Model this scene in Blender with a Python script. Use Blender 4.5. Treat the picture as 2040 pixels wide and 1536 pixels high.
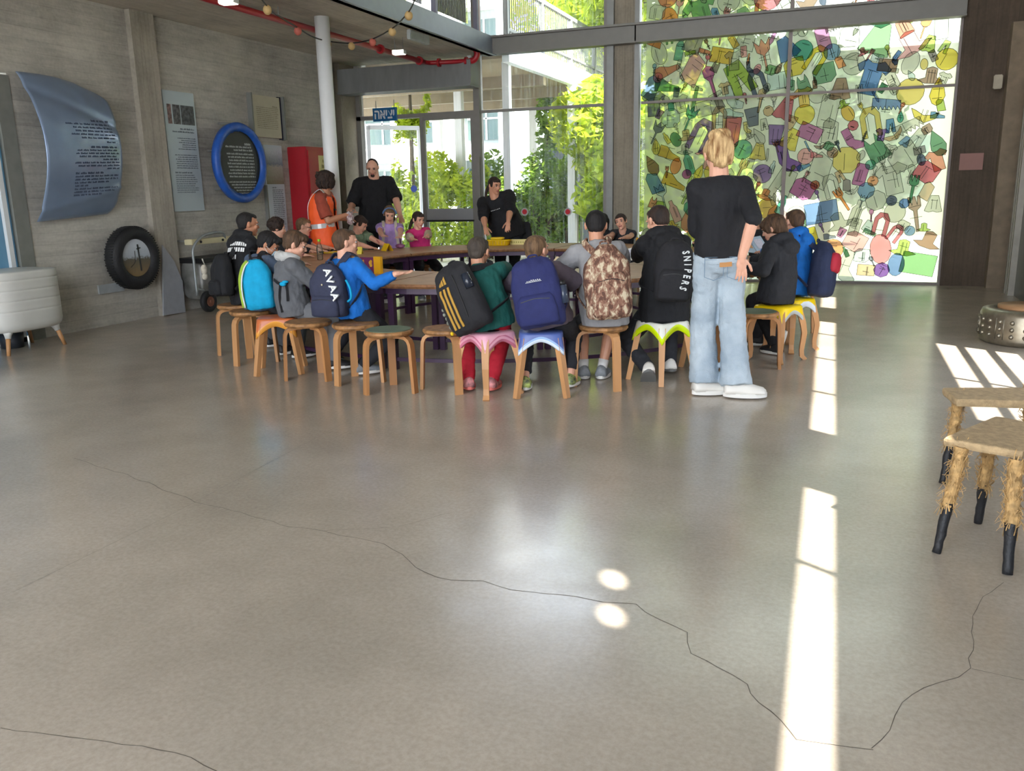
import bpy, bmesh, math, random
from mathutils import Vector, Matrix, noise
V = Vector
PI = math.pi
random.seed(7)
scn = bpy.context.scene
for o in list(bpy.data.objects):
    bpy.data.objects.remove(o)
COL = scn.collection

# ------------------------------------------------------------------ camera
FPX, TILT, ROLL, YAW, CH = 1690.0, 13.0, -1.2, -21.3, 1.4

def cam_basis():
    t, r, y = map(math.radians, (TILT, ROLL, YAW))
    f = V((math.sin(y)*math.cos(t), math.cos(y)*math.cos(t), -math.sin(t)))
    right = V((math.cos(y), -math.sin(y), 0))
    up = right.cross(f)
    return right*math.cos(r)+up*math.sin(r), -right*math.sin(r)+up*math.cos(r), f
CA, CB, CC = cam_basis()
cd = bpy.data.cameras.new('camera')
cam = bpy.data.objects.new('camera', cd)
COL.objects.link(cam)
cd.sensor_width = 36
cd.lens = 36*FPX/2040
cam.matrix_world = Matrix(((CA.x, CB.x, -CC.x, 0), (CA.y, CB.y, -CC.y, 0), (CA.z, CB.z, -CC.z, CH), (0, 0, 0, 1)))
cd.clip_end = 300
scn.camera = cam
scn.view_settings.view_transform = 'Standard'
scn.view_settings.look = 'None'
scn.view_settings.gamma = 1
scn.view_settings.use_curve_mapping = False
scn.view_settings.exposure = 1.6

# ------------------------------------------------------------------ sky and sun
w = bpy.data.worlds.new('sky')
scn.world = w
w.use_nodes = True
nt = w.node_tree
nt.nodes.clear()
bg = nt.nodes.new('ShaderNodeBackground')
wo = nt.nodes.new('ShaderNodeOutputWorld')
tc = nt.nodes.new('ShaderNodeTexCoord')
sep = nt.nodes.new('ShaderNodeSeparateXYZ')
cr = nt.nodes.new('ShaderNodeValToRGB')
cr.color_ramp.elements[0].position = 0.0
cr.color_ramp.elements[0].color = (0.95, 0.97, 1, 1)
cr.color_ramp.elements[1].position = 0.9
cr.color_ramp.elements[1].color = (0.55, 0.74, 1, 1)
nt.links.new(tc.outputs['Generated'], sep.inputs[0])
nt.links.new(sep.outputs['Z'], cr.inputs[0])
nt.links.new(cr.outputs[0], bg.inputs['Color'])
nt.links.new(bg.outputs[0], wo.inputs[0])
SKY = 2.6
bg.inputs['Strength'].default_value = SKY
AZ = V((-.83, .55)).normalized()
TANE = 0.9
sd = bpy.data.lights.new('sun', 'SUN')
sd.energy = 9.0
sd.angle = math.radians(0.6)
sd.color = (1.0, .95, .86)
sun = bpy.data.objects.new('sun', sd)
COL.objects.link(sun)
sdir = V((AZ.x, AZ.y, -TANE))
sun.rotation_euler = sdir.to_track_quat('-Z', 'Y').to_euler()
sun.location = (9, -5, 12)

# ------------------------------------------------------------------ helpers

def ray(x, y):
    return CC + CA*((x-1020)/FPX) - CB*((y-768)/FPX)

def at(x, y, z=0.0):
    d = ray(x, y)
    return V((0, 0, CH)) + d*((z-CH)/d.z)

def on(x, y, axis, v):
    d = ray(x, y)
    o = V((0, 0, CH))
    return o + d*((v-o[axis])/d[axis])

def lin(c):
    c = c/255.0
    return c/12.92 if c <= .04045 else ((c+.055)/1.055)**2.4

def rgb(c):
    return (lin(c[0]), lin(c[1]), lin(c[2]), 1)
MATS = {}

def nd(nt, t, **k):
    n = nt.nodes.new(t)
    for a, b in k.items():
        if a in n.inputs:
            n.inputs[a].default_value = b
        else:
            setattr(n, a, b)
    return n

def mat(name, c, rough=.7, metal=0, var=.1, scale=9, bump=.0, bscale=60, stretch=(1, 1, 1), c2=None, trans=0, coat=0, spec=None):
    if name in MATS:
        return MATS[name]
    m = bpy.data.materials.new(name)
    m.use_nodes = True
    nt = m.node_tree
    b = nt.nodes['Principled BSDF']
    b.inputs['Roughness'].default_value = rough
    b.inputs['Metallic'].default_value = metal
    if coat:
        b.inputs['Coat Weight'].default_value = coat
    if spec is not None:
        b.inputs['Specular IOR Level'].default_value = spec
    t = nd(nt, 'ShaderNodeTexCoord')
    mp = nd(nt, 'ShaderNodeMapping')
    mp.inputs['Scale'].default_value = stretch
    nt.links.new(t.outputs['Object'], mp.inputs[0])
    n = nd(nt, 'ShaderNodeTexNoise', Scale=scale, Detail=5.0)
    nt.links.new(mp.outputs[0], n.inputs['Vector'])
    r = nd(nt, 'ShaderNodeValToRGB')
    base = rgb(c)
    if c2 is None:
        a1 = tuple(max(0, x*(1-var)) for x in base[:3])+(1,)
        a2 = tuple(min(1, x*(1+var)) for x in base[:3])+(1,)
    else:
        a1, a2 = base, rgb(c2)
    r.color_ramp.elements[0].position = .32
    r.color_ramp.elements[1].position = .68
    r.color_ramp.elements[0].color = a1
    r.color_ramp.elements[1].color = a2
    nt.links.new(n.outputs['Fac'], r.inputs[0])
    nt.links.new(r.outputs[0], b.inputs['Base Color'])
    if bump:
        n2 = nd(nt, 'ShaderNodeTexNoise', Scale=bscale, Detail=4.0)
        nt.links.new(mp.outputs[0], n2.inputs['Vector'])
        bp = nd(nt, 'ShaderNodeBump', Strength=bump, Distance=.01)
        nt.links.new(n2.outputs['Fac'], bp.inputs['Height'])
        nt.links.new(bp.outputs[0], b.inputs['Normal'])
    if trans:
        tr = nd(nt, 'ShaderNodeBsdfTranslucent')
        mx = nd(nt, 'ShaderNodeMixShader', Fac=trans)
        nt.links.new(r.outputs[0], tr.inputs[0])
        nt.links.new(b.outputs[0], mx.inputs[1])
        nt.links.new(tr.outputs[0], mx.inputs[2])
        nt.links.new(mx.outputs[0], nt.nodes['Material Output'].inputs[0])
    MATS[name] = m
    return m

class MB:
    def __init__(s):
        s.bm = bmesh.new()
        s.mi = 0

    def _f(s, vs, mi=None):
        try:
            f = s.bm.faces.new(vs)
            f.material_index = s.mi if mi is None else mi
            return f
        except ValueError:
            return None

    def box(s, c, size, rot=None):
        hx, hy, hz = size[0]/2, size[1]/2, size[2]/2
        R = rot if rot else Matrix.Identity(3)
        c = V(c)
        vs = [s.bm.verts.new(c + R @ V((x, y, z))) for x in (-hx, hx) for y in (-hy, hy) for z in (-hz, hz)]
        for q in ((0, 1, 3, 2), (4, 6, 7, 5), (0, 4, 5, 1), (2, 3, 7, 6), (0, 2, 6, 4), (1, 5, 7, 3)):
            s._f([vs[i] for i in q])
        return s

    def box2(s, a, b):
        a, b = V(a), V(b)
        return s.box((a+b)/2, [abs(b[i]-a[i]) for i in range(3)])

    def rings(s, rs, cap=True, close=False):
        """rs: list of lists of points (same count) -> skin"""
        R = [[s.bm.verts.new(p) for p in r] for r in rs]
        n = len(R[0])
        m = len(R)
        for i in range(m if close else m-1):
            a, b = R[i], R[(i+1) % m]
            for j in range(n):
                s._f([a[j], a[(j+1) % n], b[(j+1) % n], b[j]])
        if cap and not close:
            s._f(list(reversed(R[0])))
            s._f(R[-1])
        return s

    def tube(s, pts, rad, seg=10, cap=True, squash=None):
        pts = [V(p) for p in pts]
        n = len(pts)
        if not hasattr(rad, '__len__'):
            rad = [rad]*n
        rs = []
        t0 = (pts[1]-pts[0]).normalized()
        up = V((0, 0, 1)) if abs(t0.z) < .9 else V((1, 0, 0))
        u = t0.cross(up).normalized()
        for i in range(n):
            t = (pts[min(i+1, n-1)]-pts[max(i-1, 0)]).normalized()
            u = (u - t*u.dot(t)).normalized()
            v = t.cross(u)
            sq = squash or (1, 1)
            rs.append([pts[i] + (u*math.cos(2*PI*k/seg)*sq[0] + v*math.sin(2*PI*k/seg)*sq[1])*rad[i] for k in range(seg)])
        return s.rings(rs, cap)

    def cyl(s, a, b, r1, r2=None, seg=14):
        return s.tube([a, b], [r1, r1 if r2 is None else r2], seg)

    def cap(s, a, b, r1, r2, seg=10):
        """capsule with tapered radius"""
        a, b = V(a), V(b)
        d = (b-a)
        L = d.length
        if L < 1e-6:
            return s.ell(a, (r1, r1, r1))
        d /= L
        pts, rad = [], []
        for k in (0, .35, .7):
            an = k*PI/2
            pts.append(a - d*r1*math.cos(an))
            rad.append(max(r1*math.sin(an), r1*.12))
        pts += [a, b]
        rad += [r1, r2]
        for k in (.7, .35, 0):
            an = k*PI/2
            pts.append(b + d*r2*math.cos(an))
            rad.append(max(r2*math.sin(an), r2*.12))
        return s.tube(pts, rad, seg)

    def ell(s, c, r, R=None, seg=12, rn=8):
        c = V(c)
        R = R or Matrix.Identity(3)
        rs = []
        for i in range(rn+1):
            th = PI*(i+.0)/rn
            th = min(max(th, .06), PI-.06)
            rs.append([c + R @ V((r[0]*math.sin(th)*math.cos(2*PI*k/seg), r[1]*math.sin(th)*math.sin(2*PI*k/seg), -r[2]*math.cos(th))) for k in range(seg)])
        return s.rings(rs)

    def bar(s, pts, w, t, side=None, cap=True):
        """rectangular section swept; w along side vector, t perpendicular. w,t may be lists"""
        pts = [V(p) for p in pts]
        n = len(pts)
        W = w if hasattr(w, '__len__') else [w]*n
        T = t if hasattr(t, '__len__') else [t]*n
        rs = []
        for i in range(n):
            d = (pts[min(i+1, n-1)]-pts[max(i-1, 0)]).normalized()
            sv = side[i] if isinstance(side, list) else side
            if sv is None:
                sv = d.cross(V((0, 0, 1)))
                if sv.length < 1e-4:
                    sv = V((1, 0, 0))
            sv = V(sv)
            sv = (sv - d*sv.dot(d)).normalized()
            nn = d.cross(sv)
            a, b = sv*W[i]/2, nn*T[i]/2
            rs.append([pts[i]-a-b, pts[i]+a-b, pts[i]+a+b, pts[i]-a+b])
        return s.rings(rs, cap)

    def poly(s, pts, mi=None):
        return s._f([s.bm.verts.new(V(p)) for p in pts], mi)

    def prism(s, pts, ext):
        """extrude planar outline by vector ext"""
        ext = V(ext)
        return s.rings([[V(p) for p in pts], [V(p)+ext for p in pts]])

    def mesh(s, name):
        me = bpy.data.meshes.new(name)
        bmesh.ops.recalc_face_normals(s.bm, faces=s.bm.faces[:])
        s.bm.to_mesh(me)
        s.bm.free()
        return me

    def build(s, name, mats, parent=None, smooth=False, bevel=0):
        if bevel:
            bmesh.ops.bevel(s.bm, geom=s.bm.edges[:], offset=bevel, segments=2, affect='EDGES', clamp_overlap=True)
        me = s.mesh(name)
        return link(name, me, mats, parent, smooth)

def link(name, me, mats, parent=None, smooth=False):
    n = len(me.polygons)
    idx = [0]*n
    me.polygons.foreach_get('material_index', idx)
    me.materials.clear()
    for m in (mats if isinstance(mats, (list, tuple)) else [mats]):
        me.materials.append(m)
    me.polygons.foreach_set('material_index', idx)
    if smooth:
        for p in me.polygons:
            p.use_smooth = True
    o = bpy.data.objects.new(name, me)
    COL.objects.link(o)
    if parent:
        o.parent = parent
    return o

def tag(o, label=None, cat=None, group=None, kind=None):
    if label:
        o['label'] = label
    if cat:
        o['category'] = cat
    if group:
        o['group'] = group
    if kind:
        o['kind'] = kind
    return o

def struct(o):
    o['kind'] = 'structure'
    return o

def thing(name, label, cat, loc=(0, 0, 0), rz=0, group=None):
    o = bpy.data.objects.new(name, None)
    o.empty_display_size = .1
    COL.objects.link(o)
    o.location = loc
    o.rotation_euler = (0, 0, rz)
    return tag(o, label, cat, group)

TMP = bpy.data.scenes.new('workbench')


def evaluate(o):
    TMP.collection.objects.link(o)
    vl = TMP.view_layers[0]
    vl.update()
    dg = vl.depsgraph
    me = bpy.data.meshes.new_from_object(o.evaluated_get(dg))
    bpy.data.objects.remove(o)
    return me


def remesh(mb, voxel, it=3, fac=.5):
    me = mb.mesh('tmp')
    o = bpy.data.objects.new('tmp', me)
    r = o.modifiers.new('r', 'REMESH')
    r.mode = 'VOXEL'
    r.voxel_size = voxel
    if it:
        sm = o.modifiers.new('s', 'SMOOTH')
        sm.factor = fac
        sm.iterations = it
    res = evaluate(o)
    bpy.data.meshes.remove(me)
    return res


def displace(me, amp, sc, seed=0.0, st=(1, 1, 1), inside=None):
    n = len(me.vertices)
    co = [0.0]*(3*n)
    no = [0.0]*(3*n)
    me.vertices.foreach_get('co', co)
    me.vertices.foreach_get('normal', no)
    for i in range(0, 3*n, 3):
        q = V((co[i]*st[0]*sc+seed, co[i+1]*st[1]*sc, co[i+2]*st[2]*sc))
        k = noise.noise(q)*amp + noise.noise(q*2.3)*amp*.5
        co[i] += no[i]*k
        co[i+1] += no[i+1]*k
        co[i+2] += no[i+2]*k
    me.vertices.foreach_set('co', co)
    me.update()
    return me


def spline(pts, n=6):
    pts = [V(p) for p in pts]
    out = []
    P = [pts[0]*2-pts[1]] + pts + [pts[-1]*2-pts[-2]]
    for i in range(1, len(P)-2):
        for k in range(n):
            t = k/n
            a, b, c, d = P[i-1], P[i], P[i+1], P[i+2]
            out.append(.5*((2*b)+(c-a)*t+(2*a-5*b+4*c-d)*t*t+(3*b-a-3*c+d)*t**3))
    out.append(pts[-1])
    return out

def text_mesh(s, size, ext=.002, bold=False):
    cu = bpy.data.curves.new('t', 'FONT')
    cu.body = s
    cu.size = size
    cu.extrude = ext
    cu.resolution_u = 2
    if bold:
        cu.offset = size*.025
    cu.align_x = 'CENTER'
    cu.align_y = 'CENTER'
    o = bpy.data.objects.new('t', cu)
    return evaluate(o)

def text_obj(name, s, size, M, m, parent, ext=.002, bold=False):
    me = text_mesh(s, size, ext, bold)
    me.transform(M)
    return link(name, me, m, parent)

def lines(mb, O, U, W_, spec, rnd, right=True):
    """rows of small illegible print. O top corner, U unit along row, W_ unit down. spec: (y, x0, x1, h)"""
    nn = U.cross(W_)*-.001
    for (y, x0, x1, h) in spec:
        x = x0
        while x < x1:
            wl = rnd.uniform(1.2, 5)*h
            e = min(x+wl, x1)
            k = x
            while k < e:
                cw = rnd.uniform(.35, .6)*h
                a, b = y+h*rnd.choice((0, .15, .3)), y+h
                c = min(k+cw, e)
                mb.poly([O+U*k+W_*a, O+U*c+W_*a, O+U*c+W_*b, O+U*k+W_*b])
                k += cw+h*.14
            x = e+h*.5

# ------------------------------------------------------------------ shared materials
WOOD = mat('birch_wood', (190, 140, 92), .5, var=.22, scale=5, stretch=(1, 1, .15), bump=.1)
WOOD2 = mat('oak_wood', (168, 118, 72), .5, var=.25, scale=6, stretch=(1, 1, .15), bump=.1)
BARK = mat('live_edge_wood', (150, 108, 66), .6, var=.4, scale=22, bump=.3)
PURP = mat('purple_steel', (62, 34, 66), .4, var=.05)
TABLE = mat('table_wood', (176, 134, 98), .45, var=.15, scale=7, stretch=(1, 1, 1), bump=.05)
TEDGE = mat('table_edge_wood', (140, 98, 64), .6, var=.35, scale=30, bump=.3)
WHITE = mat('white_paint', (222, 225, 226), .45, var=.02)
BLACKP = mat('black_plastic', (22, 22, 24), .45, var=.1)
STEEL = mat('grey_steel', (128, 130, 128), .45, metal=.2, var=.05)
DSTEEL = mat('dark_mullion', (126, 123, 119), .5, var=.05)
RED = mat('red_paint', (168, 30, 42), .35, var=.04)
YEL = mat('yellow_card', (240, 200, 20), .5, var=.04)
PAPER = mat('white_paper', (232, 232, 228), .7, var=.02)
INK = mat('dark_print', (40, 44, 56), .8, var=.0)
GREYINK = mat('grey_print', (112, 120, 128), .8, var=.0)
WINK = mat('white_print', (225, 228, 228), .8, var=.0)
# ------------------------------------------------------------------ structure

def concrete(name, base, axis='z', wet=0.0):
    m = bpy.data.materials.new(name)
    m.use_nodes = True
    nt = m.node_tree
    L = nt.links.new
    b = nt.nodes['Principled BSDF']
    b.inputs['Roughness'].default_value = .85
    t = nd(nt, 'ShaderNodeTexCoord')
    sp = nd(nt, 'ShaderNodeSeparateXYZ')
    L(t.outputs['Object'], sp.inputs[0])
    src = {'z': 'Z', 'x': 'X', 'y': 'Y'}[axis]
    mu = nd(nt, 'ShaderNodeMath', operation='MULTIPLY')
    mu.inputs[1].default_value = 8.5
    L(sp.outputs[src], mu.inputs[0])
    fl = nd(nt, 'ShaderNodeMath', operation='FLOOR')
    L(mu.outputs[0], fl.inputs[0])
    fr = nd(nt, 'ShaderNodeMath', operation='FRACT')
    L(mu.outputs[0], fr.inputs[0])
    wn = nd(nt, 'ShaderNodeTexWhiteNoise', noise_dimensions='1D')
    L(fl.outputs[0], wn.inputs['W'])
    mp = nd(nt, 'ShaderNodeMapping')
    st = {'z': (1.6, 1.6, 15), 'x': (22, 1.2, 1.2), 'y': (1.2, 22, 1.2)}[axis]
    mp.inputs['Scale'].default_value = st
    L(t.outputs['Object'], mp.inputs[0])
    n1 = nd(nt, 'ShaderNodeTexNoise', Scale=1.6, Detail=8.0, Roughness=.65)
    L(mp.outputs[0], n1.inputs['Vector'])
    n2 = nd(nt, 'ShaderNodeTexNoise', Scale=1.1, Detail=6.0, Roughness=.6)
    L(t.outputs['Object'], n2.inputs['Vector'])
    n3 = nd(nt, 'ShaderNodeTexNoise', Scale=30.0, Detail=4.0)
    L(t.outputs['Object'], n3.inputs['Vector'])

    def math_(op, a, bb):
        k = nd(nt, 'ShaderNodeMath', operation=op)
        for i, x in enumerate((a, bb)):
            if isinstance(x, (int, float)):
                k.inputs[i].default_value = x
            else:
                L(x, k.inputs[i])
        return k.outputs[0]
    s = math_('MULTIPLY', n1.outputs['Fac'], .42)
    s = math_('ADD', s, math_('MULTIPLY', n2.outputs['Fac'], .78))
    s = math_('ADD', s, math_('MULTIPLY', wn.outputs['Value'], .08))
    s = math_('ADD', s, math_('MULTIPLY', n3.outputs['Fac'], .20))
    seam = math_('LESS_THAN', fr.outputs[0], .05)
    s = math_('SUBTRACT', s, math_('MULTIPLY', seam, .09))
    r = nd(nt, 'ShaderNodeValToRGB')
    r.color_ramp.elements[0].position = .42
    r.color_ramp.elements[1].position = .95
    c = rgb(base)
    r.color_ramp.elements[0].color = tuple(x*.42 for x in c[:3])+(1,)
    r.color_ramp.elements[1].color = tuple(min(1, x*1.35) for x in c[:3])+(1,)
    L(s, r.inputs[0])
    L(r.outputs[0], b.inputs['Base Color'])
    bp = nd(nt, 'ShaderNodeBump', Strength=.5, Distance=.02)
    L(s, bp.inputs['Height'])
    L(bp.outputs[0], b.inputs['Normal'])
    return m
CONC = concrete('board_marked_concrete', (178, 175, 166))
CONCV = concrete('upright_board_concrete', (136, 128, 114), 'x')
CONCP = concrete('pillar_concrete', (164, 158, 146), 'y')
CEIL = concrete('soffit_concrete', (186, 178, 164), 'x')
DARKC = concrete('dark_pier_concrete', (84, 72, 60), 'x')

def floor_mat():
    m = bpy.data.materials.new('polished_concrete_floor')
    m.use_nodes = True
    nt = m.node_tree
    L = nt.links.new
    b = nt.nodes['Principled BSDF']
    t = nd(nt, 'ShaderNodeTexCoord')
    n1 = nd(nt, 'ShaderNodeTexNoise', Scale=.7, Detail=9.0, Roughness=.62)
    n2 = nd(nt, 'ShaderNodeTexNoise', Scale=55.0, Detail=5.0, Roughness=.7)
    n3 = nd(nt, 'ShaderNodeTexNoise', Scale=3.2, Detail=6.0, Roughness=.6)
    for n in (n1, n2, n3):
        L(t.outputs['Object'], n.inputs['Vector'])
    r = nd(nt, 'ShaderNodeValToRGB')
    r.color_ramp.elements[0].position = .3
    r.color_ramp.elements[1].position = .72
    r.color_ramp.elements[0].color = rgb((154, 144, 130))
    r.color_ramp.elements[1].color = rgb((190, 178, 163))
    L(n1.outputs['Fac'], r.inputs[0])
    r2 = nd(nt, 'ShaderNodeValToRGB')
    r2.color_ramp.elements[0].position = .35
    r2.color_ramp.elements[1].position = .62
    r2.color_ramp.elements[0].color = (.84, .832, .825, 1)
    r2.color_ramp.elements[1].color = (1, 1, 1, 1)
    L(n2.outputs['Fac'], r2.inputs[0])
    mx = nd(nt, 'ShaderNodeMix', data_type='RGBA', blend_type='MULTIPLY')
    mx.inputs[0].default_value = 1
    L(r.outputs[0], mx.inputs[6])
    L(r2.outputs[0], mx.inputs[7])
    L(mx.outputs[2], b.inputs['Base Color'])
    r3 = nd(nt, 'ShaderNodeMapRange')
    r3.inputs['From Min'].default_value = .3
    r3.inputs['From Max'].default_value = .7
    r3.inputs['To Min'].default_value = .16
    r3.inputs['To Max'].default_value = .255
    L(n3.outputs['Fac'], r3.inputs[0])
    L(r3.outputs[0], b.inputs['Roughness'])
    b.inputs['Specular IOR Level'].default_value = .5
    bp = nd(nt, 'ShaderNodeBump', Strength=.06, Distance=.01)
    L(n3.outputs['Fac'], bp.inputs['Height'])
    L(bp.outputs[0], b.inputs['Normal'])
    return m
XL, XR, YG, ZC = -7.66, 2.05, 13.1, 3.45
YB = -5.0
fb = MB()
fb.box2((XL-.4, YB-3, -.2), (XR+.2, YG+.1, 0))
floor = struct(fb.build('floor', floor_mat()))
# cracks and saw joints, each hairline a thin sliver on the slab
CRK = mat('crack_dirt', (84, 76, 66), .9, var=.15)
JNT = mat('joint_filler', (112, 104, 94), .9, var=.1)

def hair(pts, w, name, m, jit=.02):
    pts = [V((p[0], p[1], 0)) for p in pts]
    q = []
    for a, b in zip(pts, pts[1:]):
        k = max(2, int((b-a).length/.05))
        for i in range(k):
            q.append(a.lerp(b, i/k))
    q.append(pts[-1])
    L_, R_ = [], []
    mb = MB()
    for i, p in enumerate(q):
        d = (q[min(i+1, len(q)-1)]-q[max(i-1, 0)]).normalized()
        n = V((-d.y, d.x, 0))
        pp = p + n*(noise.noise(p*9)*jit)
        ww = w*(.6+.8*abs(noise.noise(p*23)))
        L_.append(mb.bm.verts.new(pp+n*ww+V((0, 0, .0006))))
        R_.append(mb.bm.verts.new(pp-n*ww+V((0, 0, .0006))))
    for i in range(len(q)-1):
        mb._f([L_[i], R_[i], R_[i+1], L_[i+1]])
    return mb.build(name, m, floor)
hair([(-3.9, 3.3), (-3.35, 3.16), (-3.03, 3.06), (-2.76, 2.97), (-2.47, 2.92), (-2.21, 2.86), (-2.0, 2.85), (-1.84, 2.84), (-1.68, 2.81), (-1.56, 2.75), (-1.45, 2.66), (-1.33, 2.61), (-1.16, 2.63), (-0.97, 2.61), (-0.85, 2.63), (-0.7, 2.62), (-0.59, 2.64), (-0.5, 2.56), (-0.39, 2.51), (-0.35, 2.39), (-0.27, 2.33), (-0.18, 2.27), (-0.14, 2.19), (-0.07, 2.13), (-0.03, 2.06), (0.03, 2.06), (0.15, 2.08)], .0016, 'crack', CRK)
hair([(0.61, 3.22), (0.5, 3.03), (0.46, 2.8), (0.43, 2.57), (0.33, 2.46), (0.23, 2.32), (0.18, 2.18), (0.15, 2.08)], .0013, 'crack', CRK)
hair([(0.43, 2.57), (0.56, 2.55), (.9, 2.5)], .0013, 'crack', CRK)
hair([(-2.06, 1.4), (-1.79, 1.44), (-1.53, 1.47), (-1.37, 1.46), (-1, 1.4)], .0013, 'crack', CRK)
hair([(-2.0, 2.85), (-1.7, 3.0), (-1.5, 3.3)], .0008, 'crack', CRK)
hair([(-2.76, 2.0), (-2.76, 2.83), (-2.85, 4.54), (-2.95, 9)], .0011, 'joint', JNT, 0)
hair([(-7.6, 4.1), (-2.7, 4.19), (-0.96, 4.28), (2.0, 4.4)], .0011, 'joint', JNT, 0)

# left wall with pillar, back corner pier
wl = MB()
wl.box2((XL-.3, 6.35, 0), (XL, 12.0, 6.6))
wl.box2((XL-.3, 6.05, 2.6), (XL, 6.35, 6.6))
wl.box2((XL-.3, YB, 3.0), (XL, 6.05, 6.6))
wl.box2((XL-.3, YB, 0), (XL, 2.6, 3.0))
struct(wl.build('wall_left', CONC))
pl_ = MB()
pl_.bar([(XL+.02, 8.14, 0), (XL+.02, 8.14, ZC)], .36, .1, side=V((0, 1, 0)))
pb = struct(pl_.build('wall_pillar', CONCP))
gb = MB()
gp = [on(x, y, 0, XL+.085) for x, y in ((322, 488), (345, 520), (362, 560), (368, 622), (324, 628))]
gb.prism(gp, (.015, 0, 0))
struct(gb.build('trim_1', mat('grey_patch_paint', (160, 164, 170), .7, var=.06, scale=14)))
dp = MB()
dp.box2((XL-.04, 6.2, 0), (XL+.012, 6.36, 2.58))
struct(dp.build('trim_2', mat('grey_render', (126, 128, 122), .8, var=.08)))
# frosted window at the far left
fg = mat('frosted_blue_glass', (118, 146, 160), .25, var=.08, scale=2, trans=.55)
wn_ = MB()
wn_.box2((XL-.06, 2.6, .05), (XL-.04, 6.2, 2.6))
win1 = struct(wn_.build('window_1', fg))
wf = MB()
for y0 in (6.1, 4.9, 3.7, 2.62):
    wf.box2((XL-.08, y0, 0), (XL+.0, y0+.05, 2.6))
wf.box2((XL-.08, 2.6, 0), (XL, 6.15, .05))
wf.box2((XL-.08, 2.6, 2.56), (XL, 6.15, 3.0))
wf.build('window_frame', WHITE, win1)
bp_ = MB()
bp_.box2((-8.35, 12.55, 0), (-7.78, 13.05, 3.45))
struct(bp_.build('wall_corner', CONCV))
bq = MB()
bq.box2((-8.6, 12.0, 0), (-7.96, 12.1, 3.45))
bq.box2((-8.7, 12.0, 0), (-8.4, 13.2, 6.6))
bq.box2((-8.4, 12.98, ZC), (-7.66, 13.2, 6.6))
struct(bq.build('wall_return', CONC))

# ceiling slab over the left bay, steel edge, high roof
cs = MB()
cs.box2((XL-.9, YB, ZC), (-5.3, 13.0, ZC+.22))
struct(cs.build('ceiling', CEIL))
ce = MB()
ce.box2((-5.3, YB, ZC-.03), (-5.22, 12.9, ZC+.25))
ce.box2((-5.3, YB, ZC-.03), (-5.17, 12.9, ZC-.015))
struct(ce.build('trim_3', mat('blue_grey_steel', (136, 146, 158), .45, var=.04)))
rf = MB()
rf.box2((XL-1.1, YB, 6.6), (XR+.3, YG+.2, 6.8))
struct(rf.build('roof', CEIL))

# right wall: horizontal slots let the sun draw stripes on the floor
K = TANE/abs(AZ.x)
SH = AZ.y/abs(AZ.x)

def slotz(x):
    return (XR-x)*K

def wy(x, y):
    return y-(XR-x)*SH
wr = MB()
T = .012

def wq(y0, y1, z0a, z0b, z1a, z1b):
    """wall block between y0..y1, bottom z0a->z0b, top z1a->z1b"""
    p = [V((XR, y0, z0a)), V((XR, y1, z0b)), V((XR, y1, z1b)), V((XR, y0, z1a))]
    wr.prism(p, (T, 0, 0))
YE = 13.2
ya, yb2 = wy(.03, -.5), wy(-.13, 12.7)
# long slot
s0a, s1a = slotz(.08), slotz(-.03)
s0b, s1b = slotz(-.065), slotz(-.245)
def lerp(a, b, t):
    return a+(b-a)*t
def slo(y):
    t = (y-ya)/(yb2-ya)
    return lerp(s0a, s0b, t), lerp(s1a, s1b, t)
LOW = 1.48
z0, z1 = slo(YB), slo(YE)
wq(YB, YE, LOW, LOW, z0[0], z1[0])
za, zb = slo(.56), slo(1.16)
wq(YB, .56, z0[1], za[1], 6.6, 6.6)
wq(1.16, YE, zb[1], z1[1], 6.6, 6.6)
wq(.56, 1.16, za[1], zb[1], 2.78, 2.78)
wq(.56, 1.16, 3.14, 3.14, 6.6, 6.6)
# two round holes, added to throw oval sun spots on the floor
for (y0, y1, cy_, cz_, ry_, rz_) in ((.56, .86, .75, 2.915, .06, .05), (.86, 1.16, .975, 2.98, .06, .05)):
    inn, outp = [], []
    for k in range(24):
        a = 2*PI*k/24
        inn.append(V((XR, cy_+ry_*math.cos(a), cz_+rz_*math.sin(a))))
        c_, s_ = math.cos(a), math.sin(a)
        tt = min(((y1-cy_)/c_ if c_ > 1e-6 else (y0-cy_)/c_ if c_ < -1e-6 else 9), ((3.14-cz_)/s_ if s_ > 1e-6 else (2.78-cz_)/s_ if s_ < -1e-6 else 9))
        outp.append(V((XR, cy_+c_*tt, cz_+s_*tt)))
    for k in range(24):
        j = (k+1) % 24
        wr.poly([inn[k], outp[k], outp[j], inn[j]])
    for (yy, zz) in ((y0, 2.78), (y0, 3.14), (y1, 2.78), (y1, 3.14)):
        q_ = V((XR, yy, zz))
        o_ = sorted(outp, key=lambda p: (p-q_).length)
        e1 = min((p for p in outp if abs(p.y-yy) < 1e-5), key=lambda p: abs(p.z-zz))
        e2 = min((p for p in outp if abs(p.z-zz) < 1e-5), key=lambda p: abs(p.y-yy))
        wr.poly([q_, e1, e2])
blk = [(YB, wy(0, -.6)), (wy(-.07, 4.02), wy(-.07, 5.04)), (wy(-.15, 9.3), wy(-.15, 10.38)), (wy(-.13, 12.65), YE)]
for yy in (3.19, 1.2, 6.05, 7.27, 8.48, 11.5):
    c = wy(-.1, yy)
    blk.append((c-.018, c+.018))
for a, b in blk:
    za, zb = slo(a), slo(b)
    wq(a, b, za[0], zb[0], za[1], zb[1])
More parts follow.
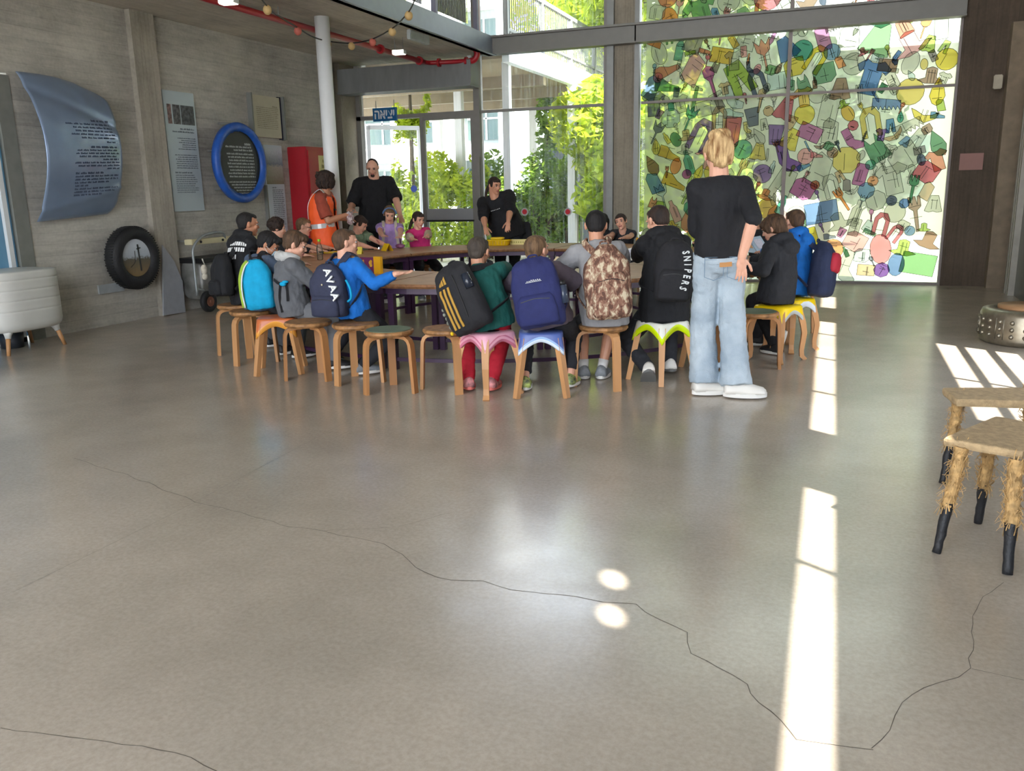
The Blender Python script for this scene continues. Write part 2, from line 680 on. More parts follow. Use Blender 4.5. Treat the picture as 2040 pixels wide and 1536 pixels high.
# low louvres
xs = [(.81, .965), (1.02, 1.175), (1.23, 1.39), (1.44, 1.6)]
prev = LOW
for a, b in xs:
    top, bot = slotz(a), slotz(b)
    wq(YB, YE, top, top, prev, prev)
    wq(YB, 4.75, bot, bot, top, top)
    wq(7.42, YE, bot, bot, top, top)
    cc = 5.95
    wq(cc-.02, cc+.02, bot, bot, top, top)
    prev = bot
wq(YB, YE, 0, 0, prev, prev)
struct(wr.build('wall_right', DARKC))
# right end pier
pr = MB()
pr.box2((1.27, 12.95, 0), (XR, 13.2, 6.6))
struct(pr.build('wall_back', DARKC))
pq = MB()
pq.box2((1.80, 12.75, 0), (XR, 12.95, 3.3))
struct(pq.build('trim_4', mat('pier_edge_concrete', (128, 114, 96), .85, var=.15)))
notice = MB()
a = on(1913, 306, 1, 12.93)
b = on(1957, 338, 1, 12.93)
notice.box2((a.x, 12.925, b.z), (b.x, 12.94, a.z))
tag(notice.build('notice_board', mat('pink_notice', (150, 112, 104), .7, var=.04)), 'small pinkish notice on the dark concrete pier at the end of the mural', 'notice')

# glazed back wall
def glass_mat(name, tint=(1, 1, 1), dirt=.10, rough=.02):
    m = bpy.data.materials.new(name)
    m.use_nodes = True
    nt = m.node_tree
    L = nt.links.new
    nt.nodes.remove(nt.nodes['Principled BSDF'])
    out = nt.nodes['Material Output']
    tr = nd(nt, 'ShaderNodeBsdfTransparent')
    tr.inputs[0].default_value = tint+(1,)
    gl = nd(nt, 'ShaderNodeBsdfGlossy')
    gl.inputs['Roughness'].default_value = rough
    fr = nd(nt, 'ShaderNodeFresnel', IOR=1.35)
    mx = nd(nt, 'ShaderNodeMixShader')
    L(fr.outputs[0], mx.inputs[0])
    L(tr.outputs[0], mx.inputs[1])
    L(gl.outputs[0], mx.inputs[2])
    t = nd(nt, 'ShaderNodeTexCoord')
    mp = nd(nt, 'ShaderNodeMapping')
    mp.inputs['Scale'].default_value = (14, 14, .5)
    L(t.outputs['Object'], mp.inputs[0])
    n = nd(nt, 'ShaderNodeTexNoise', Scale=2.0, Detail=6.0, Roughness=.7)
    L(mp.outputs[0], n.inputs['Vector'])
    mr = nd(nt, 'ShaderNodeMapRange')
    mr.inputs['From Min'].default_value = .45
    mr.inputs['From Max'].default_value = .8
    mr.inputs['To Max'].default_value = dirt
    L(n.outputs['Fac'], mr.inputs[0])
    tl = nd(nt, 'ShaderNodeBsdfTranslucent')
    tl.inputs[0].default_value = (.8, .85, .8, 1)
    m2 = nd(nt, 'ShaderNodeMixShader')
    L(mr.outputs[0], m2.inputs[0])
    L(mx.outputs[0], m2.inputs[1])
    L(tl.outputs[0], m2.inputs[2])
    L(m2.outputs[0], out.inputs[0])
    return m
GLASS = glass_mat('dusty_window_glass', dirt=.16)
g = MB()
g.box2((-7.72, 13.06, 2.64), (-5.6, 13.07, 6.5))
g.box2((-5.55, 13.06, .05), (-3.45, 13.07, 6.5))
win2 = struct(g.build('window_2', GLASS))
fm = MB()
fm.box2((-7.78, 13.0, 0), (-7.70, 13.12, 6.6))
fm.box2((-5.62, 12.98, 0), (-5.52, 13.14, 6.6))
fm.box2((-3.49, 12.98, 0), (-3.36, 13.14, 6.6))
fm.box2((-7.78, 13.0, 2.58), (-5.55, 13.12, 2.645))
fm.box2((-5.55, 13.03, 2.60), (-3.42, 13.1, 2.64))
fm.box2((-5.55, 13.02, 0), (-3.42, 13.12, .05))
fm.build('window_frame', DSTEEL, win2)
sb = MB()
sb.box2((-5.4, 12.86, ZC-.01), (-2.98, 12.98, ZC+.24))
sb.box2((-3.0, 12.86, ZC-.01), (1.28, 12.98, ZC+.24))
sb.box2((-5.4, 12.80, ZC+.22), (1.28, 12.99, ZC+.25))
sb.box2((-5.4, 12.80, ZC-.02), (1.28, 12.99, ZC+.0))
struct(sb.build('trim_5', mat('beam_steel', (118, 117, 112), .5, var=.04)))
cl = MB()
cl.box2((-3.33, 12.99, 0), (-3.02, 13.3, 6.6))
cl2 = struct(cl.build('wall_column', CONCV))
cm = MB()
cm.box2((-3.43, 12.93, 0), (-3.33, 13.1, 6.6))
cm.box2((-3.02, 12.95, 0), (-2.95, 13.1, 6.6))
struct(cm.build('trim_6', STEEL))
# mural window
def film_mat():
    m = bpy.data.materials.new('mural_film')
    m.use_nodes = True
    nt = m.node_tree
    L = nt.links.new
    nt.nodes.remove(nt.nodes['Principled BSDF'])
    out = nt.nodes['Material Output']
    at_ = nd(nt, 'ShaderNodeAttribute', attribute_name='Col')
    tr = nd(nt, 'ShaderNodeBsdfTransparent')
    tl = nd(nt, 'ShaderNodeBsdfTranslucent')
    df = nd(nt, 'ShaderNodeBsdfDiffuse')
    L(at_.outputs['Color'], tr.inputs[0])
    L(at_.outputs['Color'], tl.inputs[0])
    L(at_.outputs['Color'], df.inputs[0])
    m1 = nd(nt, 'ShaderNodeMixShader', Fac=.27)
    L(tr.outputs[0], m1.inputs[1])
    L(tl.outputs[0], m1.inputs[2])
    m2 = nd(nt, 'ShaderNodeMixShader', Fac=.08)
    L(m1.outputs[0], m2.inputs[1])
    L(df.outputs[0], m2.inputs[2])
    L(m2.outputs[0], out.inputs[0])
    return m
FILM = film_mat()
XM0, XM1 = -2.93, 1.27
g = MB()
g.box2((XM0, 13.06, .03), (XM1, 13.07, 6.5))
win3 = struct(g.build('window_3', GLASS))
fm = MB()
fm.box2((-.875, 13.0, .03), (-.825, 13.09, 6.5))
fm.box2((XM0, 13.02, 2.60), (XM1, 13.09, 2.635))
fm.box2((XM0, 13.02, 0), (XM1, 13.1, .03))
fm.box2((XM1-.03, 13.0, 0), (XM1, 13.09, 6.5))
fm.build('window_frame', mat('mauve_grey_mullion', (126, 116, 112), .5, var=.04), win3)

SHAPES = {
 'shirt': [(-.5, .3), (-.25, .5), (-.1, .42), (.1, .42), (.25, .5), (.5, .3), (.38, .12), (.26, .2), (.26, -.5), (-.26, -.5), (-.26, .2), (-.38, .12)],
 'jeans': [(-.25, .5), (.25, .5), (.35, -.5), (.1, -.5), (0, .15), (-.12, -.5), (-.35, -.5)],
 'bottle': [(-.08, .5), (.08, .5), (.08, .3), (.18, .15), (.18, -.5), (-.18, -.5), (-.18, .15), (-.08, .3)],
 'box': [(-.4, .2), (-.2, .38), (.42, .34), (.42, -.2), (.2, -.38), (-.4, -.32)],
 'card': [(-.45, .3), (.45, .3), (.45, -.3), (-.45, -.3)],
 'phone': [(-.22, .45), (.22, .45), (.25, .4), (.25, -.4), (.22, -.45), (-.22, -.45), (-.25, -.4), (-.25, .4)],
 'round': [(.42*math.cos(k*PI/8), .42*math.sin(k*PI/8)) for k in range(16)],
 'oval': [(.3*math.cos(k*PI/7), .45*math.sin(k*PI/7)) for k in range(14)],
 'spoon': [(-.04, -.5), (.04, -.5), (.05, .05), (.16, .2), (.16, .4), (0, .5), (-.16, .4), (-.16, .2), (-.05, .05)],
 'fork': [(-.04, -.5), (.04, -.5), (.05, .1), (.16, .2), (.16, .5), (.09, .5), (.07, .25), (.03, .5), (-.03, .5), (-.07, .25), (-.09, .5), (-.16, .5), (-.16, .2), (-.05, .1)],
 'cup': [(-.3, .35), (.3, .35), (.2, -.4), (-.2, -.4)],
 'tag': [(-.2, .5), (.2, .35), (.3, -.5), (-.3, -.45), (-.35, .3)],
 'bag': [(-.3, .2), (-.2, .5), (-.1, .2), (.1, .2), (.2, .5), (.3, .2), (.36, -.5), (-.36, -.5)],
 'sock': [(-.18, .5), (.12, .5), (.12, -.05), (.4, -.3), (.3, -.5), (-.05, -.4), (-.2, -.1)],
 'banana': [(-.5, .15), (-.3, -.15), (.1, -.28), (.45, -.05), (.5, .2), (.3, .05), (0, -.02), (-.3, .1)],
 'tulip': [(-.03, -.5), (.03, -.5), (.03, 0), (.2, .12), (.26, .5), (.1, .3), (0, .5), (-.1, .3), (-.26, .5), (-.2, .12), (-.03, 0)],
 'hat': [(-.5, -.2), (-.2, -.1), (-.2, .25), (0, .32), (.2, .25), (.2, -.1), (.5, -.2), (.2, -.32), (-.2, -.32)],
 'shoe': [(-.5, .2), (-.2, .2), (.1, 0), (.48, -.1), (.5, -.28), (-.5, -.28)],
 'comb': [(-.5, .25), (.5, .15), (.5, -.2), (.4, -.05), (.35, -.2), (.25, -.05), (.2, -.2), (.1, -.05), (.05, -.2), (-.05, -.05), (-.1, -.2), (-.2, -.05), (-.25, -.2), (-.35, -.05), (-.5, -.2)],
 'magnet': [(-.3, -.5), (-.3, .2), (-.15, .45), (.15, .45), (.3, .2), (.3, -.5), (.14, -.5), (.14, .15), (0, .28), (-.14, .15), (-.14, -.5)],
 'drop': [(0, .5), (.2, .1), (.26, -.15), (.15, -.4), (0, -.48), (-.15, -.4), (-.26, -.15), (-.2, .1)],
 'ring': [(.4*math.cos(k*PI/8), .4*math.sin(k*PI/8)) for k in range(16)],
 'skirt': [(-.18, .4), (.18, .4), (.42, -.4), (.2, -.46), (0, -.4), (-.2, -.46), (-.42, -.4)],
 'pen': [(-.06, .5), (.06, .5), (.07, -.35), (0, -.5), (-.07, -.35)],
 'octagon': [(.42*math.cos(PI/8+k*PI/4), .42*math.sin(PI/8+k*PI/4)) for k in range(8)],
}
PAL = [(200, 90, 110), (120, 60, 170), (60, 120, 190), (60, 170, 150), (230, 190, 60), (235, 215, 30), (100, 170, 90), (220, 130, 90), (180, 70, 160), (90, 150, 200), (150, 110, 80), (230, 160, 170), (170, 200, 60), (60, 80, 120), (210, 180, 140), (50, 140, 90), (240, 150, 60), (140, 130, 130), (200, 220, 225), (225, 205, 100)]

def build_film():
    bm = bmesh.new()
    cl_ = bm.loops.layers.float_color.new('Col')
    rnd = random.Random(4)

    def face(pts, col):
        f = bm.faces.new([bm.verts.new(p) for p in pts])
        for l in f.loops:
            l[cl_] = col
    y = 13.05
    face([(XM0+.06, y, .03), (XM1-.03, y, .03), (XM1-.03, y, 6.4), (XM0+.06, y, 6.4)], (.66, .70, .54, 1))
    placed = []

    def clash(x, z, r):
        for (a, b, c) in placed:
            if (a-x)**2+(b-z)**2 < ((c+r)*.64)**2:
                return True
        return False
    sizes = [(.44, 44), (.34, 170), (.25, 420), (.16, 800)]
    names = list(SHAPES)
    for sz, n in sizes:
        for _ in range(n*5):
            if n <= 0:
                break
            x = rnd.uniform(XM0+.15, XM1-.15)
            z = rnd.uniform(.12, 5.2)
            r = sz*.5
            if clash(x, z, r):
                continue
            n -= 1
            placed.append((x, z, r))
            sh = SHAPES[rnd.choice(names)]
            a = rnd.uniform(-.6, .6)
            ca, sa = math.cos(a), math.sin(a)
            s = sz*rnd.uniform(.95, 1.12)
            pts = [(x+(u*ca-v*sa)*s, z+(u*sa+v*ca)*s) for u, v in sh]
            c = rgb(rnd.choice(PAL))
            k = rnd.uniform(.10, .26)
            col = tuple((c[i]*(1-k)+k)*.80 for i in range(3))+(1,)
            if rnd.random() < .22:
                col = (.56, .57, .52, 1)
            y1 = y-.002-len(placed)*1e-6
            face([(p[0], y1, p[1]) for p in pts], col)
            # hand drawn outline and inner strokes
            ln = (.05, .06, .06, 1)
            wd = .006
            loop = pts+[pts[0]]
            strokes = list(zip(loop, loop[1:]))
            for q in range(rnd.randint(0, 4)):
                t1 = rnd.uniform(-.3, .3)
                u0 = (-.16, t1) if rnd.random() < .5 else (t1*.5, -.3)
                u1 = (.16, t1+rnd.uniform(-.05, .05)) if u0[0] == -.16 else (t1*.5, .2)
                strokes.append(((x+(u0[0]*ca-u0[1]*sa)*s, z+(u0[0]*sa+u0[1]*ca)*s), (x+(u1[0]*ca-u1[1]*sa)*s, z+(u1[0]*sa+u1[1]*ca)*s)))
            for (p, q) in strokes:
                d = V((q[0]-p[0], q[1]-p[1]))
                if d.length < 1e-5:
                    continue
                d.normalize()
                nx, nz = -d.y*wd/2, d.x*wd/2
                y2 = y-.0045
                face([(p[0]+nx, y2, p[1]+nz), (q[0]+nx, y2, q[1]+nz), (q[0]-nx, y2, q[1]-nz), (p[0]-nx, y2, p[1]-nz)], ln)
    me = bpy.data.meshes.new('mural_film')
    bm.to_mesh(me)
    bm.free()
    return link('mural_film', me, FILM, win3)
build_film()

# grey roller box above the door and exit sign
rb = MB()
rb.box2((-7.76, 12.45, 2.97), (-5.42, 12.75, 3.33))
rb.box2((-7.76, 12.42, 2.95), (-5.42, 12.78, 2.98))
tag(rb.build('duct_box', mat('duct_grey', (120, 122, 122), .6, var=.08, scale=3, stretch=(4, 1, 1))), 'long grey box spanning above the glass entrance door', 'duct')
es = thing('exit_sign', 'blue exit sign with white lettering above the open glass door', 'sign', (0, 0, 0))
a, b = on(742, 216, 1, 12.96), on(790, 240, 1, 12.96)
m_ = MB()
m_.box2((a.x, 12.96, b.z), (b.x, 13.0, a.z))
m_.build('panel', mat('sign_blue', (20, 96, 150), .4, var=.03), es)
m_ = MB()
for xx in (a.x+.05, b.x-.05):
    m_ = MB()
    m_.cyl((xx, 12.99, a.z-.05), (xx, 12.99, a.z+.12), .006)
    m_.build('hanger', STEEL, es)
cx, cz = (a.x+b.x)/2, (a.z+b.z)/2
MT = Matrix.Translation((cx, 12.957, cz)) @ Matrix.Rotation(PI/2, 4, 'X') @ Matrix.Diagonal((1.0, 1.25, 1, 1))
text_obj('lettering', '\u05d4\u05d0\u05d9\u05e6\u05d9', .17, MT, WINK, es, .002, True)

# entrance door
d1 = MB()
d1.box2((-6.62, 13.04, .08), (-5.66, 13.05, 2.52))
door1 = struct(d1.build('door_1', GLASS))
f = MB()
a = on(840, 237, 1, 13.0).x
f.box2((a-.03, 12.98, 0), (a+.03, 13.08, 2.58))
f.box2((-5.68, 12.98, 0), (-5.62, 13.08, 2.58))
f.box2((a, 12.99, 2.53), (-5.62, 13.08, 2.58))
f.box2((a, 12.99, 0), (-5.62, 13.08, .09))
f.build('door_frame', DSTEEL, door1)
k = MB()
z0_, z1_ = on(880, 438, 1, 12.98).z, on(880, 416, 1, 12.98).z
k.box2((a+.03, 12.985, z0_), (-5.66, 13.03, z1_))
k.build('kick_panel', mat('panel_grey', (150, 152, 154), .5, var=.02), door1)
k = MB()
k.box2((a+.03, 12.95, z0_-.03), (-5.66, 13.03, z0_))
k.build('push_bar', BLACKP, door1)
# open leaf swung outwards
d2 = MB()
A0, A1 = V((-7.66, 13.15, 0)), V((-7.05, 13.85, 0))
dv = (A1-A0).normalized()
d2.bar([A0+V((0, 0, .1)), A0+V((0, 0, 2.5))], .002, .002)
nrm = V((-dv.y, dv.x, 0))
pts = [A0+V((0, 0, .1)), A1+V((0, 0, .1)), A1+V((0, 0, 2.45)), A0+V((0, 0, 2.45))]
d2.prism(pts, nrm*.01)
door2 = struct(d2.build('door_2', GLASS))
f = MB()
for q in (A0, A1):
    f.bar([q, q+V((0, 0, 2.5))], .06, .05, side=dv)
f.bar([A0+V((0, 0, 2.48)), A1+V((0, 0, 2.48))], .05, .07, side=nrm)
f.bar([A0+V((0, 0, .05)), A1+V((0, 0, .05))], .05, .1, side=nrm)
f.build('door_frame', WHITE, door2)
st = MB()
c = A1+V((-.1, -.1, 1.45))-nrm*.012
st.tube([c+nrm*-.001, c+nrm*-.004], .06, 16)
st.build('sticker', mat('navy_sticker', (40, 60, 140), .5), door2)

# red dot stickers on the glass
for px, lab in ((1045, 'red dot on a pale disc on the glass, nearer the woman in black'), (1131, 'red dot on a pale disc on the glass by the white outdoor column')):
    c = on(px, 422, 1, 13.04)
    t_ = thing('window_sticker', lab, 'sticker', c, 0, 'red dot stickers on the glass')
    s_ = MB()
    s_.tube([(0, .012, 0), (0, .004, 0)], .062, 24)
    s_.build('backing', mat('pale_disc', (190, 192, 188), .6), t_)
    s_ = MB()
    s_.tube([(0, .004, 0), (0, -.001, 0)], .04, 24)
    s_.build('dot', mat('red_dot', (205, 30, 50), .5), t_)

# grey door opening on the right wall
d3 = MB()
d3.box2((2.0, 10.0, 0), (2.04, 12.1, 2.5))
door3 = struct(d3.build('door_3', mat('grey_door_glass', (96, 96, 90), .3, var=.1)))
f = MB()
for yy in (12.1, 11.98, 12.22):
    f.box2((1.93, yy-.03, 0), (2.04, yy+.03, 2.6 if yy > 12.0 else 2.52))
f.box2((1.93, 9.9, 2.5), (2.04, 12.1, 2.6))
f.build('door_frame', mat('door_frame_grey', (150, 146, 136), .5), door3)
fx = MB()
c = on(2012, 32, 0, 1.95)
fx.ell(c, (.03, .09, .14))
wf_ = thing('wall_lamp', 'small white emergency lamp high on the right wall with a pink ribbon', 'lamp', (0, 0, 0))
fx.build('housing', WHITE, wf_, True)
fx = MB()
fx.bar([c+V((-.02, 0, -.1)), c+V((-.03, .05, -.22)), c+V((-.02, .12, -.3))], .04, .006, side=V((0, 1, 0)))
fx.build('ribbon', mat('pink_ribbon', (150, 60, 90), .7), wf_)
fx = MB()
c = on(1988, 163, 1, 12.73)
fx.box(c, (.10, .05, .17))
tag(fx.build('switch_box', mat('ivory_box', (170, 160, 140), .5), None, False, .01), 'small ivory box fixed high on the right wall', 'switch box')
# ------------------------------------------------------------------ outdoors
gd = MB()
gd.box2((-60, YG+.1, -.3), (60, 90, -.05))
gd.box2((-60, -40, -.3), (XL-.4, YG+.1, -.05))
gd.box2((XR+.2, -40, -.3), (60, YG+.1, -.05))
struct(gd.build('ground', mat('pale_paving', (214, 208, 196), .85, var=.07, scale=2)))

def leafmat(name, c1, c2, tr=.45):
    return mat(name, c1, .55, c2=c2, scale=3.5, trans=tr)
LIME = leafmat('lime_leaves', (120, 150, 20), (214, 226, 70), .55)
MID = leafmat('green_leaves', (70, 105, 36), (150, 182, 70), .5)
SHADEL = leafmat('shade_leaves', (22, 40, 22), (62, 92, 44), .35)  # leaf colour darkened to stand for trees in shade
BARKM = mat('tree_bark', (92, 78, 62), .9, var=.25, scale=20, bump=.4)

def leaves(blobs, n, size, rnd, droop=0.0):
    vs, fs = [], []
    tot = sum(b[1][0]*b[1][1]*b[1][2] for b in blobs)
    for c, r in blobs:
        k = int(n*r[0]*r[1]*r[2]/tot)
        for _ in range(k):
            while True:
                p = V((rnd.uniform(-1, 1), rnd.uniform(-1, 1), rnd.uniform(-1, 1)))
                if .35 < p.length < 1:
                    break
            q = V((c[0]+p.x*r[0], c[1]+p.y*r[1], c[2]+p.z*r[2]))
            if q.z < .02:
                q.z = rnd.uniform(.02, .2)
            if noise.noise(q*1.6) < -.12:
                continue
            d = V((rnd.gauss(0, 1), rnd.gauss(0, 1), rnd.gauss(0, .6)-droop)).normalized()
            e = d.cross(V((rnd.gauss(0, 1), rnd.gauss(0, 1), rnd.gauss(0, 1)))).normalized()
            s = size*rnd.uniform(.6, 1.4)
            i = len(vs)
            vs += [q-d*s, q+e*s*.38, q+d*s, q-e*s*.38]
            fs.append((i, i+1, i+2, i+3))
    me = bpy.data.meshes.new('leaves')
    me.from_pydata([tuple(v) for v in vs], [], fs)
    return me

def plant(name, label, cat, blobs, n, size, m, seed, trunk=None, group=None, droop=0.0):
    rnd = random.Random(seed)
    r = thing(name, label, cat, (0, 0, 0), 0, group)
    link('foliage', leaves(blobs, n, size, rnd, droop), m, r)
    mb = MB()
    if trunk:
        for t in trunk:
            mb.tube(spline(t[0], 4), [t[1]*(1-.6*i/(len(spline(t[0], 4))-1)) for i in range(len(spline(t[0], 4)))], 8)
        mb.build('trunk', BARKM, r, True)
    else:
        for c, rr in blobs:
            for _ in range(4):
                a = rnd.uniform(0, 2*PI)
                p = V((c[0]+math.cos(a)*rr[0]*.2, c[1]+math.sin(a)*rr[1]*.2, -.05))
                mb.tube([p, V((c[0]+math.cos(a)*rr[0]*.4, c[1]+math.sin(a)*rr[1]*.4, c[2]+rr[2]*.3))], [.025, .01], 5)
        mb.build('stem', BARKM, r)
    return r

def X(px, y, py=300):
    return on(px, py, 1, y).x
# hedges just outside the glass
def hedge(px0, px1, y, h, m, seed, label, n, dens=.06, group='clipped shrubs outside the glass'):
    x0, x1 = X(px0, y, 440), X(px1, y, 440)
    k = max(2, int((x1-x0)/.8))
    rnd = random.Random(seed)
    bl = []
    for i in range(k+1):
        xx = x0+(x1-x0)*i/k
        hh = h*rnd.uniform(.82, 1.08)
        bl.append(((xx, y+rnd.uniform(-.2, .2), hh*.5), ((x1-x0)/k*.85, .6, hh*.52)))
    return plant('shrub', label, 'shrub', bl, n, dens, m, seed, None, group)
hedge(805, 940, 16.3, 2.15, LIME, 1, 'lime green shrub behind the black bottomed glass door', 9000, .075)
hedge(975, 1068, 17.0, 2.1, MID, 2, 'mid green shrub seen just to the right of the woman in the black tee', 7000, .07)
hedge(1074, 1140, 18.5, 2.2, MID, 3, 'tall green shrub between the two red dot stickers', 8000, .075)
plant('creeper', 'column of lime green creeper seen through the open glass door', 'creeper',
      [((X(818, 16.5), 16.5, 1.6), (.42, .4, 1.7)), ((X(825, 16.5), 16.5, 3.4), (.4, .4, 1.2)), ((X(800, 16.5), 16.5, 4.4), (.5, .4, .9))], 9000, .07, LIME, 9, [([(X(818, 16.5), 16.5, -.05), (X(822, 16.5), 16.5, 4)], .07)])
plant('shrub', 'slim leafy sapling growing beside the dark wall outside', 'shrub',
      [((X(1092, 17.5), 17.5, 2.7), (.25, .25, .9)), ((X(1088, 17.5), 17.5, 3.4), (.16, .16, .5))], 900, .075, MID, 10, [([(X(1092, 17.5), 17.5, -.05), (X(1090, 17.5), 17.5, 3.4)], .03)])
# trees
def tree(px, y, z, r, m, seed, label, n, size=.12, droop=.3):
    x = X(px, y, 200)
    rnd = random.Random(seed)
    bl = [((x, y, z), (r, r*.8, r*.8))]
    for k in range(5):
        a = k*2*PI/5+seed
        bl.append(((x+math.cos(a)*r*.7, y+math.sin(a)*r*.6, z+rnd.uniform(-.5, .5)*r), (r*.6, r*.6, r*.5)))
    tr = [([(x, y, -.05), (x+.1, y, z*.5), (x, y, z+r*.3)], .18*r/1.5)]
    for k in range(4):
        a = k*PI/2+seed
        tr.append(([(x, y, z*.55), (x+math.cos(a)*r*.4, y+math.sin(a)*r*.4, z), (x+math.cos(a)*r*.8, y+math.sin(a)*r*.7, z+r*.5)], .08))
    return plant('tree', label, 'tree', bl, n, size, m, seed, tr, 'trees outside the glass wall', droop)
tree(1195, 22, 5.4, 1.8, LIME, 21, 'lime green tree showing above the white canopy beside the concrete column', 9000)
tree(1320, 17, 1.9, 1.75, LIME, 22, 'bright lime tree filling the lower left of the mural', 24000, .13)
tree(1330, 18.5, 5.2, 1.9, LIME, 23, 'bright lime tree crown over the upper left of the mural', 22000, .14)
tree(1120, 30, 8.6, 2.6, LIME, 24, 'far lime green tree rising above the roof terrace', 8000, .16)
tree(1530, 18, 2.7, 1.7, SHADEL, 25, 'shade coloured tree behind the middle of the mural', 32000, .13, .1)
tree(1650, 22, 2.4, 1.7, SHADEL, 26, 'shade coloured tree behind the mural to the right of its upright bar', 26000, .13, .1)
tree(1205, 17.0, .9, .42, MID, 27, 'low green bush beside the concrete column outside', 1500, .07, .5)
tree(1200, 17.6, 3.2, .42, LIME, 28, 'drooping lime branches in front of the dark outdoor wall', 1600, .08, .9)
# white building
WB = mat('white_render', (236, 236, 232), .8, var=.03, scale=2)
WG = mat('window_grey_green', (62, 84, 82), .2, var=.1, scale=.8)
bd = thing('building', 'white building with large grey green windows beyond the shrubs', 'building', (0, 0, 0))
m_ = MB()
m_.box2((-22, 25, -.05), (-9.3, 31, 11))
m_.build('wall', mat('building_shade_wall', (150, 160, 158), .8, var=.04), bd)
xs_ = [-20.5, -18.6, -16.7, -14.9, -13.1, -11.3, -9.5]
for i, x in enumerate(xs_):
    m_ = MB()
    m_.box2((x-.2, 24.2, -.05), (x+.2, 25.0, 11))
    m_.build('column', WB, bd)
for z in (2.3, 4.3, 6.6, 9.0):
    m_ = MB()
    m_.box2((-21.5, 24.4, z), (-8.8, 24.98, z+.45))
    m_.build('band', WB, bd)
for x in xs_[:-1]:
    for z in (.7, 2.9, 5.0, 7.2):
        m_ = MB()
        m_.box2((x+.3, 24.94, z), (x+1.55, 24.99, z+1.35))
        wdw = m_.build('window', WG, bd)
        m_ = MB()
        m_.box2((x+.9, 24.9, z), (x+.95, 24.95, z+1.35))
        m_.box2((x+.3, 24.9, z+.6), (x+1.55, 24.95, z+.65))
        m_.build('glazing_bar', WHITE, wdw)
sh2 = thing('backdrop_building', 'plain pale grey building added to cut glare behind the right half of the mural', 'building', (0, 0, 0))  # building added to dim the bright background behind the mural's right half
m_ = MB()
m_.box2((-.6, 26, -.05), (12, 32, 4.6))
m_.build('wall', mat('pale_grey_wall', (128, 126, 116), .85, var=.12, scale=.6), sh2)
m_ = MB()
m_.box2((-.8, 25.8, 4.6), (12.2, 32.2, 4.85))
m_.build('roof', mat('flat_roof', (96, 96, 92), .8), sh2)
for x in (.6, 3.4, 6.2):
    m_ = MB()
    m_.box2((x, 25.95, 1.0), (x+1.4, 26.02, 2.6))
    m_.build('window', WG, sh2)
# canopy with deck and railing
cn = thing('canopy', 'white deck canopy on slim white columns outside the glass wall', 'canopy', (0, 0, 0))
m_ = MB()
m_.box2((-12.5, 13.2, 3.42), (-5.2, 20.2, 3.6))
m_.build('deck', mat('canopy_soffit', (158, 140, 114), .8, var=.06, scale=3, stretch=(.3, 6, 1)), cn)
m_ = MB()
m_.box2((-5.2, 13.2, 3.36), (-5.08, 20.2, 3.70))
m_.box2((-12.5, 20.2, 3.36), (-5.08, 20.32, 3.70))
m_.build('fascia', WHITE, cn)
for y in (15.2, 17.2, 19.0):
    m_ = MB()
    m_.box2((-12.5, y, 3.22), (-5.2, y+.14, 3.42))
    m_.build('beam', mat('canopy_beam', (150, 136, 114), .7, var=.05), cn)
cols = [(X(1012, 13.6, 300), 13.6, .06), (X(1140, 16.7, 300), 16.7, .075), (X(1064, 19.5, 300), 19.5, .085), (X(917, 16.7), 16.7, .08), (-9.4, 19.5, .1), (-11.5, 16.7, .1)]
for (x, y, hw) in cols:
    m_ = MB()
    m_.box2((x-hw, y-hw, -.05), (x+hw, y+hw, 3.42))
    m_.build('column', WHITE, cn)
rl = thing('railing', 'white railing with thin upright bars along the edge of the outdoor deck', 'railing', (0, 0, 0))
m_ = MB()
m_.box2((-5.2, 13.3, 4.55), (-5.14, 20.2, 4.62))
m_.box2((-5.2, 13.3, 3.85), (-5.14, 20.2, 3.89))
m_.build('handrail', STEEL, rl)
for y in (13.3, 15.0, 16.7, 18.4, 20.1):
    m_ = MB()
    m_.box2((-5.21, y, 3.70), (-5.13, y+.07, 4.6))
    m_.build('post', STEEL, rl)
m_ = MB()
y = 13.4
while y < 20.1:
    m_.box2((-5.178, y, 3.72), (-5.162, y+.016, 4.58))
    y += .095
m_.build('baluster_bars', STEEL, rl)
# second low canopy, dark wall, handrail
m_ = MB()
x0, x1 = X(1068, 22, 230), X(1215, 22, 230)
m_.box2((x0, 22, 3.15), (x1+1, 24.5, 3.42))
tag(m_.build('porch_roof', WB), 'low white porch roof in front of the dark outdoor wall', 'roof')
m_ = MB()
m_.box2((X(1080, 22.6), 22.8, -.05), (X(1222, 22.6)+.3, 23.2, 3.15))
tag(m_.build('garden_wall', mat('dark_garden_wall', (62, 68, 70), .9, var=.2, scale=3)), 'dark grey wall under the low porch roof outside', 'wall')
m_ = MB()
p0, p1 = on(1150, 420, 1, 17), on(1216, 372, 1, 17)
m_.tube([p0, p1], .04, 8)
m_.tube([V((p0.x, p0.y, -.05)), p0], .03, 8)
m_.tube([V((p1.x, p1.y, -.05)), p1], .03, 8)
tag(m_.build('handrail', mat('stair_rail', (150, 148, 120), .5)), 'sloping outdoor stair handrail seen against the dark wall', 'handrail')
m_ = MB()
p0, p1 = on(1158, 265, 1, 18.2), on(1205, 325, 1, 18.2)
m_.tube([p0, p1], .04, 8)
m_.tube([V((p0.x, p0.y, -.05)), p0], .035, 8)
tag(m_.build('support_pole', mat('stay_pole', (150, 152, 130), .5)), 'slanting tree stay pole higher up against the dark wall', 'pole')

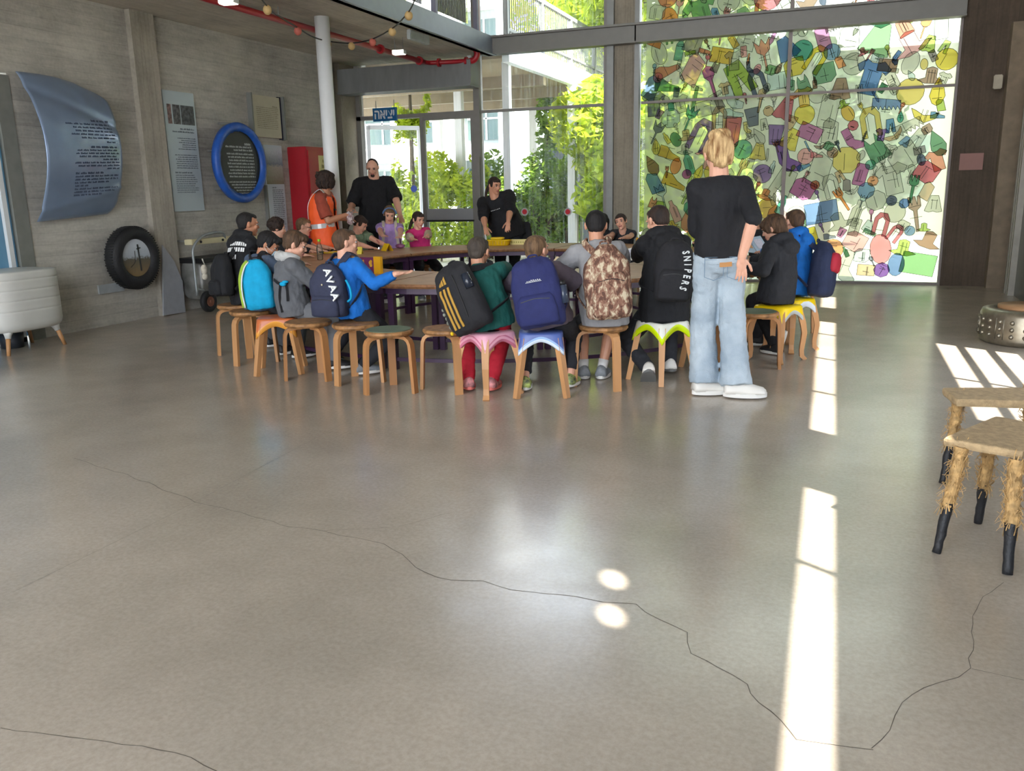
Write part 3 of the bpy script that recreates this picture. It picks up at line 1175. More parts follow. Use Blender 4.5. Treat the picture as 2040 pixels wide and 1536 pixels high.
# upper gallery inside: ribbed panels and posts on the slab edge
ga = thing('gallery_railing', 'ribbed clear railing panels above the blue grey slab edge', 'railing', (0, 0, 0))
for y in (5.2, 6.8, 8.3, 9.5, 10.9, 12.3):
    m_ = MB()
    m_.box2((-5.29, y, ZC+.25), (-5.22, y+.06, ZC+1.4))
    m_.build('post', mat('mauve_post', (112, 112, 130), .5), ga)
    if y < 12.3:
        m_ = MB()
        m_.box2((-5.27, y+.08, ZC+.3), (-5.26, y+1.15, ZC+1.35))
        pn = m_.build('panel', GLASS, ga)
        m_ = MB()
        yy = y+.1
        while yy < y+1.1:
            m_.box2((-5.276, yy, ZC+.3), (-5.254, yy+.008, ZC+1.35))
            yy += .05
        m_.build('panel_rib', STEEL, pn)
m_ = MB()
m_.box2((-5.30, 5.2, ZC+1.4), (-5.21, 12.36, ZC+1.45))
m_.build('handrail', STEEL, ga)
# ------------------------------------------------------------------ table ring
TCX, TCY, RI, RO, TZ = -3.3, 8.35, 1.46, 2.5, .70
TL = [
 ('curved wooden table section nearest the camera, behind the boy in bright blue', 232, 268),
 ('curved wooden table section in front of the boys with the camouflage and navy backpacks', 268, 304),
 ('curved wooden table section beside the standing blonde woman', 304, 340),
 ('curved wooden table section in front of the boy in the blue hooded jacket', 340, 376),
 ('curved wooden table section at the far right of the ring, before the mural', 16, 52),
 ('curved wooden table section at the back in front of the two leaning girls', 52, 88),
 ('curved wooden table section with the yellow tray and the woman in the black tee behind', 88, 124),
 ('curved wooden table section in front of the girls in lilac and pink', 124, 160),
 ('curved wooden table section at the far left beside the boy with glasses', 160, 196),
 ('curved wooden table section at the left, before the boys in dark hoodies', 196, 232)]

def pol(r, a, z=0):
    a = math.radians(a)
    return V((TCX+r*math.cos(a), TCY+r*math.sin(a), z))
for i, (lab, a0, a1) in enumerate(TL):
    a0 += .25
    a1 -= .25
    t = thing('curved_table', lab, 'table', (0, 0, 0), 0, 'table sections forming one big ring')
    mb = MB()
    n = 14
    rs = []
    for k in range(n+1):
        a = a0+(a1-a0)*k/n
        wo = .012*noise.noise(V((a*.21, 1, 0)))
        wi = .012*noise.noise(V((a*.21, 5, 0)))
        ro, ri = RO+wo, RI+wi
        rs.append([pol(ri+.008, a, TZ-.036), pol(ro-.008, a, TZ-.036), pol(ro+.004, a, TZ-.02), pol(ro-.004, a, TZ-.003), pol(ro-.02, a, TZ), pol(ri+.02, a, TZ), pol(ri+.004, a, TZ-.003), pol(ri-.004, a, TZ-.02)])
    mb.rings(rs)
    mb.bm.normal_update()
    for f in mb.bm.faces:
        if abs(f.normal.z) < .7:
            f.material_index = 1
    mb.build('tabletop', [TABLE, TEDGE], t)
    mb = MB()
    for r in (RI+.06, RO-.09):
        mb.bar([pol(r, a0+(a1-a0)*k/8, TZ-.062) for k in range(9)], .03, .05, side=None)
    for a in (a0+1, a1-1):
        mb.bar([pol(RI+.06, a, TZ-.062), pol(RO-.09, a, TZ-.062)], .03, .05)
    mb.build('apron_frame', PURP, t)
    for r in (RI+.06, RO-.09):
        for a in (a0+1.1, a1-1.1):
            mb = MB()
            mb.bar([pol(r, a, 0), pol(r, a, TZ-.085)], .05, .05, side=pol(1, a)-pol(0, a))
            mb.build('leg', PURP, t)
    for r in (RI+.06, RO-.09):
        mb = MB()
        mb.bar([pol(r, a0+1.1+(a1-a0-2.2)*k/8, .085) for k in range(9)], .022, .03)
        mb.build('foot_rail', PURP, t)

# ------------------------------------------------------------------ stools

def rot2(x, y, a):
    return x*math.cos(a)-y*math.sin(a), x*math.sin(a)+y*math.cos(a)
SEATH = .45

def wood_stool(label, x, y, yaw=0, top='bark', wood=None, h=SEATH, group='round stools with bent plywood legs', legs=3):
    t = thing('round_stool', label, 'stool', (x, y, 0), math.radians(yaw), group)
    wood = wood or WOOD
    rnd = random.Random(int(abs(x*100+y*37)))
    mb = MB()
    n = 28
    ph = rnd.uniform(0, 9)
    rs = []
    for z, k in ((h-.035, .93), (h-.02, 1.0), (h-.006, .99), (h, .95)):
        rs.append([V(((.178*k+.007*noise.noise(V((j*.9, ph, z*20))))*math.cos(2*PI*j/n), (.178*k+.007*noise.noise(V((j*.9, ph, z*20))))*math.sin(2*PI*j/n), z)) for j in range(n)])
    mb.rings(rs)
    mb.build('seat', BARK, t)
    if top == 'green':
        mb = MB()
        mb.rings([[V(((.158+.006*noise.noise(V((j*.7, ph, 0))))*math.cos(2*PI*j/n), (.158+.006*noise.noise(V((j*.7, ph, 0))))*math.sin(2*PI*j/n), z)) for j in range(n)] for z in (h-.001, h+.004)])
        mb.build('seat_pad', mat('sage_green_pad', (98, 112, 88), .6, var=.12), t)
    for k in range(legs):
        a = 2*PI*k/legs+PI/2
        d = V((math.cos(a), math.sin(a), 0))
        s = V((-math.sin(a), math.cos(a), 0))
        mb = MB()
        P_ = [d*.05+V((0, 0, h-.047)), d*.11+V((0, 0, h-.047)), d*.145+V((0, 0, h-.054)), d*.168+V((0, 0, h-.072)), d*.180+V((0, 0, h-.10)), d*.184+V((0, 0, h-.14)), d*.20+V((0, 0, 0))]
        mb.bar(P_, .055, .024, side=s)
        o = mb.build('leg', wood, t, False)
    return t

def cap_stool(label, x, y, yaw, bands, name_top, h=SEATH, group='stools with coloured moulded caps and wooden legs', cab=False, dark=None, arch=.092):
    """bands: list of (material, width) from the skirt edge upwards; last is the body"""
    t = thing('capped_stool', label, 'stool', (x, y, 0), math.radians(yaw), group)
    N = 64
    def per(k, s):
        a = 2*PI*k/N+PI/4
        # rounded square
        c, d = math.cos(a-PI/4), math.sin(a-PI/4)
        p = 5.0
        r = (abs(c)**p+abs(d)**p)**(-1/p)
        return V((c*r*s, d*r*s, 0)), a
    def corner(k):
        a = 2*PI*k/N
        c, s = abs(math.cos(a)), abs(math.sin(a))
        return (min(c, s)/max(c, s, 1e-6))**1.7
    rs = []
    rs.append([per(k, .03)[0]+V((0, 0, h)) for k in range(N)])
    rs.append([per(k, .115)[0]+V((0, 0, h)) for k in range(N)])
    rs.append([per(k, .145)[0]+V((0, 0, h-.004)) for k in range(N)])
    rs.append([per(k, .152)[0]+V((0, 0, h-.014)) for k in range(N)])
    tot = sum(b[1] for b in bands[:-1])
    edges = []
    acc = 0
    for m, w_ in bands[:-1]:
        acc += w_
        edges.append(acc)
    fr = [0]+edges
    cols = list(reversed(fr))
    def low(k):
        return h-.062-arch*corner(k)
    for up in cols:
        rr = []
        for k in range(N):
            z = min(low(k)+up, h-.018)
            fl_ = .152+.028*corner(k)*max(0, (h-z))/.15
            rr.append(per(k, fl_)[0]+V((0, 0, z)))
        rs.append(rr)
    mb = MB()
    R_ = [[mb.bm.verts.new(p) for p in r] for r in rs]
    mi_body = len(bands)-1
    for i in range(len(R_)-1):
        mi = mi_body if i < 4 else mi_body-(i-3)
        for j in range(N):
            a, b = R_[i], R_[i+1]
            mb._f([a[j], b[j], b[(j+1) % N], a[(j+1) % N]], max(0, mi))
    mb._f(R_[0], mi_body)
    # inner side
    inner = []
    for k in range(N):
        inner.append(mb.bm.verts.new(per(k, .140+.02*corner(k))[0]+V((0, 0, low(k)))))
    top_in = [mb.bm.verts.new(per(k, .13)[0]+V((0, 0, h-.03))) for k in range(N)]
    for j in range(N):
        mb._f([R_[-1][j], inner[j], inner[(j+1) % N], R_[-1][(j+1) % N]], 0)
        mb._f([inner[j], top_in[j], top_in[(j+1) % N], inner[(j+1) % N]], 0)
    mb._f(list(reversed(top_in)), 0)
    mb.build('seat', [b[0] for b in bands], t, True)
    if dark:
        mb = MB()
        mb.tube([(0, 0, h), (0, 0, h+.003)], .085, 28)
        mb.build('seat_disc', dark, t)
    for k in range(4):
        a = PI/4+k*PI/2
        d = V((math.cos(a), math.sin(a), 0))
        s = V((-math.sin(a), math.cos(a), 0))
        mb = MB()
        if cab:
            P_ = [d*.165+V((0, 0, h-.04)), d*.20+V((0, 0, .30)), d*.215+V((0, 0, .22)), d*.20+V((0, 0, .08)), d*.205+V((0, 0, .03)), d*.235+V((0, 0, 0))]
            mb.bar(P_, [.05, .05, .045, .038, .04, .046], [.045, .045, .04, .034, .036, .03], side=s)
        else:
            mb.bar([d*.165+V((0, 0, h-.04)), d*.245+V((0, 0, 0))], [.05, .036], [.045, .036], side=s)
        mb.build('leg', WOOD, t)
    return t
PK = [mat('pink_cap', (232, 168, 186), .35, var=.03), mat('deep_pink_band', (205, 118, 142), .35, var=.03)]
BL = [mat('blue_cap', (84, 104, 168), .35, var=.03), mat('sky_band', (150, 182, 222), .35, var=.03), mat('ice_band', (214, 226, 240), .35, var=.03)]
CW = mat('cap_cream', (226, 226, 214), .4, var=.03)
NEON = mat('neon_yellow_green', (214, 240, 0), .4, var=.02)
YC = mat('yellow_cap', (250, 214, 10), .35, var=.02)
GC = mat('grey_band', (178, 186, 186), .4, var=.02)
OR1 = mat('orange_cap', (196, 106, 58), .35, var=.06)
OR2 = mat('amber_band', (222, 152, 60), .35, var=.04)
LG = mat('pale_green_cap', (188, 206, 160), .4, var=.03)
MG = mat('moss_cap', (118, 138, 76), .4, var=.05)

ST = {}
ST['s0'] = wood_stool('wooden stool with yellow edge under the boy in the black hoodie at the far left', -5.05, 6.2, 20, wood=WOOD)
ST['s1'] = wood_stool('round wooden stool under the boy with the turquoise and lime backpack', -4.66, 5.88, 50, wood=WOOD)
ST['s2'] = cap_stool('orange capped stool under the boy in the grey hoodie', -4.2, 5.62, 30, [(OR2, .045), (OR1, .1)], 'orange')
ST['s3'] = wood_stool('round wooden stool under the boy in bright blue', -3.80, 5.46, 12, wood=WOOD2)
ST['s4'] = wood_stool('empty bark edged stool just right of the boy in bright blue', -3.38, 5.46, 40, wood=WOOD)
ST['s5'] = wood_stool('empty round stool with a sage green top, nearest the camera', -2.98, 5.25, -95, 'green', wood=WOOD2)
ST['s6'] = wood_stool('empty wooden stool touching the pink capped stool', -2.60, 5.42, 105, wood=WOOD)
ST['s7'] = cap_stool('pink capped stool under the boy in dark green', -2.27, 5.38, 62, [(PK[1], .02), (PK[0], .018), (PK[1], .012), (PK[0], .1)], 'pink', cab=True, dark=mat('dark_disc', (30, 34, 40), .4))
ST['s8'] = cap_stool('blue capped stool with pale stripes under the boy with the navy backpack', -1.92, 5.50, 19, [(BL[2], .022), (BL[1], .016), (BL[0], .1)], 'blue')
ST['s9'] = wood_stool('round light wood stool under the boy with the camouflage backpack', -1.56, 5.82, -35+20, wood=WOOD)
ST['s10'] = cap_stool('black and white capped stool with a neon edge under the boy in black', -1.2, 6.14, 56, [(NEON, .045), (CW, .1)], 'white')
ST['s11'] = cap_stool('pale green capped stool half hidden behind the blonde woman', -.90, 6.62, 40, [(LG, .05), (MG, .1)], 'green')
ST['s12'] = wood_stool('empty stool with a green top just right of the blonde woman', -.60, 6.72, -110+30, 'green', wood=WOOD2)
ST['s13'] = cap_stool('yellow capped stool with grey edge under the boy in the dark hoodie', -.46, 7.15, 58, [(GC, .03), (YC, .1)], 'yellow', cab=True)
ST['s14'] = cap_stool('yellow and pale blue capped stool under the boy in the blue jacket', -.38, 7.62, 52, [(BL[2], .05), (YC, .1)], 'yellow', cab=True)
ST['s15'] = wood_stool('wooden stool beyond the boy in the blue jacket, beside the sun stripe', -.42, 8.5, 40, wood=WOOD)
# black patch on the neon stool
mb = MB()
k = ST['s10']
mb.poly([(-.15, -.15, SEATH+.0015), (.02, -.15, SEATH+.0015), (.05, -.05, SEATH+.0015), (-.02, .05, SEATH+.0015), (.02, .15, SEATH+.0015), (-.15, .15, SEATH+.0015)])
mb.build('black_top_patch', mat('black_patch', (40, 44, 46), .5), k)
FARST = [(-6.05, 8.18, 'low wooden stool under the curly haired child on the left'), (-6.1, 8.72, 'low wooden stool under the boy with glasses'), (-5.80, 9.60, 'low wooden stool under the girl in sage green'),
         (-5.55, 9.95, 'low wooden stool under the girl in lilac'), (-5.25, 10.28, 'low wooden stool under the girl in pink'), (-3.10, 11.1, 'low wooden stool under the girl making a sign with her hand'),
         (-2.68, 11.03, 'low wooden stool under the smiling girl at the back'), (-1.42, 10.45, 'low wooden stool under the child reaching over the table behind the blonde woman'), (-.86, 9.8, 'low wooden stool under the dark haired boy on the far right side')]
for i, (x, y, lab) in enumerate(FARST):
    wood_stool(lab, x, y, 25*i)

# ------------------------------------------------------------------ straw benches at the right
STRAW = mat('straw', (176, 142, 92), .8, var=.35, scale=40, bump=.3)
FELT = mat('straw_board', (172, 148, 112), .9, var=.2, scale=40, bump=.5, bscale=140)
SOCK = mat('black_binding', (26, 27, 30), .6, var=.2, scale=30, bump=.4)

def straw_stool(label, top, zt, th, legs):
    t = thing('straw_stool', label, 'stool', (0, 0, 0), 0, 'straw legged stools')
    mb = MB()
    # rounded slab from outline
    c = sum((V((p[0], p[1], 0)) for p in top), V())/len(top)
    out = []
    n = len(top)
    for i in range(n):
        a, b, d = V(top[i-1]+(0,)), V(top[i]+(0,)), V(top[(i+1) % n]+(0,))
        for s in (.0, .5, 1):
            e0 = b.lerp(a, .02/((b-a).length))
            e1 = b.lerp(d, .02/((b-d).length))
            m1 = e0.lerp(b, .7).lerp(b.lerp(e1, .3), .5)
            out.append(e0 if s == 0 else (m1 if s == .5 else e1))
    fine = []
    for i in range(len(out)):
        a, b = out[i], out[(i+1) % len(out)]
        k = max(1, int((b-a).length/.03))
        for j in range(k):
            fine.append(a.lerp(b, j/k))
    rs = []
    for z, s in ((zt-th, .975), (zt-th+.01, .995), (zt-.012, 1.0), (zt-.003, .99), (zt, .97), (zt, .6)):
        rs.append([c+(p-c)*(s+.006*noise.noise(p*30))+V((0, 0, z+.002*noise.noise(p*17+V((0, 0, z)))))for p in fine])
    mb.rings(rs)
    mb.build('top', FELT, t, False)
    rnd = random.Random(3)
    for (a, b, r) in legs:
        a, b = V(a), V(b)
        mid = a.lerp(b, .56)
        mb = MB()
        pts = [a.lerp(b, .56*k/8) for k in range(9)]
        mb.tube([p+V((noise.noise(p*31)*.008, noise.noise(p*37)*.008, 0)) for p in pts], [r*1.25]+[r*(1+.25*noise.noise(p*60)) for p in pts[1:]], 12)
        d = (b-a).normalized()
        for _ in range(260):
            p = a.lerp(b, rnd.uniform(0, .6))
            an = rnd.uniform(0, 2*PI)
            u = d.orthogonal().normalized()
            v = d.cross(u)
            o = u*math.cos(an)+v*math.sin(an)
            p = p+o*r*.95
            if rnd.random() < .75:
                e = p+d*rnd.uniform(-.05, .05)+o*rnd.uniform(-.004, .012)+(u*rnd.uniform(-1, 1)+v*rnd.uniform(-1, 1))*.018
            else:
                e = p+d*rnd.uniform(-.03, .03)+o*rnd.uniform(.01, .03)
            mb.bar([p, p.lerp(e, .5)+o*.003, e], .0032, .0012, side=o.cross(d)+V((.01, .02, 0)))
        lg = mb.build('leg', STRAW, t)
        mb = MB()
        pts = [a.lerp(b, .52+.48*k/8) for k in range(9)]
        mb.tube([p+V((noise.noise(p*41)*.004, noise.noise(p*33)*.004, 0)) for p in pts], [r*.9*(1.05-.25*k/8)*(1+.15*noise.noise(pts[k]*80)) for k in range(9)], 12)
        mb.build('wrapped_foot', SOCK, lg, True)
    return t
TS = .43
f0 = at(1878, 872, TS)
f1 = at(1984, 828, TS)
f2 = at(2072, 845, TS)
f3 = at(2040, 900, TS)
f4 = at(1900, 888, TS)
straw_stool('straw legged stool with a straw board top, nearest the camera at the right edge',
            [tuple(p[:2]) for p in (f0, f1, f2, f3)], TS, .032,
            [((.475, 3.52, .40), (.41, 3.42, 0), .022), ((.64, 3.42, .40), (.632, 3.30, 0), .024), ((.60, 3.72, .40), (.60, 3.80, 0), .022)])
g0 = at(1876, 772, TS)
g1 = at(1892, 768, TS)
g2 = at(2110, 772, TS)
g3 = at(2100, 800, TS)
g4 = at(1905, 795, TS)
straw_stool('straw legged stool standing behind the nearer one at the right edge',
            [tuple(p[:2]) for p in (g0, g2, g3, g4)], TS, .035,
            [((.56, 4.40, .40), (.51, 4.29, 0), .022), ((.88, 4.50, .40), (.95, 4.42, 0), .022), ((.88, 4.62, .40), (.95, 4.75, 0), .022)])

# embossed metal drum
dr = thing('metal_drum', 'low embossed metal drum with a wooden lid against the right wall', 'drum', (1.58, 8.5, 0))
EMB = mat('embossed_metal', (150, 142, 126), .35, metal=.8, var=.15, scale=20)
mb = MB()
N = 64
prof = [(0, .02), (.36, .0), (.395, .02), (.40, .05), (.40, .25), (.385, .29), (.30, .305), (0.28, .295)]
mb.rings([[V((r*math.cos(2*PI*k/N), r*math.sin(2*PI*k/N), z)) for k in range(N)] for r, z in prof[1:]])
mb.build('body', EMB, dr, True)
rnd = random.Random(2)
for k in range(24):
    a = 2*PI*k/24
    mb = MB()
    d = V((math.cos(a), math.sin(a), 0))
    s = V((-math.sin(a), math.cos(a), 0))
    if k % 3 == 0:
        for q in (-.035, .035):
            mb.bar([d*.402+s*q+V((0, 0, .06)), d*.402+s*q+V((0, 0, .24))], .006, .008, side=s)
    for zz in (.09, .15, .21):
        mb.ell(d*.40+V((0, 0, zz)), (.020, .020, .020), seg=8, rn=6)
    mb.build('embossed_relief', EMB, dr, True)
mb = MB()
mb.tube([(0, 0, .29), (0, 0, .325)], .27, 32)
mb.build('lid', mat('tan_lid', (170, 128, 90), .6, var=.1), dr, True)
# ------------------------------------------------------------------ things on the left wall
XW = XL
U = V((0, 1, 0))
D = V((0, 0, -1))
rnd = random.Random(11)
# car bonnet hung on edge
hd = thing('car_bonnet', 'dented blue grey car bonnet hung on the concrete wall with printed text', 'car part', (0, 0, 0))
HB = mat('bonnet_paint', (138, 158, 186), .3, metal=.35, var=.07, scale=3, coat=.4)
ytl, ztl = 6.5, 2.60

def bonnet(u, v):
    """u 0..1 along the wall away from camera, v 0..1 downwards"""
    y0 = 6.42
    y1 = 7.40
    sh = 1.0
    if v < .16:
        sh = 1-.16*(1-v/.16)**2
    if v > .90:
        sh = 1-.08*((v-.90)/.10)**2
    y = y0+(y1-y0)*sh*u
    z = 2.62-.12*u*u*0-(1.44-.05*u)*v
    if v < .16:
        z -= .09*u**3*(1-v/.16)
    bow = .26*math.sin(PI*min(max(v, 0), 1))**.85
    x = XW+.05+bow*(1-.10*u)+.03*math.sin(PI*u)
    # pressed crease lines
    cr_ = abs(u*.9-.95+(v-.5)*0)
    x -= .02*math.exp(-((v-(.10+.25*u))/.03)**2)
    x += .02*math.exp(-((v-(.93-.13*u))/.02)**2)
    x += .006*noise.noise(V((u*7, v*7, 3)))*(1.6 if v < .25 and u > .5 else .6)
    return V((x, y, z))
mb = MB()
NU, NV = 30, 40
for side in (0, 1):
    G = [[mb.bm.verts.new(bonnet(i/NU, j/NV)-V((.012*side, 0, 0))) for i in range(NU+1)] for j in range(NV+1)]
    for j in range(NV):
        for i in range(NU):
            mb._f([G[j][i], G[j][i+1], G[j+1][i+1], G[j+1][i]])
    if side == 0:
        G0 = G
for j in range(NV):
    mb._f([G0[j][0], G0[j+1][0], G[j+1][0], G[j][0]])
    mb._f([G0[j][NU], G[j][NU], G[j+1][NU], G0[j+1][NU]])
for i in range(NU):
    mb._f([G0[0][i], G[0][i], G[0][i+1], G0[0][i+1]])
    mb._f([G0[NV][i], G0[NV][i+1], G[NV][i+1], G[NV][i]])
mb.build('panel', HB, hd, True)
mb = MB()
def bt(spec, h):
    for (v, u0, u1, bold) in spec:
        u = u0
        while u < u1:
            e = min(u1, u+rnd.uniform(.03, .10))
            while u < e:
                w_ = rnd.uniform(.006, .010)
                a = v+rnd.choice((0, 0, h*.3))
                P_ = [bonnet(u, a), bonnet(u+w_, a), bonnet(u+w_, v+h*(1.2 if bold else 1)), bonnet(u, v+h*(1.2 if bold else 1))]
                mb.poly([p+V((.0025, 0, 0)) for p in P_])
                u += w_+.003
            u += .014
bt([(.30, .62, .88, 1), (.328, .28, .88, 0), (.352, .36, .90, 0), (.376, .38, .90, 0), (.400, .32, .92, 0), (.424, .44, .92, 0), (.452, .78, .92, 0),
    (.488, .54, .92, 1), (.512, .36, .92, 0), (.534, .34, .94, 0), (.556, .38, .90, 0), (.578, .70, .94, 0), (.600, .32, .95, 0), (.622, .36, .95, 0), (.644, .76, .94, 0),
    (.672, .33, .72, 1), (.696, .33, .93, 0), (.718, .33, .93, 0), (.740, .33, .80, 0), (.762, .34, .50, 0), (.784, .34, .94, 0), (.806, .34, .88, 0), (.828, .34, .70, 0)], .0125)
mb.build('printed_text', mat('faded_print', (72, 84, 108), .8), hd)
mb = MB()
for (y, z) in ((6.9, 2.3), (6.9, 1.4), (7.4, 2.3), (7.4, 1.4)):
    mb.tube([(XW, y, z), (XW+.1, y, z)], .012, 8)
mb.build('bracket', STEEL, hd)

# tyre with a round picture
ty = thing('tyre_artwork', 'black car tyre mounted low on the wall framing a round photo', 'tyre', (XW+.02, 0, 0))
tc = on(262, 514, 0, XW+.12)
ty.location = (XW+.01, tc.y+.03, tc.z)
RUB = mat('tyre_rubber', (30, 31, 33), .65, var=.15, scale=40, bump=.3)
mb = MB()
prof = [(.235, .0), (.30, -.0), (.335, .03), (.352, .07), (.352, .13), (.335, .17), (.30, .195), (.25, .20), (.215, .17), (.205, .13), (.205, .05)]
N = 72
mb.rings([[V((x, r*math.cos(2*PI*k/N), r*math.sin(2*PI*k/N))) for k in range(N)] for r, x in prof], close=True)
mb.build('tyre', RUB, ty, True)
mb = MB()
for k in range(72):
    a = 2*PI*k/72
    d = V((0, math.cos(a), math.sin(a)))
    mb.bar([d*.353+V((.04+.01*(k % 2), 0, 0)), d*.355+V((.16, 0, 0))], .012, .006, side=V((0, -math.sin(a), math.cos(a))))
mb.build('tread', RUB, ty)
def photo_mat(name, top, mid, bot, zs=(0.0, 1.0), kind='z', hz=.5):
    m = bpy.data.materials.new(name)
    m.use_nodes = True
    nt = m.node_tree
    b = nt.nodes['Principled BSDF']
    b.inputs['Roughness'].default_value = .35
    t = nd(nt, 'ShaderNodeTexCoord')
    sp = nd(nt, 'ShaderNodeSeparateXYZ')
    nt.links.new(t.outputs['Generated'], sp.inputs[0])
    n = nd(nt, 'ShaderNodeTexNoise', Scale=14.0, Detail=5.0)
    nt.links.new(t.outputs['Generated'], n.inputs['Vector'])
    ad = nd(nt, 'ShaderNodeMath', operation='MULTIPLY_ADD')
    ad.inputs[1].default_value = .22
    nt.links.new(n.outputs['Fac'], ad.inputs[0])
    nt.links.new(sp.outputs['Z'], ad.inputs[2])
    r = nd(nt, 'ShaderNodeValToRGB')
    r.color_ramp.elements[0].color = rgb(bot)
    r.color_ramp.elements[0].position = 0
    e = r.color_ramp.elements.new(hz+.08)
    e.color = rgb(mid)
    e = r.color_ramp.elements.new(hz+.14)
    e.color = rgb(top)
    r.color_ramp.elements[-1].color = rgb((200, 208, 216))
    nt.links.new(ad.outputs[0], r.inputs[0])
    nt.links.new(r.outputs[0], b.inputs['Base Color'])
    return m
mb = MB()
mb.tube([(.15, 0, 0), (.155, 0, 0)], .21, 40)
dsc = mb.build('round_photo', photo_mat('field_photo', (176, 186, 196), (96, 92, 80), (150, 124, 84), hz=.5), ty)
mb = MB()
mb.bar([(.158, .03, .15), (.158, .05, -.15)], .02, .004, side=V((0, 1, 0)))
mb.bar([(.158, .01, .10), (.158, .07, .11)], .012, .004, side=V((0, 0, 1)))
mb.bar(spline([(.158, -.02, .08), (.158, -.03, -.04), (.158, -.10, -.10)], 5), .006, .003)
mb.build('photo_detail', mat('photo_dark', (60, 62, 60), .6), ty)
mb = MB()
a, b = on(197, 574, 0, XW+.02), on(228, 582, 0, XW+.02)
mb.box2((XW, a.y, b.z), (XW+.02, b.y+.15, a.z+.03))
tag(mb.build('wall_plate', mat('pale_plate', (176, 184, 188), .5), None), 'small pale label strip on the wall just below the tyre', 'label')

# tall narrow text panel
def wall_panel(name, label, tl, br, th, m, text=None, ink=GREYINK, x=XW, cat='poster', back=.0):
    a, b = on(*tl, 0, x+th+back), on(*br, 0, x+th+back)
    t = thing(name, label, cat, (0, 0, 0))
    mb = MB()
    mb.box2((x+back, a.y, b.z), (x+back+th, b.y, a.z))
    mb.build('board', m, t)
    return t, a, b
pan = mat('silver_panel', (176, 188, 194), .35, metal=.1, var=.08, scale=1.5)
t, a, b = wall_panel('text_panel', 'tall narrow silvery text panel with small photos at its top', (322, 178), (408, 419), .03, pan)
O = V((XW+.032, a.y, a.z))
Wd, Hh = b.y-a.y, a.z-b.z
mb = MB()
lines(mb, O, U, D, [(Hh*.30, Wd*.45, Wd*.9, .02), (Hh*.325, Wd*.2, Wd*.9, .018)] + [(Hh*(.38+i*.018), Wd*rnd.uniform(.2, .5), Wd*.92, .013) for i in range(6)] + [(Hh*(.52+i*.018), Wd*rnd.uniform(.18, .3), Wd*.92, .013) for i in range(7)] + [(Hh*.665, Wd*.15, Wd*.7, .02)] + [(Hh*(.69+i*.018), Wd*.15, Wd*rnd.uniform(.75, .92), .013) for i in range(9)], rnd)
mb.build('printed_text', GREYINK, t)
for k, (u0, u1) in enumerate(((.1, .22), (.27, .5), (.53, .95))):
    mb = MB()
    mb.box2((XW+.03, a.y+Wd*u0, a.z-Hh*.27), (XW+.033, a.y+Wd*u1, a.z-Hh*.11))
    mb.build('photo_print', mat('grey_photo_%s' % 'abc'[k], [(120, 96, 92), (90, 88, 90), (74, 76, 80)][k], .5, var=.7, scale=24), t)

# trampoline ring
tr_ = thing('trampoline', 'small round trampoline with a blue padded rim hung on the wall', 'trampoline', (0, 0, 0))
c1 = on(481, 325, 0, XW+.24)
yl, yr = on(430, 325, 0, XW+.24).y, on(530, 325, 0, XW+.24).y
zt, zb = on(478, 243, 0, XW+.24).z, on(484, 405, 0, XW+.24).z
cy, czz = (yl+yr)/2, (zt+zb)/2
R0 = (zt-zb)/2
Ry = (yr-yl)/2
R0 = (R0+Ry)/2
BLUE = mat('blue_vinyl', (36, 88, 176), .45, var=.15, scale=12, bump=.3, bscale=25)
mb = MB()
N = 80
rs = []
for k in range(N):
    a_ = 2*PI*k/N
    d = V((0, math.cos(a_), math.sin(a_)))
    wv = .010*math.sin(a_*31)*noise.noise(V((a_*3, 2, 0)))*2
    c = V((XW+.23, cy, czz))
    rs.append([c+d*(R0-.115+wv)+V((.0, 0, 0)), c+d*(R0-.06)+V((.035+wv, 0, 0)), c+d*(R0-.02)+V((.03, 0, 0)), c+d*R0, c+d*(R0-.01)-V((.06, 0, 0)), c+d*(R0-.05)-V((.07, 0, 0)), c+d*(R0-.11)-V((.01, 0, 0))])
mb.rings(rs, close=True)
mb.build('padded_rim', BLUE, tr_, True)
mb = MB()
mb.tube([(XW+.20, cy, czz), (XW+.205, cy, czz)], R0-.10, 64)
mb.build('jumping_mat', mat('dark_net', (52, 54, 50), .6, var=.15, scale=3), tr_)
mb = MB()
O = V((XW+.208, cy-R0*.62, czz+R0*.50))
ww = R0*1.2
sp_ = [(0, ww*.72, ww*.92, .028), (.04, ww*.1, ww*.95, .024), (.08, ww*.35, ww*.97, .024)]
yy = .13
for i in range(8):
    sp_.append((yy, ww*(.12+.03*(i % 3)), ww*(1-.0*i), .022))
    yy += .041
yy += .03
for i in range(6):
    sp_.append((yy, ww*(.12+.07*i), ww*(1.02-.02*i), .018))
    yy += .036
lines(mb, O, U, D, sp_, rnd)
mb.build('printed_text', mat('pale_print', (176, 180, 178), .7), tr_)
for (dy, dz) in ((-.35, .15), (-.28, -.33), (.0, -.5), (-.1, .5), (.35, .2), (.3, -.3)):
    mb = MB()
    mb.tube([(XW, cy+dy, czz+dz), (XW+.2, cy+dy*.98, czz+dz*.98)], .014, 8)
    mb.build('leg', STEEL, tr_)

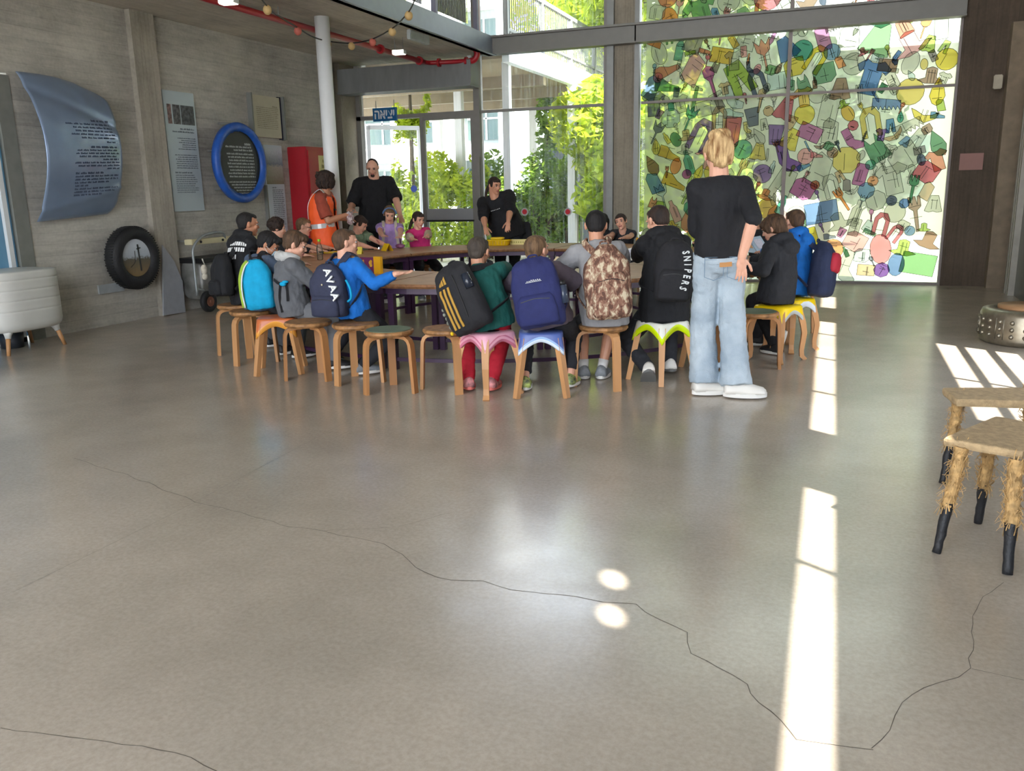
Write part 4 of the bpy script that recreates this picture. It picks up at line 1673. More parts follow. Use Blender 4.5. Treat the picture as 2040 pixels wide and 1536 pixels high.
# cream framed board
fb_, a, b = wall_panel('framed_board', 'cream text board in a steel frame, high on the wall', (499, 187), (562, 276), .05, mat('cream_board', (196, 190, 168), .6, var=.04))
mb = MB()
O = V((XW+.052, a.y, a.z))
Wd, Hh = b.y-a.y, a.z-b.z
lines(mb, O, U, D, [(Hh*.22, Wd*.72, Wd*.9, .02)]+[(Hh*(.27+i*.045), Wd*.15, Wd*rnd.uniform(.85, .93), .013) for i in range(12)], rnd)
mb.build('printed_text', mat('tan_print', (150, 142, 120), .8), fb_)
mb = MB()
mb.box2((XW, a.y-.03, b.z-.02), (XW+.075, a.y, a.z+.02))
mb.build('frame_rail', STEEL, fb_)
mb = MB()
mb.box2((XW, b.y+.06, b.z-.02), (XW+.075, b.y+.09, a.z+.02))
mb.build('frame_rail', STEEL, fb_)
mb = MB()
mb.box2((XW, b.y, b.z-.015), (XW+.03, b.y+.06, a.z+.015))
mb.build('backing', mat('navy_backing', (24, 26, 52), .6), fb_)

# photo poster with text
po, a, b = wall_panel('photo_poster', 'white poster with a hilltop photo above printed text, beside the trampoline', (524, 288), (574, 462), .03, mat('poster_white', (196, 206, 214), .5, var=.02))
O = V((XW+.032, a.y, a.z))
Wd, Hh = b.y-a.y, a.z-b.z
mb = MB()
mb.box2((XW+.03, a.y+Wd*.04, a.z-Hh*.44), (XW+.034, b.y-Wd*.02, a.z-Hh*.02))
mb.build('photo_print', photo_mat('hill_photo', (118, 136, 152), (176, 176, 166), (110, 104, 72), hz=.5), po)
mb = MB()
lines(mb, O, U, D, [(Hh*.47, Wd*.3, Wd*.55, .02)]+[(Hh*(.50+i*.022), Wd*.3, Wd*rnd.uniform(.86, .93), .015) for i in range(19)], rnd)
mb.build('printed_text', GREYINK, po)
mb = MB()
mb.box2((XW, a.y-.03, b.z-.4), (XW+.05, a.y-.005, a.z-.55))
mb.build('side_rail', STEEL, po)

# red cabinet
Yc = on(578, 380, 0, XW+.0).y
cbx = on(615, 380, 1, Yc).x
cb = thing('red_cabinet', 'tall red fire hose cabinet with a yellow notice, behind the woman in the orange vest', 'cabinet', (0, 0, 0))
zt = on(597, 292, 1, Yc).z
mb = MB()
mb.box2((XW+.0, Yc, 0), (cbx, Yc+.75, zt))
mb.build('body', RED, cb, False, .008)
mb = MB()
mb.box2((cbx+.001, Yc+.03, .05), (cbx+.018, Yc+.72, zt-.05))
dr_ = mb.build('door', RED, cb)
mb = MB()
mb.box2((cbx+.018, Yc+.08, 1.05), (cbx+.04, Yc+.11, 1.2))
mb.build('handle', STEEL, dr_)
mb = MB()
mb.box2((cbx+.018, Yc+.28, zt-.42), (cbx+.022, Yc+.62, zt-.12))
ntc = mb.build('notice', mat('yellow_notice', (224, 214, 150), .6), cb)
mb = MB()
lines(mb, V((cbx+.0235, Yc+.38, zt-.17)), U, D, [(0, .0, .2, .05), (.08, -.03, .21, .05)], rnd)
mb.build('printed_text', mat('brown_print', (140, 130, 70), .8), ntc)

# white pole
ps = V((-5.965, 9.31))
mb = MB()
mb.tube([(ps.x, ps.y, 0), (ps.x, ps.y, ZC)], .088, 32)
pw = thing('white_pole', 'round white steel pole rising to the ceiling behind the woman in the orange vest', 'pole', (0, 0, 0))
mb.build('shaft', WHITE, pw, True)
mb = MB()
mb.tube([(ps.x, ps.y, 0), (ps.x, ps.y, .015)], .14, 24)
mb.build('base_plate', STEEL, pw)
mb = MB()
c = on(662, 400, 1, 9.22)
mb.ell((ps.x+.03, ps.y-.09, 1.18), (.02, .02, .025))
mb.build('hook', BLACKP, pw)

# cream light rail above the trolley
lr = thing('lamp_rail', 'cream metal strip light bracket low on the wall above the steel trolley', 'lamp', (0, 0, 0))
a, b = on(377, 480, 0, XW+.3), on(486, 466, 0, XW+.3)
mb = MB()
mb.box2((XW+.22, a.y, a.z-.05), (XW+.34, b.y+.5, a.z+.015))
mb.build('channel', mat('cream_metal', (206, 198, 160), .5, var=.04), lr, False, .006)
mb = MB()
for dy in (.15, .55, .9):
    mb.tube([(XW+.34, a.y+dy, a.z-.02), (XW+.35, a.y+dy, a.z-.02)], .016, 10)
mb.build('bolt', BLACKP, lr)
mb = MB()
for dy in (.1, 1.1):
    mb.box2((XW, a.y+dy, a.z-.02), (XW+.24, a.y+dy+.03, a.z))
mb.build('bracket', STEEL, lr)

# steel trolley
tl_ = thing('trolley', 'steel tank trolley with a hoop handle and small rusty hubbed wheel', 'trolley', (0, 0, 0))
SM = mat('scuffed_steel', (150, 150, 146), .4, metal=.15, c2=(92, 92, 88), scale=5)
mb = MB()
y0, x0 = 8.34, XW+.02
rs = []
for yy, s in ((y0, .9), (y0+.03, 1), (y0+.95, 1), (y0+.98, .9)):
    rs.append([V((x0+.19+.17*s*(abs(math.cos(a))**.6)*(1 if math.cos(a) > 0 else -1), yy, .40+.25*s*(abs(math.sin(a))**.6)*(1 if math.sin(a) > 0 else -1))) for a in [2*PI*k/28 for k in range(28)]])
mb.rings(rs)
mb.build('tank', SM, tl_, True)
mb = MB()
mb.box2((x0, y0-.01, .60), (x0+.38, y0+1.0, .66))
mb.build('rim', BLACKP, tl_)
mb = MB()
mb.tube(spline([(x0+.34, y0-.10, .22), (x0+.34, y0-.10, .6), (x0+.34, y0-.08, .80), (x0+.34, y0+.12, .93), (x0+.34, y0+.45, .95), (x0+.30, y0+.55, .86)], 6), .016, 10)
mb.tube([(x0+.34, y0-.10, .3), (x0+.34, y0+.08, .26)], .012, 8)
mb.build('handle', mat('worn_pipe', (150, 156, 156), .4, metal=.4), tl_, True)
for yy in (y0+.06, y0+.85):
    mb = MB()
    N = 36
    mb.rings([[V((x0+.33+x, yy+r*math.cos(2*PI*k/N), .13+r*math.sin(2*PI*k/N))) for k in range(N)] for r, x in ((.06, 0), (.115, 0), (.13, .015), (.13, .05), (.115, .065), (.06, .065))], close=True)
    wh = mb.build('wheel', RUB, tl_, True)
    mb = MB()
    mb.tube([(x0+.34, yy, .13), (x0+.40, yy, .13)], .062, 20)
    mb.tube([(x0+.40, yy, .13), (x0+.41, yy, .13)], .02, 10)
    mb.build('hub', mat('rusty_hub', (128, 84, 66), .6, var=.2, scale=30), wh)
mb = MB()
mb.bar([(x0+.365, y0+.2, .52), (x0+.365, y0+.42, .50)], .02, .004, side=V((0, 0, 1)))
mb.bar([(x0+.365, y0+.2, .34), (x0+.365, y0+.45, .33)], .02, .004, side=V((0, 0, 1)))
mb.bar([(x0+.365, y0+.2, .52), (x0+.365, y0+.2, .34)], .02, .004, side=V((0, 1, 0)))
mb.build('yellow_mark', mat('yellow_stain', (170, 150, 90), .7), tl_)

# white planter on wooden legs
pt = thing('planter', 'white stacked planter tub on slim wooden legs at the left edge', 'planter', (-7.33, 5.80, 0))
PW = mat('planter_plastic', (206, 206, 200), .45, var=.02)
mb = MB()
def rr(w_, d_, z, n=40, p=3.6, cy=0):
    out = []
    for k in range(n):
        a = 2*PI*k/n
        c, s = math.cos(a), math.sin(a)
        r = (abs(c)**p+abs(s)**p)**(-1/p)
        out.append(V((c*r*w_, cy+s*r*d_, z)))
    return out
levels = []
zs = [(.20, .80), (.21, .90), (.24, .97), (.28, 1.0)]
for z, s in zs:
    levels.append((z, s))
for z in (.395, .49, .585, .68):
    levels += [(z-.02, 1.0), (z-.005, 1.0), (z-.002, .992), (z+.002, .992), (z+.005, 1.0), (z+.02, 1.0)]
levels += [(.735, 1.0), (.752, .985), (.757, .93)]
mb.rings([rr(.29*s, .38*s, z) for z, s in levels])
mb.build('tub', PW, pt, True)
for sx in (-1, 1):
    for sy in (-1, 1):
        mb = MB()
        mb.tube([(sx*.18, sy*.25, .24), (sx*.19, sy*.262, .185), (sx*.197, sy*.27, .15)], [.06, .032, .024], 12)
        sk = mb.build('leg_socket', PW, pt, True)
        mb = MB()
        mb.tube([(sx*.196, sy*.269, .16), (sx*.22, sy*.31, 0)], [.021, .017], 12)
        mb.build('leg', WOOD, pt, True)
# white pedestal and pot behind planter
mb = MB()
mb.tube([(-7.5, 5.85, 0), (-7.5, 5.85, .14)], [.10, .11], 16)
tag(mb.build('flower_pot', mat('black_pot', (40, 44, 50), .5), None, True), 'small dark pot on the floor under the white planter', 'pot')

# red pipe
rp = thing('fire_pipe', 'red sprinkler pipe running under the ceiling slab then turning up', 'pipe', (0, 0, 0))
mb = MB()
pp = [(-6.0, 1.0, 3.32), (-6.05, 8.0, 3.31), (-6.1, 12.25, 3.31)]
mb.tube(pp, .036, 16)
mb.build('long_run', RED, rp, True)
mb = MB()
mb.tube(spline([(-6.1, 12.25, 3.31), (-6.06, 12.36, 3.31), (-5.95, 12.4, 3.31)], 4)+[V((-5.4, 12.5, 3.31))], .032, 14)
mb.build('cross_run', RED, rp, True)
mb = MB()
mb.tube(spline([(-5.45, 12.5, 3.31), (-5.38, 12.5, 3.32), (-5.33, 12.5, 3.38), (-5.32, 12.5, 3.5)], 4)+[V((-5.32, 12.5, 6.55))], .045, 16)
mb.build('riser', RED, rp, True)
for p, ax in (((-6.08, 10.9, 3.31), 1), ((-6.1, 12.1, 3.31), 1), ((-5.92, 12.41, 3.31), 0), ((-5.5, 12.49, 3.31), 0), ((-5.32, 12.5, 3.45), 2)):
    mb = MB()
    q = V(p)
    e = V((0, 0, 0))
    e[ax] = .018
    mb.tube([q-e, q+e], .062, 16)
    mb.build('flange', RED, rp)
for y in (3, 6, 8.6, 11.3):
    mb = MB()
    mb.tube([(-6.07, y, 3.34), (-6.07, y, ZC)], .006, 6)
    mb.build('hanger', STEEL, rp)
# ceiling lamps: small lit boxes
lamp = bpy.data.materials.new('lamp_glow')
lamp.use_nodes = True
lb = lamp.node_tree.nodes['Principled BSDF']
lb.inputs['Base Color'].default_value = (.9, .88, .7, 1)
lb.inputs['Emission Color'].default_value = (1, .95, .72, 1)
lb.inputs['Emission Strength'].default_value = 1.6
for px, py, lab in ((455, 2, 'lit cream ceiling lamp at the top edge of the frame beside the red pipe'), (795, 104, 'lit cream ceiling lamp hanging near the bend of the red pipe')):
    c = at(px, py, 3.26)
    t_ = thing('ceiling_lamp', lab, 'lamp', c, math.radians(8), 'ceiling lamps')
    mb = MB()
    mb.box((0, 0, 0), (.17, .10, .05))
    mb.build('housing', WHITE, t_)
    mb = MB()
    mb.box((0, -.052, 0), (.155, .008, .042))
    mb.box((0, 0, -.028), (.155, .09, .006))
    mb.build('diffuser', lamp, t_)
    for s in (-.06, .06):
        mb = MB()
        mb.tube([(s, 0, .02), (s, 0, ZC-3.26)], .003, 5)
        mb.build('hanger', STEEL, t_)
# string of round lanterns
gl = thing('lantern_garland', 'dark cord of a lantern garland sagging below the ceiling slab', 'cord', (0, 0, 0))
zz = 3.18
pix = [(478, -60), (532, 12), (560, 35), (593, 55), (620, 72), (653, 82), (700, 86), (742, 78), (781, 57), (800, 40), (814, 24), (826, 0), (835, -40)]
cpts = [at(x, y, zz) for x, y in pix]
mb = MB()
mb.tube(spline(cpts, 4), .008, 6)
mb.build('cord', BLACKP, gl)
TANB = mat('tan_ball', (182, 152, 100), .7, var=.1)
PKB = mat('red_ball', (176, 92, 78), .7, var=.1)
for i, (k, m_, lab) in enumerate(((1, TANB, 'tan garland ball nearest the top edge, left of the white pole'), (3, PKB, 'reddish garland ball just left of the white pole'), (5, TANB, 'tan garland ball in front of the white pole'),
                   (6, TANB, 'tan garland ball just right of the white pole'), (7, PKB, 'reddish garland ball right of the white pole'), (8, TANB, 'tan garland ball under the slab edge, before the reddish one'), (10, TANB, 'tan garland ball highest beside the gallery edge'))):
    c = cpts[k]
    mb = MB()
    mb.ell(c+V((0, 0, -.035)), (.042, .042, .046), seg=16, rn=10)
    o = mb.build('garland_ball', m_, None, True)
    tag(o, lab, 'ball', 'balls on the garland')
# small white speaker box under the slab edge
c = at(880, 70, 3.39)
c.x = min(c.x, -5.42)
mb = MB()
mb.box(c, (.06, .55, .12))
tag(mb.build('junction_box', mat('pale_box', (170, 176, 176), .5), None, False, .008), 'pale box fixed under the blue grey slab edge', 'box')
mb = MB()
c = on(946, 150, 1, 12.9)
mb.box2((-5.66, 12.88, 3.05), (-5.60, 12.93, 3.62))
tag(mb.build('conduit', WHITE, None), 'short white cable conduit on the glass wall mullion by the red pipe', 'conduit')
# door tool leaning on the mullion
mb = MB()
p0, p1 = on(952, 312, 1, 12.9), on(958, 520, 1, 12.9)
mb.bar([V((p1.x, p1.y, 0)), p0], .05, .03, side=V((1, 0, 0)))
tag(mb.build('door_closer_bar', DSTEEL, None), 'dark upright bar beside the mullion behind the woman in the black tee', 'bar')

# ------------------------------------------------------------------ things on the table
ZT = TZ

def card(label, c, w_, h_, ang, tilt, m, cat='card', name='folded_card', group=None):
    t = thing(name, label, cat, (c[0], c[1], ZT), math.radians(ang), group)
    mb = MB()
    for s in (1, -1):
        mb.bar([(0, s*h_*math.sin(math.radians(tilt)), 0), (0, 0, h_*math.cos(math.radians(tilt)))], w_, .003, side=V((1, 0, 0)))
    mb.build('card', m, t)
    return t
p = at(771, 493, ZT+.04)
card('small yellow folded card before the girl in lilac', p, .14, .10, -35, 30, YEL, group='yellow name cards')
p = at(705, 501, ZT+.03)
card('yellow folded card beside the face of the boy in bright blue', p, .2, .1, 20, 35, mat('light_yellow_card', (244, 222, 90), .5), group='yellow name cards')
p = at(1288, 482, ZT+.03)
card('amber folded card left of the head of the boy in black', p, .26, .11, 25, 40, mat('amber_card', (226, 160, 20), .5), group='yellow name cards')
# yellow tray
p = at(989, 486, ZT+.02)
ty_ = thing('yellow_tray', 'bright yellow plastic tray standing before the woman in the black tee', 'tray', (p.x, p.y+.04, ZT), math.radians(8))
mb = MB()
mb.rings([rr(.17*s, .10*s, z) for z, s in ((0, .85), (.01, .9), (.06, 1), (.062, 1.06), (.07, 1.06), (.07, .98), (.02, .88))])
mb.build('tray', YEL, ty_, True)
mb = MB()
for i in range(7):
    mb.box((-.12+.04*i, -.098, .035), (.012, .008, .045))
mb.build('rib', mat('deep_yellow', (206, 160, 10), .5), ty_)
mb = MB()
mb.rings([rr(.09*s, .07*s, z, cy=.0) for z, s in ((.07, .9), (.10, 1), (.105, .8))])
mb.build('heap', YEL, ty_, True)
p = at(1033, 484, ZT+.02)
bx = thing('carton', 'pale yellow box with dark end on the table beside the yellow tray', 'box', (p.x, p.y+.02, ZT), math.radians(6))
mb = MB()
mb.box2((-.11, -.06, 0), (.11, .06, .065))
mb.build('box', mat('pale_yellow_box', (224, 212, 140), .5, var=.05), bx, False, .004)
mb = MB()
for i in range(6):
    mb.box((-.08+.03*i, -.061, .033), (.016, .002, .02))
mb.build('printed_mark', mat('olive_print', (170, 160, 80), .6), bx)
mb = MB()
mb.box2((-.20, -.05, 0), (-.115, .05, .03))
mb.build('dark_lid', BLACKP, bx)
# bottle
p = at(638, 518, ZT)
bo = thing('water_bottle', 'clear plastic water bottle with a lime cap on the table', 'bottle', (p.x, p.y, ZT))
pet = glass_mat('bottle_plastic', (.86, .92, .93), dirt=.25, rough=.1)
mb = MB()
mb.rings([[V((r*math.cos(2*PI*k/20), r*math.sin(2*PI*k/20), z)) for k in range(20)] for r, z in ((.028, 0), (.032, .01), (.031, .05), (.033, .09), (.032, .13), (.02, .17), (.013, .19), (.013, .20))])
mb.build('bottle', pet, bo, True)
mb = MB()
mb.tube([(0, 0, .198), (0, 0, .222)], .017, 14)
mb.build('cap', mat('lime_cap', (150, 210, 40), .4), bo)
# plywood sheet and yellow card pile before the boys on the left
p = at(610, 508, ZT)
mb = MB()
mb.box((p.x-.02, p.y+.05, ZT+.008), (.30, .22, .012), Matrix.Rotation(.3, 3, 'Z'))
tag(mb.build('plywood_board', mat('pale_plywood', (222, 184, 128), .5, var=.06), None, False, .002), 'pale plywood board on the table before the boy in the grey hoodie', 'board')
p = at(655, 505, ZT)
tb = thing('card_pack', 'yellow striped card pack lying beside the water bottle', 'card pack', (p.x, p.y+.05, ZT), .4)
mb = MB()
mb.box((0, 0, .012), (.16, .11, .022))
mb.build('pack', YEL, tb, False, .003)
mb = MB()
for i in (-.03, .02):
    mb.box((i, 0, .024), (.015, .10, .002))
mb.build('stripe', PAPER, tb)
# game box standing in front of the boy in bright blue
q = at(742, 545, ZT)
gb_ = thing('game_box', 'purple and yellow patterned box standing on the table before the boy in blue', 'box', (q.x, q.y, ZT), math.radians(-12))
mb = MB()
mb.box2((-.30, 0, 0), (.02, .03, .14))
mb.build('cover', mat('purple_cover', (112, 44, 92), .5, var=.1), gb_)
mb = MB()
mb.box2((.02, 0, 0), (.10, .031, .15))
mb.build('spine', mat('golden_card', (232, 172, 20), .5, var=.04), gb_)
mb = MB()
mb.box2((-.30, -.001, 0), (-.14, .0, .14))
mb.build('tan_patch', mat('tan_print_patch', (200, 160, 80), .6, var=.3, scale=30), gb_)
rq = random.Random(5)
mb = MB()
for _ in range(16):
    c = V((rq.uniform(-.28, 0), -.002, rq.uniform(.02, .12)))
    r = rq.uniform(.008, .02)
    mb.tube([c, c+V((0, -.001, 0))], r, 10)
mb.build('printed_spots', mat('yellow_spots', (232, 180, 60), .6, var=.2), gb_)
# open books held by the boys
def book(label, c, yaw, pitch, w_, h_, m, name='booklet'):
    t = thing(name, label, 'booklet', c, math.radians(yaw))
    R = Matrix.Rotation(math.radians(pitch), 3, 'X')
    mb = MB()
    for s in (-1, 1):
        RR = R @ Matrix.Rotation(s*-.18, 3, 'Y')
        mb.box(R @ V((s*w_*.26, 0, .01)), (w_*.5, h_, .006), RR)
    mb.build('page', m, t)
    mb = MB()
    mb.box(R @ V((-w_*.26, -.0, .022)), (w_*.3, h_*.5, .002), R @ Matrix.Rotation(.18, 3, 'Y'))
    mb.build('picture', mat('orange_picture', (214, 160, 110), .6, var=.3, scale=30), t)
    mb = MB()
    mb.box(R @ V((w_*.26, -.0, .02)), (w_*.3, h_*.6, .002), R @ Matrix.Rotation(-.18, 3, 'Y'))
    mb.build('printed_text', mat('pale_lilac_print', (200, 200, 214), .6, var=.1, scale=60), t)
    return t
p = at(1125, 514, .82)
p.z = .74
book('open picture booklet held by the boy with the navy backpack', p, -25, 40, .30, .2, mat('cream_page', (226, 208, 172), .6, var=.05))
p = at(1240, 508, .80)
book('open white booklet between the grey shirted boy and the boy in black', p, 10, 25, .34, .22, PAPER)
p = at(1500, 489, .80)
book('crumpled pale blue sheet before the boy in the dark hoodie at the right', p, 40, 40, .26, .22, mat('blue_paper', (170, 190, 206), .6, var=.05), 'paper_sheet')
# purple snack bag by the girl in lilac
p = at(797, 490, ZT+.03)
mb = MB()
mb.ell((0, 0, .03), (.07, .035, .03))
sb_ = mb.build('snack_bag', mat('purple_foil', (150, 90, 130), .3, var=.3, scale=30), None, True)
sb_.location = (p.x, p.y, ZT)
tag(sb_, 'small purple and white wrapper beside the hand of the girl in lilac', 'wrapper')
# star and small things under table
p = at(858, 634, 0)
# ------------------------------------------------------------------ people
SK1 = mat('light_skin', (222, 168, 142), .5, var=.05, scale=14)
SK2 = mat('tan_skin', (186, 130, 100), .5, var=.05, scale=14)
SK3 = mat('olive_skin', (204, 148, 118), .5, var=.05, scale=14)
EYEW = mat('eye_white', (186, 176, 168), .3, var=0)
EYED = mat('eye_dark', (38, 28, 24), .3, var=0)
LIPS = mat('lip_tone', (176, 100, 92), .45, var=.03)

def fabric(name, c, var=.10, rough=.85, bump=.35):
    return mat(name, c, rough, var=var, scale=16, bump=bump, bscale=42)

def hairmat(name, c1, c2):
    return mat(name, c1, .75, c2=c2, scale=38, stretch=(1, 1, .16), bump=.6, bscale=90)
H_BLK = hairmat('black_hair', (12, 11, 12), (26, 22, 22))
H_DBR = hairmat('dark_brown_hair', (30, 20, 16), (60, 42, 32))
H_BRN = hairmat('brown_hair', (50, 35, 24), (96, 70, 48))
H_LBR = hairmat('light_brown_hair', (80, 60, 42), (132, 102, 72))
H_FADE = hairmat('cropped_hair', (56, 48, 42), (80, 70, 60))
H_BLD = hairmat('blond_hair', (128, 88, 48), (232, 200, 146))

def ik(a, b, l1, l2, pole):
    d = b-a
    L = d.length
    mx = (l1+l2)*.995
    if L > mx:
        b = a+d*(mx/L)
        d = b-a
        L = mx
    mn = abs(l1-l2)+.02
    if L < mn:
        L = mn
    x = (l1*l1-l2*l2+L*L)/(2*L)
    h = math.sqrt(max(l1*l1-x*x, 0))
    dn = d.normalized()
    p = (pole-dn*pole.dot(dn))
    p = p.normalized() if p.length > 1e-4 else dn.orthogonal()
    return a+dn*x+p*h, b

def ring_on(c, ax, t, hw, hd, n=20, p=2.4):
    dp = t.cross(ax).normalized()
    out = []
    for k in range(n):
        a = 2*PI*k/n
        cx, sx = math.cos(a), math.sin(a)
        r = (abs(cx)**p+abs(sx)**p)**(-1/p)
        out.append(c+ax*(cx*r*hw)+dp*(sx*r*hd))
    return out

def hand(mb, wr, d, n, h, side, curl=.35, spread=.12, point=None):
    d = d.normalized()
    n = (n-d*n.dot(d)).normalized()
    w_ = d.cross(n).normalized()*side
    R = Matrix((w_, d, n)).transposed()
    mb.ell(wr+d*.26*h, (.205*h, .30*h, .095*h), R, 10, 8)
    mb.cap(wr-d*.1*h, wr+d*.15*h, .135*h, .15*h, 8)
    off = (.15, .055, -.045, -.14)
    ln = (.42, .47, .43, .34)
    for i in range(4):
        b = wr+d*.46*h+w_*off[i]*h
        dd = (d+w_*(off[i]*spread*8)).normalized()
        cl_ = curl if not hasattr(curl, '__len__') else curl[i]
        L = ln[i]*h
        for j, f in enumerate((.45, .32, .25)):
            e = b+dd*L*f
            r = h*(.052-.006*j)
            mb.cap(b, e, r, r*.92, 7)
            b = e
            ax = dd.cross(n)
            dd = (dd*math.cos(cl_)+n*math.sin(cl_)).normalized()
    b = wr+d*.14*h+w_*.16*h
    dd = (d*.75+w_*.62+n*.15).normalized()
    for j, f in enumerate((.26, .22)):
        e = b+dd*f*h
        mb.cap(b, e, h*.062, h*.052, 7)
        b = e
        dd = (dd+d*.5+n*.25).normalized()

def rot_head(phi, pitch, roll):
    ph, pi_, ro = map(math.radians, (phi, pitch, roll))
    f = V((math.cos(ph)*math.cos(pi_), math.sin(ph)*math.cos(pi_), -math.sin(pi_)))
    r = V((math.sin(ph), -math.cos(ph), 0))
    u = r.cross(f)
    r2 = r*math.cos(ro)-u*math.sin(ro)
    u2 = r*math.sin(ro)+u*math.cos(ro)
    return Matrix((r2, f, u2)).transposed()

def head_prims(mb, H, c, hh, neck_to, nr):
    def q(x, y, z):
        return c+H@V((x*hh, y*hh, z*hh))
    mb.ell(q(0, -.06, .11), (.335*hh, .42*hh, .375*hh), H, 18, 12)
    mb.ell(q(0, .09, -.12), (.25*hh, .29*hh, .33*hh), H, 16, 10)
    mb.ell(q(0, .16, -.32), (.17*hh, .20*hh, .15*hh), H, 12, 8)
    mb.ell(q(0, .30, -.40), (.09*hh, .075*hh, .07*hh), H, 10, 6)
    mb.cap(q(0, .36, .05), q(0, .425, -.09), .028*hh, .042*hh, 8)
    mb.ell(q(0, .375, -.115), (.07*hh, .045*hh, .032*hh), H, 8, 6)
    for s in (-1, 1):
        mb.ell(q(s*.14, .275, -.08), (.105*hh, .09*hh, .10*hh), H, 10, 6)
        mb.ell(q(s*.13, .335, .115), (.11*hh, .045*hh, .035*hh), H, 8, 6)
        mb.ell(q(s*.335, -.03, -.02), (.035*hh, .085*hh, .125*hh), H @ Matrix.Rotation(s*.35, 3, 'Z'), 10, 8)
        mb.ell(q(s*.345, -.05, .05), (.04*hh, .06*hh, .06*hh), H, 8, 6)
    mb.ell(q(0, .365, -.215), (.10*hh, .035*hh, .022*hh), H, 8, 6)
    mb.ell(q(0, .355, -.26), (.085*hh, .035*hh, .024*hh), H, 8, 6)
    mb.cap(neck_to, q(0, -.10, -.22), nr*1.12, nr, 12)

